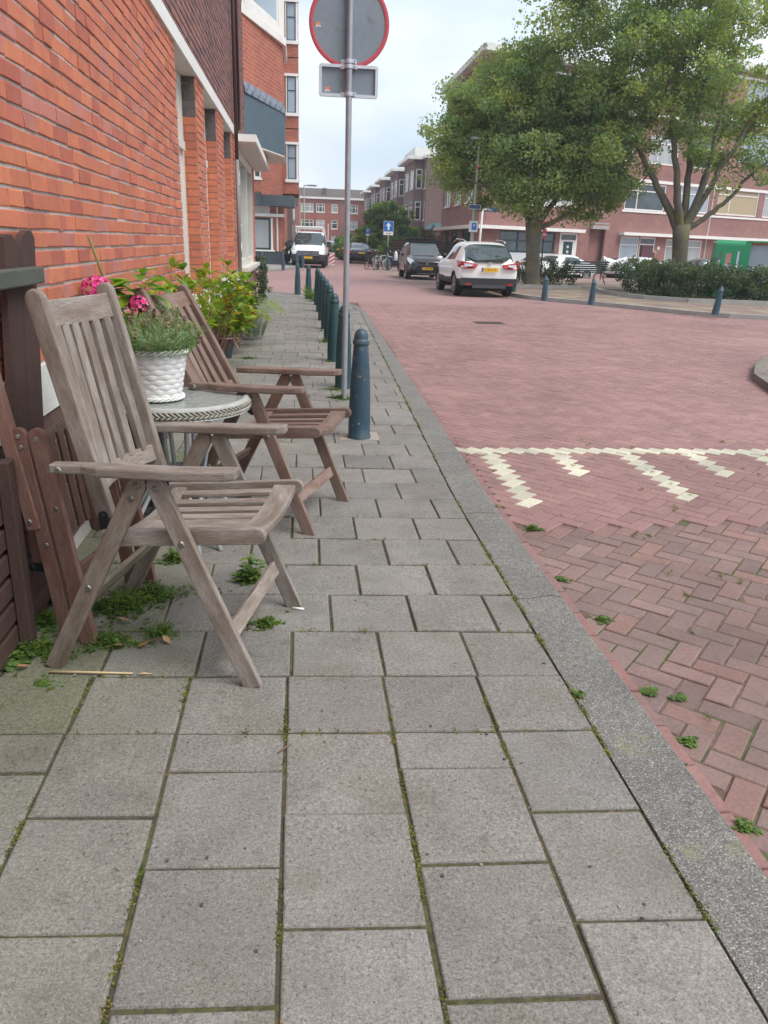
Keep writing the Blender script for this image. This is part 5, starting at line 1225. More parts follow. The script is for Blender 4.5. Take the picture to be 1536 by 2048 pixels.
# ------------------------------------------------------------------ bicycles
def bicycle(label, loc, rz, fm, tilt=6, bag=None):
    root = empty('bicycle', loc, rz, label, 'bicycle', 'bicycles parked by the sign'); root.rotation_euler = (R(tilt), 0, R(rz))
    for x in (-.52, .54):
        b = MB(); pts = [(x + .34 * math.cos(R(a)), 0, .35 + .34 * math.sin(R(a))) for a in range(0, 361, 15)]; b.tube(pts, .018, 6, cap=False); wl = b.build('wheel', TYRE, root, smooth=True)
        b = MB()
        for a in range(0, 360, 20): b.tube([(x, 0, .35), (x + .33 * math.cos(R(a)), 0, .35 + .33 * math.sin(R(a)))], .0025, 3)
        b.tube([(x, -.05, .35), (x, .05, .35)], .02, 8); b.build('spokes', CHROME, wl)
        b = MB(); pts = [(x + .375 * math.cos(R(a)), 0, .35 + .375 * math.sin(R(a))) for a in range(20 if x > 0 else 10, 171, 15)]; b.tube(pts, .022, 5); b.build('mudguard', fm, root, smooth=True)
    b = MB()
    for p, q, r in (((-.05, 0, .30), (-.18, 0, .82), .016), ((-.05, 0, .30), (.42, 0, .72), .018), ((-.16, 0, .74), (.40, 0, .82), .016), ((-.52, 0, .35), (-.05, 0, .30), .012), ((-.52, 0, .35), (-.17, 0, .76), .011), ((.38, 0, .90), (.54, 0, .35), .014)): b.tube([p, q], r, 7)
    b.build('frame', fm, root, smooth=True)
    b = MB(); b.tube([(.38, 0, .9), (.35, 0, 1.02)], .014, 6); b.tube([(.22, -.28, 1.02), (.32, -.22, 1.06), (.36, 0, 1.03), (.32, .22, 1.06), (.22, .28, 1.02)], .012, 6); b.build('handlebar', CHROME, root, smooth=True)
    b = MB(); b.tube([(-.18, 0, .8), (-.21, 0, .93)], .012, 6); b.lathe([(.001, 0), (.09, .0), (.10, .03), (.06, .06), (.001, .065)], 10, c=(-.24, 0, .92)); b.build('saddle', INK, root, smooth=True)
    b = MB(); b.box(-.85, -.3, -.06, .06, .70, .715); b.build('carrier', INK, root)
    b = MB(); b.tube([(-.05, -.03, .30), (-.05, -.09, .16)], .01, 5); b.tube([(-.05, .03, .30), (-.05, .09, .44)], .01, 5); b.lathe([(.001, -.01), (.09, -.01), (.09, .01), (.001, .01)], 14, c=(0, 0, 0)); b.build('crank', INK, root)
    return root
BLK = mat('black_bike', (.02, .02, .02), .4); BLU = mat('blue_bike', (.02, .06, .2), .35); WHB = mat('white_bike', (.5, .5, .5), .4)
bicycle('black bicycle with pale handlebars, leftmost of the row', (3.95, 45.6, RZ), 62, BLK)
bicycle('white-mudguard bicycle with a dark crate on the front', (4.6, 45.4, RZ), 40, WHB)
bicycle('blue bicycle with a white bag on it, below the one-way sign', (5.25, 45.0, RZ), 25, BLU)
bicycle('dark bicycle with a turquoise seat cover, next to the black hatchback', (5.75, 44.6, RZ), 55, BLK)
b = MB(); b.box(-.18, .18, -.14, .14, 0, .24); o = b.build('bicycle_crate', INK, bevel=.01); o.location = (4.85, 45.5, .86); tag(o, 'dark crate on the white-mudguard bicycle', 'crate')
def bag(nm, loc, sx, sy, sz, m, lab, cat):
    b = MB(); b.lathe([(.02, 0), (.5, .05), (.55, .35), (.45, .8), (.2, 1.0), (.05, 1.02)], 14); o = b.build(nm, m, smooth=True); o.location = loc; o.scale = (sx, sy, sz); tag(o, lab, cat); return o
bag('bag', (5.3, 44.8, .42), .2, .2, .5, mat('white_bag', (.62, .64, .62), .7), 'white bag hanging from the blue bicycle', 'bag')
bag('saddle_cover', (5.95, 44.6, .72), .34, .3, .28, mat('turquoise', (.02, .35, .5), .5), 'turquoise cover on a bicycle beside the black hatchback', 'saddle cover')
mt = empty('moped', (-.55, 50.5, -.0), -75, 'white moped parked on the pavement left of the van', 'moped')
for x in (-.6, .6):
    b = MB(); b.lathe([(.12, -.06), (.24, -.06), (.26, 0), (.24, .06), (.12, .06)], 18); o = b.build('wheel', TYRE, mt, smooth=True); o.rotation_euler = (R(90), 0, 0); o.location = (x, 0, .26)
b = MB(); b.mesh([(-.75, -.15, .45), (-.1, -.15, .3), (.35, -.15, .3), (.5, -.15, .95), (.38, -.12, .98), (.2, -.15, .45), (-.1, -.17, .5), (-.2, -.17, .75), (-.8, -.15, .78)] + [(-.75, .15, .45), (-.1, .15, .3), (.35, .15, .3), (.5, .15, .95), (.38, .12, .98), (.2, .15, .45), (-.1, .17, .5), (-.2, .17, .75), (-.8, .15, .78)],
               [(0, 1, 2, 3, 4, 5, 6, 7, 8), (17, 16, 15, 14, 13, 12, 11, 10, 9)] + [(i, i + 9, (i + 1) % 9 + 9, (i + 1) % 9) for i in range(9)]); b.build('body', WHITE, mt, bevel=.02)
b = MB(); b.box(-.8, -.2, -.14, .14, .78, .86); b.build('seat', INK, mt, bevel=.03)
b = MB(); b.tube([(.38, -.3, 1.1), (.45, 0, 1.02), (.38, .3, 1.1)], .02, 6); b.build('handlebar', INK, mt)

# ------------------------------------------------------------------ sign posts and lamps
GP = mat('pale_lamp_post', (.30, .31, .27), .6, noise=[(3, .1, 3)])
s1 = empty('one_way_sign', (5.4, 50, RZ), 0, 'square blue one-way sign with a white arrow and small white plate below', 'road sign')
b = MB(); b.tube([(0, .03, 0), (0, .03, 2.5)], .028, 8); b.build('pole', METAL, s1, smooth=True)
b = MB(); b.box(-.30, .30, -.01, .01, 2.11, 2.71); o = b.build('sign_board', BLUESIGN, s1)
frame_ring(bq := MB(), .30, .30, .03, .015, -.014, -.0105, (0, 0, 2.41)); bq.build('border', WHITE, o)
b = MB(); b.poly([(x, -.0145, z) for x, z in [(-.06, 2.2), (.06, 2.2), (.06, 2.42), (.17, 2.42), (0, 2.64), (-.17, 2.42), (-.06, 2.42)]]); b.build('arrow', WHITE, o)
b = MB(); b.box(-.30, .30, -.01, .01, 1.90, 2.09); o = b.build('lower_plate', WHITE, s1); b = MB(); b.box(-.16, .02, -.013, -.011, 1.98, 2.01); b.box(.05, .16, -.013, -.011, 1.97, 2.02); b.build('plate_symbol', INK, o)
s2 = empty('parking_sign', (4.95, 60, RZ), 0, 'small blue parking sign with a white P on a thin pole', 'road sign')
b = MB(); b.tube([(0, .03, 0), (0, .03, 2.4)], .028, 8); b.build('pole', METAL, s2, smooth=True)
b = MB(); b.box(-.16, .16, -.01, .01, 1.90, 2.40); o = b.build('sign_board', BLUESIGN, s2); text('letter_P', 'P', .3, WHITE, o, (0, -.012, 2.24), (R(90), 0, 0)); b = MB(); b.box(-.15, .15, -.013, -.011, 1.91, 2.0); b.build('lower_strip', WHITE, o)
def lamp(label, loc, h, arm, m=GP, head=True, r=.07, lean=0):
    root = empty('street_lamp', loc, 0, label, 'street lamp'); root.rotation_euler = (0, R(lean), 0)
    b = MB(); b.tube([(0, 0, 0), (0, 0, h * .3), (0, 0, h)], [r * 1.15, r, r * .55], 10); b.build('pole', m, root, smooth=True)
    if head:
        b = MB(); b.tube([(0, 0, h), (arm * .3, 0, h + .05), (arm, 0, h + .05)], .03, 6); b.build('arm', m, root, smooth=True)
        b = MB(); hs_ = .5 if h < 5 else 1; b.box(arm - .1 * hs_, arm + .55 * hs_, -.13 * hs_, .13 * hs_, h, h + .1 * hs_); b.build('lamp_head', mat('lamp_head_grey', (.3, .31, .32), .5), root, bevel=.03)
    return root
lamp('tall grey street lamp with a short arm, behind the white van', (.3, 60, RZ), 5.1, .35)
lamp('thin pole in front of the far brick block, left of the tall street lamp', (.0, 62, RZ), 4.6, .3, head=False, r=.05)
lamp('pale street lamp beside the conifer at the far end', (4.1, 75, RZ), 4.6, .3, head=False, r=.07)
l1 = lamp('pale lamp post with red band and parking sign in front of the left maple', (6.0, 28.3, RZ), 4.85, -.25, r=.068, lean=.9)
b = MB(); b.lathe([(.045, -.05), (.055, -.035), (.055, .035), (.045, .05)], 12, c=(0, 0, 3.98)); b.build('red_band', REDP, l1, smooth=True)
b = MB(); b.box(-.23, .21, -.095, -.075, 2.64, 2.80); o = b.build('street_name_plate', mat('name_plate_blue', (.03, .06, .14), .4), l1); frame_ring(bq := MB(), .21, .075, .01, .01, -.1, -.096, (-.01, 0, 2.72)); bq.build('plate_border', WHITE, o)
b = MB(); b.box(-.155, .155, -.1, -.078, 1.9, 2.26); o = b.build('parking_board', WHITE2, l1); b = MB(); b.box(-.07, .10, -.106, -.102, 1.97, 2.2); o2 = b.build('parking_blue', BLUESIGN, o); text('letter_P', 'P', .16, WHITE, o2, (.015, -.108, 2.10), (R(90), 0, 0))
p2_ = empty('street_name_post', (9.75, 44, 0), 0, 'thin white post with a long dark blue street name plate right of the lamp post', 'sign post')
b = MB(); b.tube([(0, 0, 0), (.12, 0, 3.4)], [.08, .05], 8); b.build('post', WHITE2, p2_, smooth=True)
b = MB(); b.box(.14, 1.05, -.03, .0, 3.12, 3.34); o = b.build('name_plate', mat('name_plate_blue2', (.03, .06, .14), .4), p2_); b = MB(); b.box(.18, .6, -.034, -.031, 3.2, 3.27); b.build('plate_lettering', WHITE, o)
r1 = empty('no_entry_sign', (10.05, 33, 0), 0, 'small red round sign on a dark pole beside the left maple trunk', 'road sign')
b = MB(); b.tube([(0, 0, 0), (0, 0, 2.35)], .03, 8); b.build('pole', BLACKM, r1, smooth=True)
b = MB(); b.lathe([(.001, 0), (.13, 0), (.13, .015), (.001, .015)], 20, cap=False); o = b.build('sign_disc', REDP, r1); o.rotation_euler = (R(90), 0, 0); o.location = (0, -.03, 2.27)
b = MB(); b.box(-.08, .08, -.05, -.03, 1.72, 2.1); o = b.build('lower_plate', REDP, r1); b = MB(); b.box(-.06, .06, -.055, -.051, 1.85, 1.9); b.build('white_stripe', WHITE, o)

# ------------------------------------------------------------------ bench, person, cover, cabin
BG = mat('bench_green', (.02, .05, .045), .45)
def bench(label, loc, rz, L=2.3):
    root = empty('park_bench', loc, rz, label, 'bench')
    b = MB()
    for k in range(4): b.box(0, L, .05 + k * .11, .13 + k * .11, .43, .465)
    b.build('seat', BG, root)
    b = MB()
    for k in range(5): b.box(0, L, -.02 - k * .035, .01 - k * .035, .50 + k * .085, .565 + k * .085)
    b.build('backrest', BG, root)
    for u in (.2, L - .2):
        b = MB(); b.tube([(u, .45, 0), (u, .42, .25), (u, .3, .42), (u, .05, .43), (u, -.06, .6), (u, -.2, .93)], .022, 7); b.tube([(u, .05, .43), (u, -.1, .2), (u, -.2, 0)], .022, 7); b.build('leg', BLACKM, root, smooth=True)
    return root
bench('dark green slatted park bench seen from behind, between the two hedges', (10.7, 31.4, 0), 30)
bench('dark green bench hidden behind the large hedge, with the man sitting on it', (13.3, 31.1, 0), 5, 1.6)
def person_seated(loc, rz):
    root = empty('person', loc, rz, 'grey-haired balding person in a dark jacket sitting behind the large hedge, facing left', 'person')
    J = [(0, 0, .50), (0, .02, .72), (0, .03, .96), (0, .02, 1.06), (0, 0, 1.10), # spine 0..4
         (-.19, .03, .93), (-.25, .0, .68), (-.22, -.22, .58), (.19, .03, .93), (.25, 0, .68), (.22, -.22, .58), # arms 5..10
         (-.1, -.02, .50), (-.12, -.44, .50), (-.12, -.46, .08), (-.12, -.62, .04), (.1, -.02, .50), (.12, -.44, .50), (.12, -.46, .08), (.12, -.62, .04),
         (0, -.01, 1.17), (0, -.01, 1.27)]
    Ed = [(0, 1), (1, 2), (2, 3), (3, 4), (2, 5), (5, 6), (6, 7), (2, 8), (8, 9), (9, 10), (0, 11), (11, 12), (12, 13), (13, 14), (0, 15), (15, 16), (16, 17), (17, 18), (4, 19), (19, 20)]
    rad = [.15, .15, .15, .065, .055, .07, .055, .04, .07, .055, .04, .095, .075, .05, .045, .095, .075, .05, .045, .085, .075]
    me = bpy.data.meshes.new('body'); me.from_pydata(J, Ed, []); o = bpy.data.objects.new('body', me); COL.objects.link(o)
    sk = o.modifiers.new('skin', 'SKIN'); ly = me.skin_vertices[0] if me.skin_vertices else None
    if ly:
        for i, r_ in enumerate(rad): ly.data[i].radius = (r_, r_)
        ly.data[0].use_root = True
    ss = o.modifiers.new('sub', 'SUBSURF'); ss.levels = 2; ss.render_levels = 2
    dg = bpy.context.evaluated_depsgraph_get(); ev = bpy.data.meshes.new_from_object(o.evaluated_get(dg)); bpy.data.objects.remove(o)
    SK = mat('skin', (.5, .27, .19), .6); JK = mat('dark_jacket', (.02, .024, .035), .85); TR = mat('dark_trousers', (.03, .03, .035), .85)
    ev.materials.clear(); [ev.materials.append(x) for x in (SK, JK, TR)]
    for p in ev.polygons:
        c = p.center; p.material_index = 1 if (c.z < 1.075 and c.z > .56) or (c.z > .45 and abs(c.x) > .17 and c.y > -.3) else (2 if c.z < .6 else 0); p.use_smooth = True
    body = bpy.data.objects.new('body', ev); COL.objects.link(body); body.parent = root
    b = MB(); b.lathe([(.001, -.12), (.05, -.11), (.078, -.04), (.083, .03), (.065, .09), (.03, .115), (.001, .12)], 16, c=(0, 0, 1.24)); b.mesh([(-.015, -.08, 1.21), (.015, -.08, 1.21), (0, -.105, 1.205), (0, -.08, 1.25)], [(0, 2, 3), (2, 1, 3), (0, 1, 2)]); b.build('head', SK, body, smooth=True)
    b = MB(); b.lathe([(.084, -.02), (.088, .02), (.078, .05)], 16, c=(0, .012, 1.24), cap=False); b.build('hair', mat('grey_hair', (.3, .29, .28), .9), body, smooth=True)
    return root
person_seated((14.1, 31.2, .03), -60)
# white cloth over a chair
cl_ = MB(); nx_, ny_ = 14, 8; V = []
for i in range(nx_ + 1):
    for j in range(ny_ + 1):
        u, v = i / nx_, j / ny_; x = (u - .5) * 1.15; y = (v - .5) * .5
        z = .55 + .62 * (1 - (abs(v - .5) * 2) ** 3) * (.72 + .28 * (abs(u - .5) * 2) ** 1.6) + .02 * math.sin(u * 17 + v * 5)
        V.append((x, y, z if 0 < i < nx_ else z * .96))
cl_.mesh(V, [(i * (ny_ + 1) + j, (i + 1) * (ny_ + 1) + j, (i + 1) * (ny_ + 1) + j + 1, i * (ny_ + 1) + j + 1) for i in range(nx_) for j in range(ny_)])
cv = cl_.build('draped_sheet', mat('white_cloth', (.7, .7, .7), .8), smooth=True); cv.location = (14.6, 36.5, -.05); sdm = cv.modifiers.new('s', 'SOLIDIFY'); sdm.thickness = .02
tag(cv, 'white sheet draped over something right of the bench, sagging in the middle', 'draped sheet')
lf = MB()
for sx in (-.5, .5):
    for sy in (-.2, .2): lf.tube([(sx, sy, 0), (sx, sy, .95)], .02, 6)
lf.box(-.52, .52, -.22, .22, .45, .5); lf.box(-.5, .5, -.03, .03, .9, 1.0); o = lf.build('covered_table', BLACKM); o.location = (14.6, 36.5, -.0); tag(o, 'dark stand hidden under the white draped sheet', 'stand')
# green plastic cabin
KG = mat('green_plastic', (.015, .27, .11), .4, noise=[(1.5, .06, 3)]); kb = empty('waste_container', (13.6, 24.9, 0), 12, 'green plastic frame with three slots and a grey graffiti-marked side panel, behind the hedge', 'container')
kb.location = (13.45, 25.2, 0); kb.scale = (.74, .8, 1); kb.rotation_euler = (0, 0, R(-22))
def slot_wall(b, w_, h, y, slots):
    us = sorted({0, w_, *[s[0] for s in slots], *[s[1] for s in slots]}); zs = sorted({0, h, *[s[2] for s in slots], *[s[3] for s in slots]})
    for i in range(len(us) - 1):
        for j in range(len(zs) - 1):
            cu, cz = (us[i] + us[i + 1]) / 2, (zs[j] + zs[j + 1]) / 2
            if any(s[0] < cu < s[1] and s[2] < cz < s[3] for s in slots): continue
            b.box(us[i], us[i + 1], y, y + .12, zs[j], zs[j + 1])
b = MB(); slot_wall(b, 1.22, 1.62, 0, [(.16, .28, .85, 1.42), (.46, .70, .3, 1.38), (.92, 1.02, .85, 1.45)])
b.mesh([(0, 0, 1.62), (1.22, 0, 1.62), (1.22, 0, 1.62), (0, 0, 1.62)], [])
for k in range(6):
    a0, a1 = R(15 * k), R(15 * k + 15); P = lambda a: (-.0 + .16 * (1 - math.sin(a)) * 0 + 0, .16 - .16 * math.cos(a), 1.62 + .16 * math.sin(a))
    p, q = P(a0), P(a1); b.poly([(0, p[1], p[2]), (1.22, p[1], p[2]), (1.22, q[1], q[2]), (0, q[1], q[2])])
b.poly([(0, .16, 1.78), (1.22, .16, 1.78), (1.22, 1.3, 1.78), (0, 1.3, 1.78)]); b.box(0, .1, .12, 1.3, 0, 1.7); b.build('frame', KG, kb)
b = MB(); b.box(1.22, 1.42, .0, .3, 0, 1.74); b.build('corner_post', KG, kb, bevel=.03)
b = MB(); b.box(1.42, 3.4, .1, .16, 0, 1.66); pn = b.build('side_panel', mat('grey_panel', (.30, .34, .37), .6, noise=[(2, .08, 4)]), kb)
b = MB(); b.box(1.42, 3.4, .07, .14, 1.66, 1.72); b.build('orange_rail', mat('orange_plastic', (.5, .14, .05), .6), kb); b = MB(); b.box(1.30, 3.4, .0, 1.3, 1.725, 1.78); b.build('top_rail', KG, kb)
b = MB()
for pts in ([(1.55, .98), (1.7, .97), (1.62, .80), (1.66, .72)], [(1.85, .72), (1.95, .95), (2.1, .78), (2.0, .72)], [(1.95, .9), (2.1, 1.02), (2.2, 1.0)], [(1.6, .75), (1.9, .70), (2.2, .74)]): b.tube([(x, .092, z) for x, z in pts], .012, 5)
b.build('graffiti', WHITE2, pn)
# ------------------------------------------------------------------ folding teak armchairs (local u=x forward, y=across, z up; near side y=0)
def bolt(b, x, y, z, sg=-1, r=.009):
    vs = [(x + r * math.cos(R(a)), y, z + r * math.sin(R(a))) for a in range(0, 360, 45)]
    v2 = [(x + r * .7 * math.cos(R(a)), y + sg * .004, z + r * .7 * math.sin(R(a))) for a in range(0, 360, 45)]
    if sg > 0: vs = vs[::-1]; v2 = v2[::-1]
    n = 8
    for i in range(n): b.poly([vs[i], vs[(i + 1) % n], v2[(i + 1) % n], v2[i]][::-1])
    b.poly(v2[::-1])
def armchair(loc, rz, W, M_, label, bt, bb, seed):
    """bt/bb: top / bottom of the back uprights (u,z)"""
    rd = random.Random(seed); t = empty('folding_armchair', loc, rz, label, 'armchair', 'folding teak armchairs')
    X = (1, 0, 0); tone = lambda: tuple([rd.gauss(1, .07)] * 3)
    def part(name, fn, bev=.004, col=None):
        b = MB(); b.col = col or tone(); fn(b); return b.build(name, M_, t, bevel=bev, seg=2)
    RZ_ = lambda y, s: y if s == 0 else W - y
    for s in (0, 1):
        Y_ = lambda y: RZ_(y, s); sg = -1 if s == 0 else 1
        footc = (.86, .88, .78)
        # front leg (A) and rear leg (B)
        l = part('leg', lambda b: b.board((-.285, Y_(0), .672), (.004, Y_(0), -.004), X, .058, .024, r0=.028, r1=0))
        b = MB(); bolt(b, -.275, Y_(0) + sg * .013, .640, sg); bolt(b, -.203, Y_(0) + sg * .013, .47, sg, .011); b.build('bolt', BOLT, l)
        l = part('leg', lambda b: b.board((-.318, Y_(0.002), .672), (-.668, Y_(0.002), -.004), X, .056, .024, r0=.027, r1=0), col=(.9, .86, .8))
        b = MB(); bolt(b, -.330, Y_(0) + sg * .012, .645, sg); bolt(b, -.350, Y_(0) + sg * .012, .605, sg); bolt(b, -.512, Y_(0) + sg * .012, .30, sg, .010); b.build('bolt', BOLT, l)
        # seat rail
        l = part('seat_rail', lambda b: b.board((-.475, Y_(.034), .452), (.045, Y_(.034), .502), (0, 0, 1), .052, .026, r0=0, r1=.026))
        # back upright
        part('back_upright', lambda b: b.board((bb[0], Y_(.070), bb[1]), (bt[0], Y_(.070), bt[1]), X, .056, .032, r0=.008, r1=.03), bev=.006)
        # arm
        def armf(b):
            a = [(-.605, .0), (-.52, .0), (-.50, 0), (-.02, 0)]
            z0, z1 = .692, .716; w0, w1 = .016, .030
            P = []
            for (u, yy0, yy1, zz) in ((-.60, -.012, .030, z0), (-.50, -.012, .034, z0 + .004), (-.44, -.036, .030, z0 + .006), (-.20, -.040, .030, z0 + .012), (-.055, -.038, .028, z1 - .004), (-.025, -.028, .018, z1)): P.append((u, yy0, yy1, zz))
            vs = []; uo = rd.random() * 5
            for (u, a0, a1, zz) in P:
                for (y, z) in ((a0, zz - .030), (a1, zz - .030), (a1, zz), (a0, zz)): vs.append((u, Y_(y), z))
            fs = []
            for i in range(len(P) - 1):
                for k in range(4): fs.append((i * 4 + k, (i + 1) * 4 + k, (i + 1) * 4 + (k + 1) % 4, i * 4 + (k + 1) % 4))
            fs.append((0, 1, 2, 3)); q = (len(P) - 1) * 4; fs.append((q + 3, q + 2, q + 1, q))
            if s: fs = [f[::-1] for f in fs]
            b.mesh(vs, fs, [(v[0] + uo, v[1] + v[2]) for v in vs])
        l = part('armrest', armf, bev=.006)
        b = MB(); bolt(b, -.57, Y_(-.012), .676, sg, .012); b.build('bolt', BOLT, l)
        # metal bracket between upright and seat
        b = MB(); b.board((bb[0] - .004, Y_(.047), bb[1] + .03), (bb[0] + .0, Y_(.047), bb[1] - .04), X, .030, .005, r0=.014, r1=.014); b.board((bb[0] - .0, Y_(.041), bb[1] - .035), (bb[0] + .045, Y_(.041), bb[1] - .065), (1, 0, .6), .032, .005, r0=.014, r1=.014)
        bolt(b, bb[0] - .002, Y_(.044), bb[1] + .015, sg, .008); bolt(b, bb[0] + .005, Y_(.040), bb[1] - .035, sg, .008); b.build('bracket', BLACKM, t)
    # seat: front board, rear board (both dished), slats
    def cross(b, u0, u1, z0, z1, wd, y0, y1, dip, th=.022, n=12):
        """dished board across the chair"""
        vs = []; uo = rd.random() * 9
        for i in range(n + 1):
            tt = i / n; y = y0 + (y1 - y0) * tt; d = dip * 4 * tt * (1 - tt)
            for (uu, zz) in ((u0, z0), (u1, z1), (u1, z1 - th), (u0, z0 - th)): vs.append((uu, y, zz - d))
        fs = []; uv = [(v[1] + uo, v[0] + v[2]) for v in vs]
        for i in range(n):
            for k in range(4): fs.append((i * 4 + k, i * 4 + (k + 1) % 4, (i + 1) * 4 + (k + 1) % 4, (i + 1) * 4 + k))
        fs.append((3, 2, 1, 0)); q = n * 4; fs.append((q, q + 1, q + 2, q + 3)); b.mesh(vs, fs, uv)
    part('seat_front', lambda b: cross(b, -.062, .020, .508, .513, .08, .049, W - .049, .034, .030), .005)
    part('seat_rear', lambda b: cross(b, -.44, -.385, .470, .476, .06, .049, W - .049, .030, .026))
    ns = 7; inner0, inner1 = .052, W - .052
    for k in range(ns):
        tt = (k + .5) / ns; y = inner0 + (inner1 - inner0) * tt; d = .034 * 4 * tt * (1 - tt); d2 = .030 * 4 * tt * (1 - tt)
        part('seat_slat', lambda b: b.board((-.39, y, .468 - d2 - .004), (-.055, y, .503 - d - .004), (0, 1, 0), .046, .016), .003)
    # back: top rail, bottom rail, slats
    dv = Vector((bt[0] - bb[0], 0, bt[1] - bb[1])); Lb = dv.length; dv.normalize(); nb = Vector((dv.z, 0, -dv.x))  # front normal
    def at(sft, y, out=0): p = Vector((bb[0], y, bb[1])) + dv * sft + nb * out; return p
    def rail(b, s0, s1, arch, bow, th=.022, n=14, y0=.087, y1=None):
        y1 = W - y0; vs = []; uo = rd.random() * 9
        for i in range(n + 1):
            tt = i / n; y = y0 + (y1 - y0) * tt; q = 4 * tt * (1 - tt)
            for (ss, oo) in ((s0 + arch[0] * q, th / 2 - bow * q), (s1 + arch[1] * q, th / 2 - bow * q), (s1 + arch[1] * q, -th / 2 - bow * q), (s0 + arch[0] * q, -th / 2 - bow * q)): vs.append(tuple(at(ss, y, oo)))
        fs = []; 
        for i in range(n):
            for k in range(4): fs.append((i * 4 + k, (i + 1) * 4 + k, (i + 1) * 4 + (k + 1) % 4, i * 4 + (k + 1) % 4))
        fs.append((0, 1, 2, 3)); q = n * 4; fs.append((q + 3, q + 2, q + 1, q))
        b.mesh(vs, fs, [(v[1] + uo, v[2] * 1.0) for v in vs])
    part('back_top_rail', lambda b: rail(b, Lb - .115, Lb - .035, (0.0, .0), .018), .004, (1.08, 1.07, 1.08))
    part('back_bottom_rail', lambda b: rail(b, .075, .135, (.006, .006), .035), .004, (1.12, 1.12, 1.12))
    nbs = 6
    for k in range(nbs):
        tt = (k + .5) / nbs; y = .092 + (W - .184) * tt; q = 4 * tt * (1 - tt); bow = .018 * q; bowb = .035 * q
        part('back_slat', lambda b: b.board(at(.128, y, -bowb - .001), at(Lb - .108, y, -bow - .001), (0, 1, 0), .043, .024), .003)
    # stretchers
    part('stretcher', lambda b: b.board((-.072, .012, .165), (-.072, W - .012, .165), (-.42, 0, 1), .052, .018), .003, (1.15, 1.12, 1.12))
    part('stretcher', lambda b: b.board((-.545, .012, .235), (-.545, W - .012, .235), (.5, 0, 1), .048, .018), .003, (.9, .92, .8))
    return t
c1 = armchair((-.155, 2.15, 0), -13, .57, TEAK1, 'weathered grey-brown teak armchair nearest the camera, hiding part of the basket', (-.632, 1.185), (-.470, .505), 1)
c2 = armchair((.04, 3.476, 0), -20.5, .545, TEAK2, 'redder reclined teak armchair standing behind the round glass table', (-.878, 1.10), (-.540, .515), 2)

# folded chairs leaning at the wall
def folded(loc, rz, label):
    t = empty('folded_chair', loc, rz, label, 'folded chair', 'folded teak chairs by the wall'); W = .50; X = (1, 0, 0); rd = random.Random(9)
    def part(name, fn, bev=.004):
        b = MB(); b.col = tuple([rd.gauss(1, .08)] * 3); fn(b); return b.build(name, TEAK3 if name in ('stretcher', 'back_slat') else TEAKF, t, bevel=bev)
    for s in (0, 1):
        Y_ = lambda y: y if s == 0 else W - y; sg = -1 if s == 0 else 1
        l = part('leg', lambda b: b.board((-.128, Y_(0), .752), (-.035, Y_(0), 0), X, .052, .022, r0=.024, r1=0)); b = MB(); bolt(b, -.124, Y_(0) + sg * .012, .725, sg); bolt(b, -.119, Y_(0) + sg * .012, .69, sg); bolt(b, -.072, Y_(0) + sg * .012, .36, sg); b.build('bolt', BOLT, l)
        l = part('leg', lambda b: b.board((-.066, Y_(-.002), .755), (.040, Y_(-.002), 0), X, .058, .024, r0=.026, r1=0)); b = MB(); bolt(b, -.064, Y_(0) + sg * .012, .72, sg, .01); bolt(b, -.024, Y_(0) + sg * .012, .49, sg, .011); b.build('bolt', BOLT, l)
        l = part('armrest', lambda b: b.board((-.205, Y_(.0), .97), (-.108, Y_(.0), .41), X, .048, .034, r0=.02, r1=.004)); b = MB(); bolt(b, -.118, Y_(0) + sg * .018, .44, sg, .01); b.build('bolt', BOLT, l)
        part('back_upright', lambda b: b.board((-.185, Y_(.05), .70), (-.13, Y_(.05), .24), X, .052, .03, r0=.02, r1=.02))
        b = MB(); b.board((-.165, Y_(.02), .262), (-.06, Y_(.02), .262), (0, 0, 1), .03, .005, r0=.014, r1=.014); bolt(b, -.15, Y_(.017), .262, sg, .008); b.build('bracket', BLACKM, t)
    for k in range(6):
        y = .1 + k * .06; part('back_slat', lambda b: b.board((-.19, y, .66), (-.14, y, .30), (0, 1, 0), .035, .012))
    part('stretcher', lambda b: b.board((0.02, .01, .14), (0.02, W - .01, .14), (0, 0, 1), .045, .018)); part('stretcher', lambda b: b.board((-.06, .01, .2), (-.06, W - .01, .2), (0, 0, 1), .045, .018))
    return t
TEAKF = wood_mat('folded_teak', (.22, .10, .07), (.30, .19, .155), (.11, .055, .045))
f1 = folded((-.765, 2.46, 0), -13, 'reddish folded teak chair leaning between the grey armchair and the brick wall')
# dark planter with boards
pl = empty('wooden_planter', (-.95, 2.4, 0), 0, 'dark brown slatted planter with two tall cut boards and a grey rail', 'planter')
def pbox(name, m, x0, x1, y0, y1, z0, z1, bev=.004, col=(1, 1, 1)):
    b = MB(); b.col = col; ax = (y1 - y0) > (z1 - z0)
    if ax: b.board(((x0 + x1) / 2, y0, (z0 + z1) / 2), ((x0 + x1) / 2, y1, (z0 + z1) / 2), (0, 0, 1), z1 - z0, x1 - x0)
    else: b.board(((x0 + x1) / 2, (y0 + y1) / 2, z0), ((x0 + x1) / 2, (y0 + y1) / 2, z1), (0, 1, 0), y1 - y0, x1 - x0)
    return b.build(name, m, pl, bevel=bev)
for k in range(7): pbox('slat', DARKWOOD, -.012, .008, -1.4, .55, .03 + k * .085, .03 + k * .085 + .065)
pbox('post', DARKWOOD, .010, .05, 0, .055, 0, .66); pbox('post', DARKWOOD, .010, .05, .34, .39, 0, .66); pbox('post', DARKWOOD, .010, .05, -.8, -.74, 0, .66)
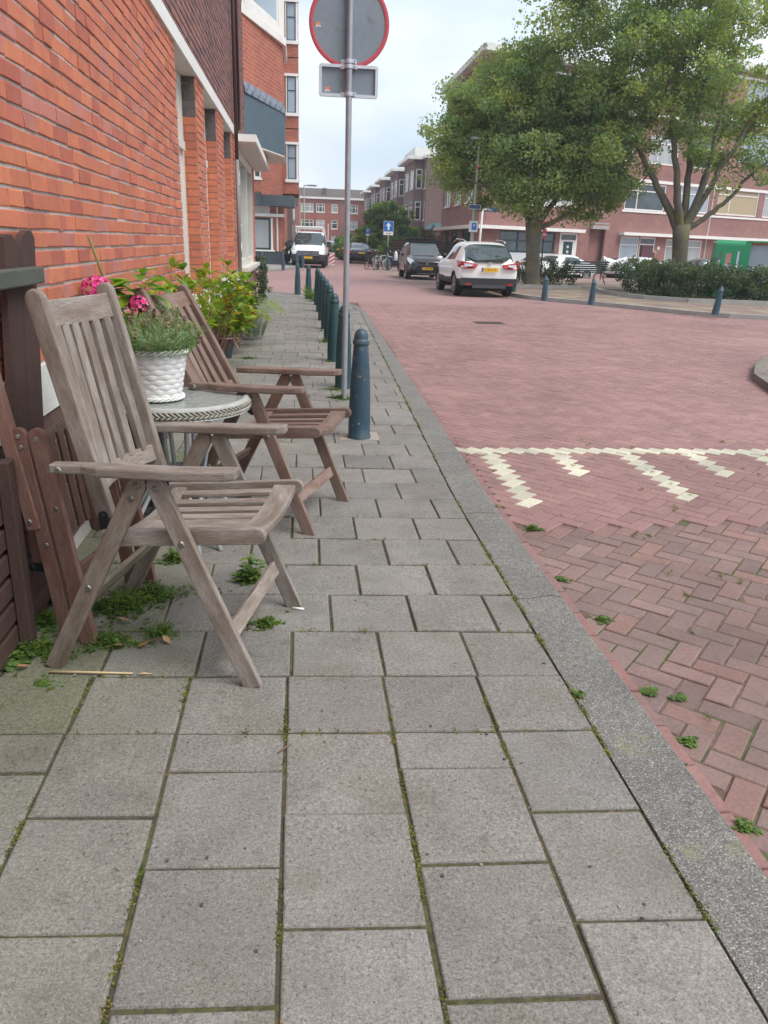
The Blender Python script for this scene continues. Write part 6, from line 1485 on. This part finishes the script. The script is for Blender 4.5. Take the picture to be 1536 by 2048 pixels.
for (y0, y1, dz, dirn) in ((.345, .487, 1.33, 1), (.492, .648, 1.345, -1)):
    b = MB(); h = dz; pts = [(y0, .0), (y1, .0), (y1, h - (.045 if dirn > 0 else .03)), (y1 - .03, h - (.028 if dirn > 0 else .006)), ((y0 + y1) / 2, h - .004), (y0 + .03, h - (.002 if dirn > 0 else .02)), (y0, h - (.012 if dirn > 0 else .06))]
    n = len(pts); x0, x1 = -.022, .0
    b.poly([(x1, *p) for p in pts], [(p[1], p[0]) for p in pts]); b.poly([(x0, *p) for p in pts][::-1], [(p[1], p[0]) for p in pts][::-1])
    for i in range(n): p, q = pts[i], pts[(i + 1) % n]; b.poly([(x0, *p), (x0, *q), (x1, *q), (x1, *p)][::-1])
    b.v = [(v[0], v[1] + (v[2] - 1.3) * .2, v[2]) for v in b.v]
    b.build('board', DARKWOOD, pl, bevel=.006)
pbox('rail', GREYWOOD, .003, .045, -1.3, .575, 1.165, 1.222, .006)

# ------------------------------------------------------------------ round table
tb = empty('round_table', (-.56, 3.53, 0), 0, 'round garden table with rippled glass top, woven rim and pale metal legs', 'table')
GT = mat('rippled_glass', (.30, .325, .315), .12, spec=.9, noise=[(40, .18, 3)], bump=(55, .5, .01))
zt = .655; rt = .325
b = MB(); b.lathe([(.001, .0), (rt - .02, .0), (rt - .02, .006), (.001, .006)], 64, c=(0, 0, zt - .004), cap=False); b.build('glass_top', GT, tb, smooth=True, angle=30)
b = MB(); b.lathe([(rt - .026, .0), (rt - .018, .008), (rt - .004, .007), (rt + .002, -.004), (rt + .002, -.008)], 64, c=(0, 0, zt), cap=False); b.lathe([(rt + .002, -.042), (rt + .005, -.048), (rt - .004, -.052), (rt - .02, -.046)], 64, c=(0, 0, zt), cap=False); b.build('rim_frame', mat('rim_grey', (.42, .43, .41), .5, noise=[(20, .1, 3)]), tb, smooth=True, angle=50)
WK = mat('woven_resin', (.34, .33, .28), .7, noise=[(30, .2, 3)]); b = MB(); nn = 92
b.lathe([(rt - .004, -.044), (rt - .004, -.006)], 64, c=(0, 0, zt), cap=False, col=(.6, .6, .6))
for k in range(nn):
    a0 = 2 * math.pi * k / nn; da = 2 * math.pi / nn
    for (zs, ze) in ((-.007, -.026), (-.043, -.024)):
        p = [(rt + .001) * math.cos(a0), (rt + .001) * math.sin(a0), zt + zs]; q = [(rt + .006) * math.cos(a0 + da * 1.25), (rt + .006) * math.sin(a0 + da * 1.25), zt + ze]; m_ = [(rt + .007) * math.cos(a0 + da * .6), (rt + .007) * math.sin(a0 + da * .6), zt + (zs + ze) / 2]
        b.tube([p, m_, q], [.0038, .0048, .0038], 5)
b.build('woven_rim', WK, tb, smooth=True)
LG = mat('pale_grey_tube', (.45, .47, .48), .4, metal=.2, noise=[(20, .1, 3)])
for k in range(4):
    a = R(45 + 90 * k - 15); ca_, sa_ = math.cos(a), math.sin(a)
    for off in (-.017, .017):
        b = MB(); ox, oy = -sa_ * off, ca_ * off
        b.tube([(ca_ * .15 + ox, sa_ * .15 + oy, zt - .01), (ca_ * .14 + ox, sa_ * .14 + oy, .45), (ca_ * .11 + ox, sa_ * .11 + oy, .30), (ca_ * .22 + ox * 2, sa_ * .22 + oy * 2, .12), (ca_ * .31 + ox * 3, sa_ * .31 + oy * 3, .0)] , .0105, 10); b.build('leg', LG, tb, smooth=True)
b = MB(); b.lathe([(.10, .30), (.115, .30), (.115, .318), (.10, .318)], 32, cap=False); b.lathe([(.16, zt - .03), (.175, zt - .03), (.175, zt - .012), (.16, zt - .012)], 32, cap=False); b.build('leg_ring', LG, tb, smooth=True, angle=40)

# ------------------------------------------------------------------ white basket
bk = empty('white_basket', (-.625, 3.45, zt + .004), 0, 'whitewashed woven basket of faded lavender standing on the round table', 'basket')
WB = mat('whitewashed_willow', (.72, .71, .69), .7, noise=[(25, .12, 4), (120, .08, 3)], bump=(60, .4, .002))
Hb = .225; r0b, r1b = .104, .136; NT = 12; rows = 9; V = []; nth = NT * 8; nzp = rows * 6
for i in range(nzp + 1):
    fz = i / nzp; z = .012 + fz * (Hb - .03); row = min(rows - 1, int(fz * rows)); fr = fz * rows - row
    for k in range(nth):
        th = 2 * math.pi * k / nth; rb_ = r0b + (r1b - r0b) * fz
        wv = math.cos(th * NT + row * math.pi) * .8 + .2 * math.cos(th * 3 + row); gr_ = math.sin(math.pi * min(1, max(0, fr))) ** .3; rr = rb_ + (.0026 * wv + .0035) * gr_ - .005
        V.append((rr * math.cos(th), rr * math.sin(th), z + .006 * wv * (fr - .5) + .0012 * math.sin(th * 5 + row * 2)))
F_ = [(i * nth + k, i * nth + (k + 1) % nth, (i + 1) * nth + (k + 1) % nth, (i + 1) * nth + k) for i in range(nzp) for k in range(nth)]
b = MB(); b.mesh(V, F_)
b.build('woven_side', WB, bk, smooth=True)
for (zc, rc, am, turns), nm_ in (((Hb - .010, r1b + .003, .007, 10), 'braided_rim'), ((.014, r0b + .004, .006, 9), 'braided_base')):
    b = MB()
    for ph in (0, 2.1, 4.2):
        pts = []
        for k in range(97):
            th = 2 * math.pi * k / 96; pts.append(((rc + am * math.cos(th * turns + ph)) * math.cos(th), (rc + am * math.cos(th * turns + ph)) * math.sin(th), zc + am * math.sin(th * turns + ph)))
        b.tube(pts, .0042, 5, cap=False)
    b.build(nm_, WB, bk, smooth=True)
b = MB(); b.lathe([(.001, Hb - .045), (r1b - .008, Hb - .045)], 24, cap=False); b.build('soil', mat('pot_soil', (.03, .022, .015), 1), bk)
def needles(name, par, base_r, z0, n, hmin, hmax, m, seed, lean=.6, heads=.09, cx=0, cy=0, droop=0, nl=16):
    g = random.Random(seed); b = MB(); hb = MB(); LFW = []
    for i in range(n):
        a = g.uniform(0, 6.283); r = base_r * math.sqrt(g.random()); x, y = r * math.cos(a), r * math.sin(a); h = g.uniform(hmin, hmax) * (1 - .35 * (r / base_r) ** 2)
        ox = (x / base_r) * lean * h + g.gauss(0, .012); oy = (y / base_r) * lean * h + g.gauss(0, .012)
        pts = [Vector((x + cx + ox * t, y + cy + oy * t, z0 + h * (t - droop * t * t * abs(r / base_r)))) for t in (0, .35, .7, 1)]
        for p, q in zip(pts[:-1], pts[1:]):
            d = q - p; sd_ = d.cross(Vector((g.gauss(0, 1), g.gauss(0, 1), .2))).normalized() * .0011; b.poly([p - sd_, p + sd_, q + sd_, q - sd_], col=(.8, .75, .6))
        for k in range(nl):
            t = .12 + .85 * k / nl; f = t * 3; j = min(2, int(f)); p = pts[j].lerp(pts[j + 1], f - j); dr = (pts[j + 1] - pts[j]).normalized(); sd_ = dr.cross(Vector((g.gauss(0, 1), g.gauss(0, 1), g.gauss(0, 1)))).normalized()
            ln = g.uniform(.014, .032); tip = p + sd_ * ln * .85 + dr * ln * .6; wv = sd_.cross(dr) * .0016; v = g.uniform(.6, 1.3); c = (v * g.uniform(.85, 1.15), v, v * g.uniform(.7, 1.2))
            b.poly([p - wv * .5, p.lerp(tip, .5) - wv, tip, p.lerp(tip, .5) + wv], col=c)
        if heads and g.random() < heads:
            p = pts[-1]; c = g.choice([(.20, .12, .08), (.28, .24, .12), (.15, .09, .07), (.24, .25, .12)])
            for k in range(7):
                for _ in range(3):
                    q = p + Vector((g.gauss(0, .004), g.gauss(0, .004), k * .0048 - .008)); s_ = .0055; hb.poly([q + Vector((-s_, g.gauss(0, .002), 0)), q + Vector((g.gauss(0, .002), -s_, -.002)), q + Vector((s_, g.gauss(0, .002), .002)), q + Vector((g.gauss(0, .002), s_, .005))], col=tuple(v * g.uniform(.7, 1.2) for v in c))
    o = b.build(name, m, par)
    if heads: hb.build('flower_head', BRICK_G, par)
    return o
lv = empty('lavender', (-.625, 3.45, zt + Hb - .04), 0, 'faded lavender with brown flower heads filling the white basket', 'plant')
needles('foliage', lv, .125, 0, 560, .09, .20, LEAF_L, 5, .8)
needles('foliage', lv, .05, .05, 26, .14, .24, LEAF_L, 6, .3, 0, cx=.05, cy=.03)

# ------------------------------------------------------------------ leafy plants
def leaf_poly(b, p, d, up, L, W_, col, fold=.25, n=4, curl=.25):
    """real leaf blade with midrib fold"""
    d = d.normalized(); s = d.cross(up); s = s.normalized() if s.length > 1e-4 else d.orthogonal().normalized(); u = s.cross(d).normalized()
    prof = [0, .62, .95, .72, 0] if n == 4 else [0, .45, .85, 1, .92, .62, 0]; m_ = len(prof) - 1; mid = []; lt = []; rt_ = []
    for i, w_ in enumerate(prof):
        t = i / m_; c = p + d * L * t - u * (curl * L * t * t); mid.append(c); h = w_ * W_ / 2; lt.append(c + s * h + u * fold * h); rt_.append(c - s * h + u * fold * h)
    for i in range(m_):
        for side in (lt, rt_):
            q = [mid[i], mid[i + 1], side[i + 1], side[i]] if side is lt else [mid[i], side[i], side[i + 1], mid[i + 1]]
            if i == 0: q = [q[0]] + ([side[1], mid[1]][::-1] if side is lt else [side[1], mid[1]])
            elif i == m_ - 1: q = ([mid[i], mid[i + 1], side[i]] if side is lt else [mid[i], side[i], mid[i + 1]])
            b.poly(q, col=col)
def shrub(label, origin, stems, m, seed, L=(.05, .085), wr=.5, per=9, cat='shrub', nm='shrub', cols=None, fan=False):
    g = random.Random(seed); root = empty(nm, origin, 0, label, cat); b = MB(); sb = MB(); O = Vector(origin)
    cols = cols or [(1, 1, 1), (1.15, 1.05, .9), (.75, .9, .8), (1.4, 1.15, .8), (.6, .8, .8), (1.6, 1.2, .7)]
    for (base, tip, k) in stems:
        base = Vector(base) - O; tip = Vector(tip) - O
        for _ in range(k):
            p0 = base + Vector((g.gauss(0, .02), g.gauss(0, .05), 0)); p3 = tip + Vector((g.gauss(0, .05), g.gauss(0, .14), g.gauss(0, .07))); p1 = p0.lerp(p3, .4) + Vector((g.gauss(0, .03), g.gauss(0, .04), .03)); 
            P = [p0, p1, p0.lerp(p3, .75) + Vector((g.gauss(0, .02), g.gauss(0, .02), 0)), p3]; sb.tube(P, [.0045, .0035, .003, .002], 5, cap=False)
            for i in range(per + 5):
                t = 1 - (i / (per + 5)) ** 1.3 * .62 if i > 4 else 1.0; f = min(2.999, t * 3); j = int(f); p = P[j].lerp(P[j + 1], f - j); dr = (P[j + 1] - P[j]).normalized()
                a = g.uniform(0, 6.283); sd_ = dr.orthogonal().normalized(); sd_.rotate(Quaternion(dr, a)); d = (sd_ * .9 + dr * g.uniform(.3, 1.1) + Vector((0, 0, .1))); l_ = g.uniform(*L)
                c = g.choice(cols); v = g.uniform(.75, 1.2); leaf_poly(b, p + sd_ * .004, d, dr + Vector((0, 0, .4)), l_, l_ * wr, tuple(x * v for x in c), n=6)
    sb.build('stem', STEM, root, smooth=True); b.build('foliage', m, root); return root
shrub('glossy light green shrub with upright oval leaves along the wall behind the second armchair', (-.88, 4.8, 0), [((-.9, 4.6, .1), (-.86, 4.55, .95), 6), ((-.9, 5.0, .1), (-.84, 5.1, 1.0), 6), ((-.9, 5.4, .1), (-.86, 5.7, .98), 6), ((-.88, 5.9, .1), (-.82, 6.3, 1.02), 6), ((-.88, 6.4, .1), (-.84, 6.8, .98), 5), ((-.88, 6.8, .1), (-.80, 7.3, .9), 5), ((-.88, 5.2, .3), (-.80, 5.2, .82), 5), ((-.88, 6.2, .3), (-.74, 6.3, .80), 5)], LEAF_S, 41, L=(.06, .105), per=6)
shrub('yellow-green leafy shrub below the white window sill', (-.85, 8.2, 0), [((-.9, 7.8, .05), (-.78, 7.9, .85), 6), ((-.88, 8.3, .05), (-.72, 8.4, .90), 7), ((-.88, 9.0, .05), (-.72, 9.1, .86), 7), ((-.86, 9.6, .05), (-.68, 9.9, .80), 6), ((-.86, 10.4, .05), (-.66, 10.6, .68), 6), ((-.86, 8.6, .05), (-.62, 8.7, .55), 6), ((-.86, 9.5, .05), (-.60, 9.6, .52), 6)], LEAF_S, 42, L=(.08, .14), cols=[(1, 1, 1), (1.3, 1.1, .8), (.7, .85, .8), (1.8, 1.35, 1.0), (1.7, .75, .4), (.6, .8, .7)])
# fern
fr_ = empty('fern', (-.72, 10.4, .05), 0, 'feathery yellow-green fern spreading over the paving beside the shrubs', 'fern'); b = MB(); g = random.Random(3)
for k in range(22):
    a = R(-100 + k * 9.5 + g.uniform(-6, 6)); L_ = g.uniform(.35, .6); d = Vector((math.cos(a), math.sin(a), 0)); pts = [d * L_ * t + Vector((0, 0, .42 * math.sin(t * 2.3) * L_ / .5 + .05)) for t in np.linspace(0, 1, 14)]
    for i in range(1, 14):
        p = pts[i]; dr = (pts[i] - pts[i - 1]).normalized(); s = dr.cross(Vector((0, 0, 1))).normalized(); l_ = .11 * math.sin(math.pi * (i / 14) ** .7) + .012
        for sg in (-1, 1): leaf_poly(b, p, s * sg + dr * .4, Vector((0, 0, 1)), l_, .018, (1.15, 1.1, .8), fold=.1, curl=.3)
b.build('frond', LEAF_S, fr_)
rm = empty('rosemary', (-.72, 11.2, 0), 0, 'grey-green rosemary bush against the wall past the fern', 'plant')
needles('foliage', rm, .20, .02, 170, .22, .5, leaf_mat('rosemary_leaf', (.12, .17, .12), .2), 15, .4, 0, nl=60)
vn2 = empty('climbing_plant', (-.93, 18.0, 0), 0, 'thin dark green plant growing up at the far corner of the shop', 'plant')
leaves('foliage', [(random.gauss(.05, .07), random.gauss(0, .15), z) for z in np.linspace(.05, .95, 40)], [.09] * 40, 40, .045, LEAF_H, vn2, seed=8)
bush('low plant beside the brick pier of the shop', 'plant', [(-.86, 13.6, .3, .16), (-.88, 13.7, .55, .13)], LEAF_H, .035, 60, 37, n=900, nm='plant')
# pots
def pot(nm, loc, label, h, r, body, rim, cat='flower pot'):
    root = empty(nm, loc, 0, label, cat); b = MB(); b.lathe([(r * .72, 0), (r, h), (r * .94, h), (r * .9, h - .03), (.001, h - .03)], 28, cap=False); b.build('pot_body', body, root, smooth=True, angle=40)
    b = MB(); b.lathe([(r - .002, h - .014), (r + .006, h - .012), (r + .006, h + .004), (r - .006, h + .004)], 28, cap=False); b.build('rim', rim, root, smooth=True, angle=50); return root
DB = mat('dark_blue_pot', (.035, .045, .06), .45); PK = mat('pink_rim', (.62, .32, .40), .5); WPOT = mat('white_pot', (.6, .62, .62), .4)
pot('flower_pot', (-.88, 9.3, 0), 'dark blue pot with pink rim on the pavement behind the second armchair', .24, .105, DB, PK)
hy2 = shrub('lime green and dark red plant in the dark blue pot', (-.88, 9.3, .2), [((-.88, 9.3, .2), (-.90, 9.3, .36), 5)], LEAF_S, 51, L=(.06, .10), wr=.8, per=4, cat='plant', nm='potted_plant', cols=[(1.3, 1.1, .5)])
b = MB(); g = random.Random(6)
for k in range(60):
    p = Vector((.10 + g.gauss(0, .035), -.02 + g.gauss(0, .05), .02 + g.gauss(0, .03))); leaf_poly(b, p, Vector((g.gauss(.6, .6), g.gauss(0, .6), g.gauss(-.1, .5))), Vector((0, 0, 1)), .07, .012, g.choice([(.22, .02, .03), (.30, .04, .04), (.5, .33, .25)]))
b.build('red_leaves', BRICK_G, hy2)
pot('tall_planter', (-.80, 3.98, 0), 'dark planter behind the basket, hidden below, carrying the hydrangea pot', .80, .13, DB, DB, 'planter')
pot('flower_pot', (-.80, 3.98, .775), 'white pot with pink rim holding the pink hydrangea, behind the grey armchair', .165, .115, WPOT, PK)
hy = empty('hydrangea', (-.80, 3.98, .90), 0, 'hydrangea with two magenta flower heads and big pale green leaves', 'hydrangea')
b = MB(); sb = MB(); g = random.Random(12)
heads = [((-.115, -.24, .205), .066), ((.05, -.13, .13), .055)]
for (c, r) in heads: sb.tube([(0, 0, 0), (c[0] * .5, c[1] * .5, c[2] * .6), c], .004, 5)
sb.tube([(-.05, -.05, 0), (-.10, -.18, .25), (-.13, -.24, .42)], [.006, .0055, .007], 6)
sb.build('stem', mat('green_stem', (.2, .2, .06), .7), hy, smooth=True)
for k in range(46):
    a = g.uniform(0, 6.283); rr = g.uniform(.01, .075); p = Vector((rr * math.cos(a) + .02, rr * math.sin(a) - .05, g.uniform(.04, .27))); d = Vector((math.cos(a), math.sin(a), g.uniform(-.2, .7)))
    leaf_poly(b, p, d, Vector((0, 0, 1)), g.uniform(.085, .12), g.uniform(.065, .09), g.choice([(.7, .95, .6), (1.0, 1.2, .8), (.45, .8, .55), (1.3, 1.35, .9)]), n=6, curl=.35)
b.build('leaves', LEAF_S, hy)
HYP = mat('hydrangea_pink', (1, 1, 1), .6, attr=True)
for (c, r) in heads:
    fb = MB(); c = Vector(c)
    for k in range(110):
        d = Vector((g.gauss(0, 1), g.gauss(0, 1), g.gauss(.25, 1))).normalized(); p = c + Vector((d.x * r, d.y * r, d.z * r * .75)); s = d.orthogonal().normalized(); s.rotate(Quaternion(d, g.uniform(0, 6))); t_ = d.cross(s); v = g.uniform(.75, 1.2); col = tuple(v * x for x in g.choice([(.68, .03, .22), (.75, .06, .28), (.60, .02, .16), (.72, .15, .33)]))
        for (q1, q2) in ((s, t_), (t_, -s), (-s, -t_), (-t_, s)): w_ = .0125; fb.poly([p, p + q1 * w_ * .8 + d * .002, p + (q1 + q2) * w_ * .62 + d * .004, p + q2 * w_ * .8 + d * .002], col=col)
    fb.build('flower_head', HYP, hy)

# ------------------------------------------------------------------ weeds, moss and litter
def weed(loc, r, h, n, kind, label, seed, col=None, m=LEAF_W):
    g = random.Random(seed); b = MB()
    for i in range(n):
        a = g.uniform(0, 6.283); q = r * abs(g.gauss(0, .62)) * (1 + .5 * math.sin(a * 3 + seed)); p = Vector((q * math.cos(a) * 1.25, q * math.sin(a) * .85, 0)); v = g.uniform(.55, 1.35); c = col or g.choice([(1, 1, 1), (.8, .95, .8), (1.3, 1.1, .7)]); c = tuple(x * v for x in c); hh = h * g.uniform(.15, 1.15) * max(.12, 1 - .45 * q / r) * (.7 + .5 * math.sin(p.x * 90 + seed) * math.cos(p.y * 80))
        if kind == 'grass':
            d = Vector((g.gauss(0, .5), g.gauss(0, .5), 1)).normalized(); tip = p + d * hh * 1.5; tip.z *= .85; s = d.cross(Vector((g.gauss(0, 1), g.gauss(0, 1), 0))).normalized() * .0015; b.poly([p - s, p + s, p.lerp(tip, .6) + s + Vector((0, 0, hh * .1)), tip], col=c)
        else:
            top = p + Vector((g.gauss(0, .3) * hh, g.gauss(0, .3) * hh, hh)); s = Vector((.0008, 0, 0)); b.poly([p - s, p + s, top + s, top - s], col=c)
            for k in range(g.randint(3, 6)): 
                a2 = g.uniform(0, 6.283); d = Vector((math.cos(a2), math.sin(a2), g.uniform(-.1, .5))); sz = (.012 if kind == 'fine' else .03) * g.uniform(.7, 1.3); leaf_poly(b, top - Vector((0, 0, g.uniform(0, hh * .6))), d, Vector((0, 0, 1)), sz, sz * .62, c, fold=.1)
    o = b.build('weed_clump', m); o.location = loc; tag(o, label, 'weed', 'weeds growing in the paving'); return o
WL = [((-.68, 2.72), .10, .075, 480, 'fine', 'bushy green weed patch between the legs of the grey armchair'), ((-.58, 2.82), .09, .06, 380, 'fine', 'green weed patch behind the rear stretcher of the grey armchair'), ((-.50, 2.50), .075, .05, 380, 'grass', 'mossy grass tuft in the middle under the grey armchair'),
      ((-.66, 2.44), .06, .045, 300, 'fine', 'pale weed patch by the foot of the folded chair'), ((-.90, 2.40), .07, .05, 420, 'fine', 'dense green weed at the foot of the planter post'), ((-.935, 2.60), .06, .07, 320, 'fine', 'green weed between the planter and the folded chair'), ((-1.0 + .03, 2.32), .045, .07, 46, 'leaf', 'broad-leaved light green weed at the left edge of the picture'),
      ((-.133, 2.56), .035, .035, 190, 'fine', 'small green weed on a slab joint inside the front legs'), ((-.212, 2.96), .035, .09, 60, 'leaf', 'thin tall weed growing behind the front legs of the grey armchair'), ((-.55, 3.18), .05, .05, 160, 'fine', 'weeds beneath the round table'), ((-.80, 2.19), .045, .012, 200, 'fine', 'flat moss patch in front of the rear leg'),
      ((-.64, 4.6), .09, .16, 300, 'fine', 'green weed cluster visible between the table legs'), ((-.75, 4.2), .10, .18, 300, 'fine', 'weeds against the wall behind the table'), ((-.053, 2.66), .02, .015, 60, 'grass', 'withered tuft by the cigarette'), ((.34, 10.95), .09, .06, 420, 'grass', 'bright green grass tuft at the foot of the fourth bollard'),
      ((.33, 12.4), .08, .03, 240, 'grass', 'flat green tuft by the fifth bollard'), ((.34, 14.0), .08, .02, 200, 'grass', 'moss patch by the sixth bollard'), ((.33, 9.1), .06, .04, 200, 'grass', 'dry tuft at the foot of the third bollard'), ((.31, 7.35), .08, .02, 220, 'fine', 'yellow-green moss by the bollard behind the sign pole'), ((.36, 6.9), .06, .05, 150, 'leaf', 'broad leaves at the foot of the sign pole'),
      ((.24, 19.3), .10, .35, 260, 'grass', 'tall weeds at the bollard on the corner'), ((.33, 18.6), .15, .13, 400, 'fine', 'low weed patch beside the tall weeds on the corner'), ((-.12, 20.8), .1, .03, 150, 'grass', 'moss at the foot of the corner bollard'), ((-.93, 23.0), .15, .03, 150, 'grass', 'dry moss at the foot of the last bollard'), ((-.80, 12.0), .12, .04, 200, 'grass', 'yellow-green tuft on the paving past the rosemary'),
      ((-.62, 9.3), .10, .03, 260, 'fine', 'green moss patch in front of the dark blue pot'), ((.874, 2.04), .012, .018, 60, 'fine', 'tiny weed sprouting from the kerb joint')]
for i, (xy, r, h, n, k, lab) in enumerate(WL): weed((*xy, -.002), r, h, n, k, lab, 100 + i)
WR = [((1.20, 2.2), .035, .02, 170, 'green weed in the clinkers beside the kerb, nearer half'), ((1.20, 1.92), .03, .02, 150, 'green weed in the clinkers, second from the bottom'), ((1.235, 2.74), .035, .02, 150, 'small weed beside the gutter bricks'), ((1.25, 3.8), .06, .03, 260, 'larger weed where the old bricks begin'), ((1.17, 1.54), .03, .035, 120, 'weed at the kerb foot near the lower right'), ((1.19, 3.15), .04, .02, 160, 'low weed next to the kerb crack'),
      ((1.29, 2.16), .025, .015, 110, 'pale weed between two bricks'), ((1.13, 4.15), .05, .05, 140, 'dry grass tuft at the kerb below the white marking'), ((1.14, 5.1), .05, .04, 140, 'dry tuft at the kerb beside the white comb marking'), ((1.13, 1.80), .03, .018, 100, 'moss clump at the base of the kerb')]
for i, (xy, r, h, n, lab) in enumerate(WR): weed((*xy, RZ), r * .62, h * .8, int(n * .6), 'fine' if i < 7 else 'grass', lab, 200 + i, col=None if i not in (7, 8) else (1.5, 1.0, .6))
# moss along joints
b = MB(); g = random.Random(77)
def moss_line(p, q, dens, z, wid):
    L = math.hypot(q[0] - p[0], q[1] - p[1]); t = 0
    while t < L:
        t += g.expovariate(dens); f = min(1, t / L); x = p[0] + (q[0] - p[0]) * f; y = p[1] + (q[1] - p[1]) * f; c = g.choice([(.7, .45, .4), (1.3, .85, .7), (1.7, .8, .5), (1.2, .85, .6), (2.2, 1.2, .9), (.9, .8, .5)])
        if mnoise.noise(Vector((x * 3, y * 3, 0))) < -.02: continue
        for _ in range(16):
            P = Vector((x + g.gauss(0, wid), y + g.gauss(0, .012), z + g.uniform(0, .005))); d = Vector((g.gauss(0, 1), g.gauss(0, 1), g.uniform(.1, .9))).normalized() * g.uniform(.003, .008); s = d.orthogonal().normalized() * .0018; v = g.uniform(.6, 1.2); b.poly([P - s, P + s, P + d + s * .3, P + d - s * .3], col=tuple(v * k for k in c))
for k in range(40):
    y = .6 + k * .3; moss_line((kerb_in(y) - .002, y), (kerb_in(y + .3) - .002, y + .3), 60, -.002, .006)
for x in xs: moss_line((x, .75), (x, 2.2), 34, -.003, .004)
for k in range(26): y = Y0 + k * T; moss_line((-.98, y + .045 * .98), (.84, y - .045 * .84), 12, -.003, .004)
for k in range(30): y = .8 + k * .35; moss_line((kerb_out(y) + .004, y), (kerb_out(y) + .01, y + .35), 5, RZ + .002, .006)
for k in range(90): x = 1.2 + g.random() * 2.2; y = 1.8 + g.random() * 4; moss_line((x, y), (x + .05, y + .05), 40, RZ - .002, .003)
tag(b.build('moss', LEAF_W), 'yellow-brown and green moss growing in the slab joints', 'moss', kind='stuff')
# litter
b = MB(); b.tube([(0, 0, .006), (.045, -.012, .006)], .0045, 8); o = b.build('cigarette_butt', WHITE, smooth=True); o.location = (-.035, 2.685, 0); tag(o, 'white cigarette butt by the front foot of the grey armchair', 'cigarette butt')
STR = mat('dry_straw', (.55, .42, .24), .8)
b = MB(); b.tube([(0, 0, .007), (.13, -.012, .008), (.265, -.022, .006)], [.0045, .004, .003], 6); o = b.build('dry_stick', STR, smooth=True); o.location = (-.805, 2.255, 0); tag(o, 'long straw-coloured stick lying in front of the grey armchair', 'stick')
b = MB(); b.tube([(0, 0, .005), (.02, .004, .006), (.045, 0, .005)], [.002, .004, .001], 6); o = b.build('dry_stick', STR, smooth=True); o.location = (-.525, 2.228, 0); tag(o, 'short piece of straw right of the long stick', 'stick')
b = MB(); b.tube([(0, 0, .004), (.035, .035, .006)], .0025, 5); o = b.build('dry_stick', mat('brown_twig', (.2, .11, .07), .8), smooth=True); o.location = (-.065, 1.80, 0); tag(o, 'thin brown twig across a slab joint in the foreground', 'twig')
g = random.Random(5); DL = [((-.60, 2.42), 'curled brown leaf in the weeds under the armchair'), ((-.53, 2.44), 'second dry leaf beside the mossy tuft'), ((-.56, 2.40), 'pale dry leaf in front of the weeds'), ((-.88, 2.30), 'orange-brown leaf by the planter'), ((-.45, 2.42), 'dark dry leaf right of the tuft'), ((-.62, 2.60), 'yellowish leaf among the fine weeds')]
for xy, lab in DL:
    b = MB(); leaf_poly(b, Vector((0, 0, .006)), Vector((g.gauss(0, 1), g.gauss(0, 1), .1)), Vector((0, 0, 1)), .045, .022, g.choice([(.30, .15, .07), (.42, .28, .14), (.22, .12, .07)]), fold=.5, n=6, curl=-.3); o = b.build('dead_leaf', BRICK_G); o.location = (*xy, .002); tag(o, lab, 'dead leaf', 'dead leaves under the armchair')
b = MB(); g = random.Random(8)
for k in range(260):
    x, y = g.uniform(-.95, .85), g.uniform(.7, 5) ; z = .001; s = g.uniform(.001, .0035)
    if y > 2 and x > -.2 and g.random() < .6: continue
    b.box(x - s, x + s, y - s * g.uniform(.5, 2), y + s, z, z + s, g.choice([(.3, .28, .25), (.1, .08, .06), (.25, .17, .10), (.08, .07, .06)]))
tag(b.build('grit', BRICK_G), 'crumbs of grit scattered over the slabs', 'grit', kind='stuff')

# ------------------------------------------------------------------ haze
hm = bpy.data.materials.new('haze'); hm.use_nodes = True; hn = hm.node_tree.nodes; hn.remove(hn['Principled BSDF'])
hv = hn.new('ShaderNodeVolumePrincipled'); hv.inputs['Color'].default_value = (.93, .96, 1, 1); hv.inputs['Density'].default_value = HAZE; hv.inputs['Anisotropy'].default_value = .3
hm.node_tree.links.new(hv.outputs[0], hn['Material Output'].inputs['Volume'])
b = MB(); b.box(-60, 80, -45, 190, -1.2, 22); hz_ = b.build('haze', hm); tag(hz_, kind='stuff')
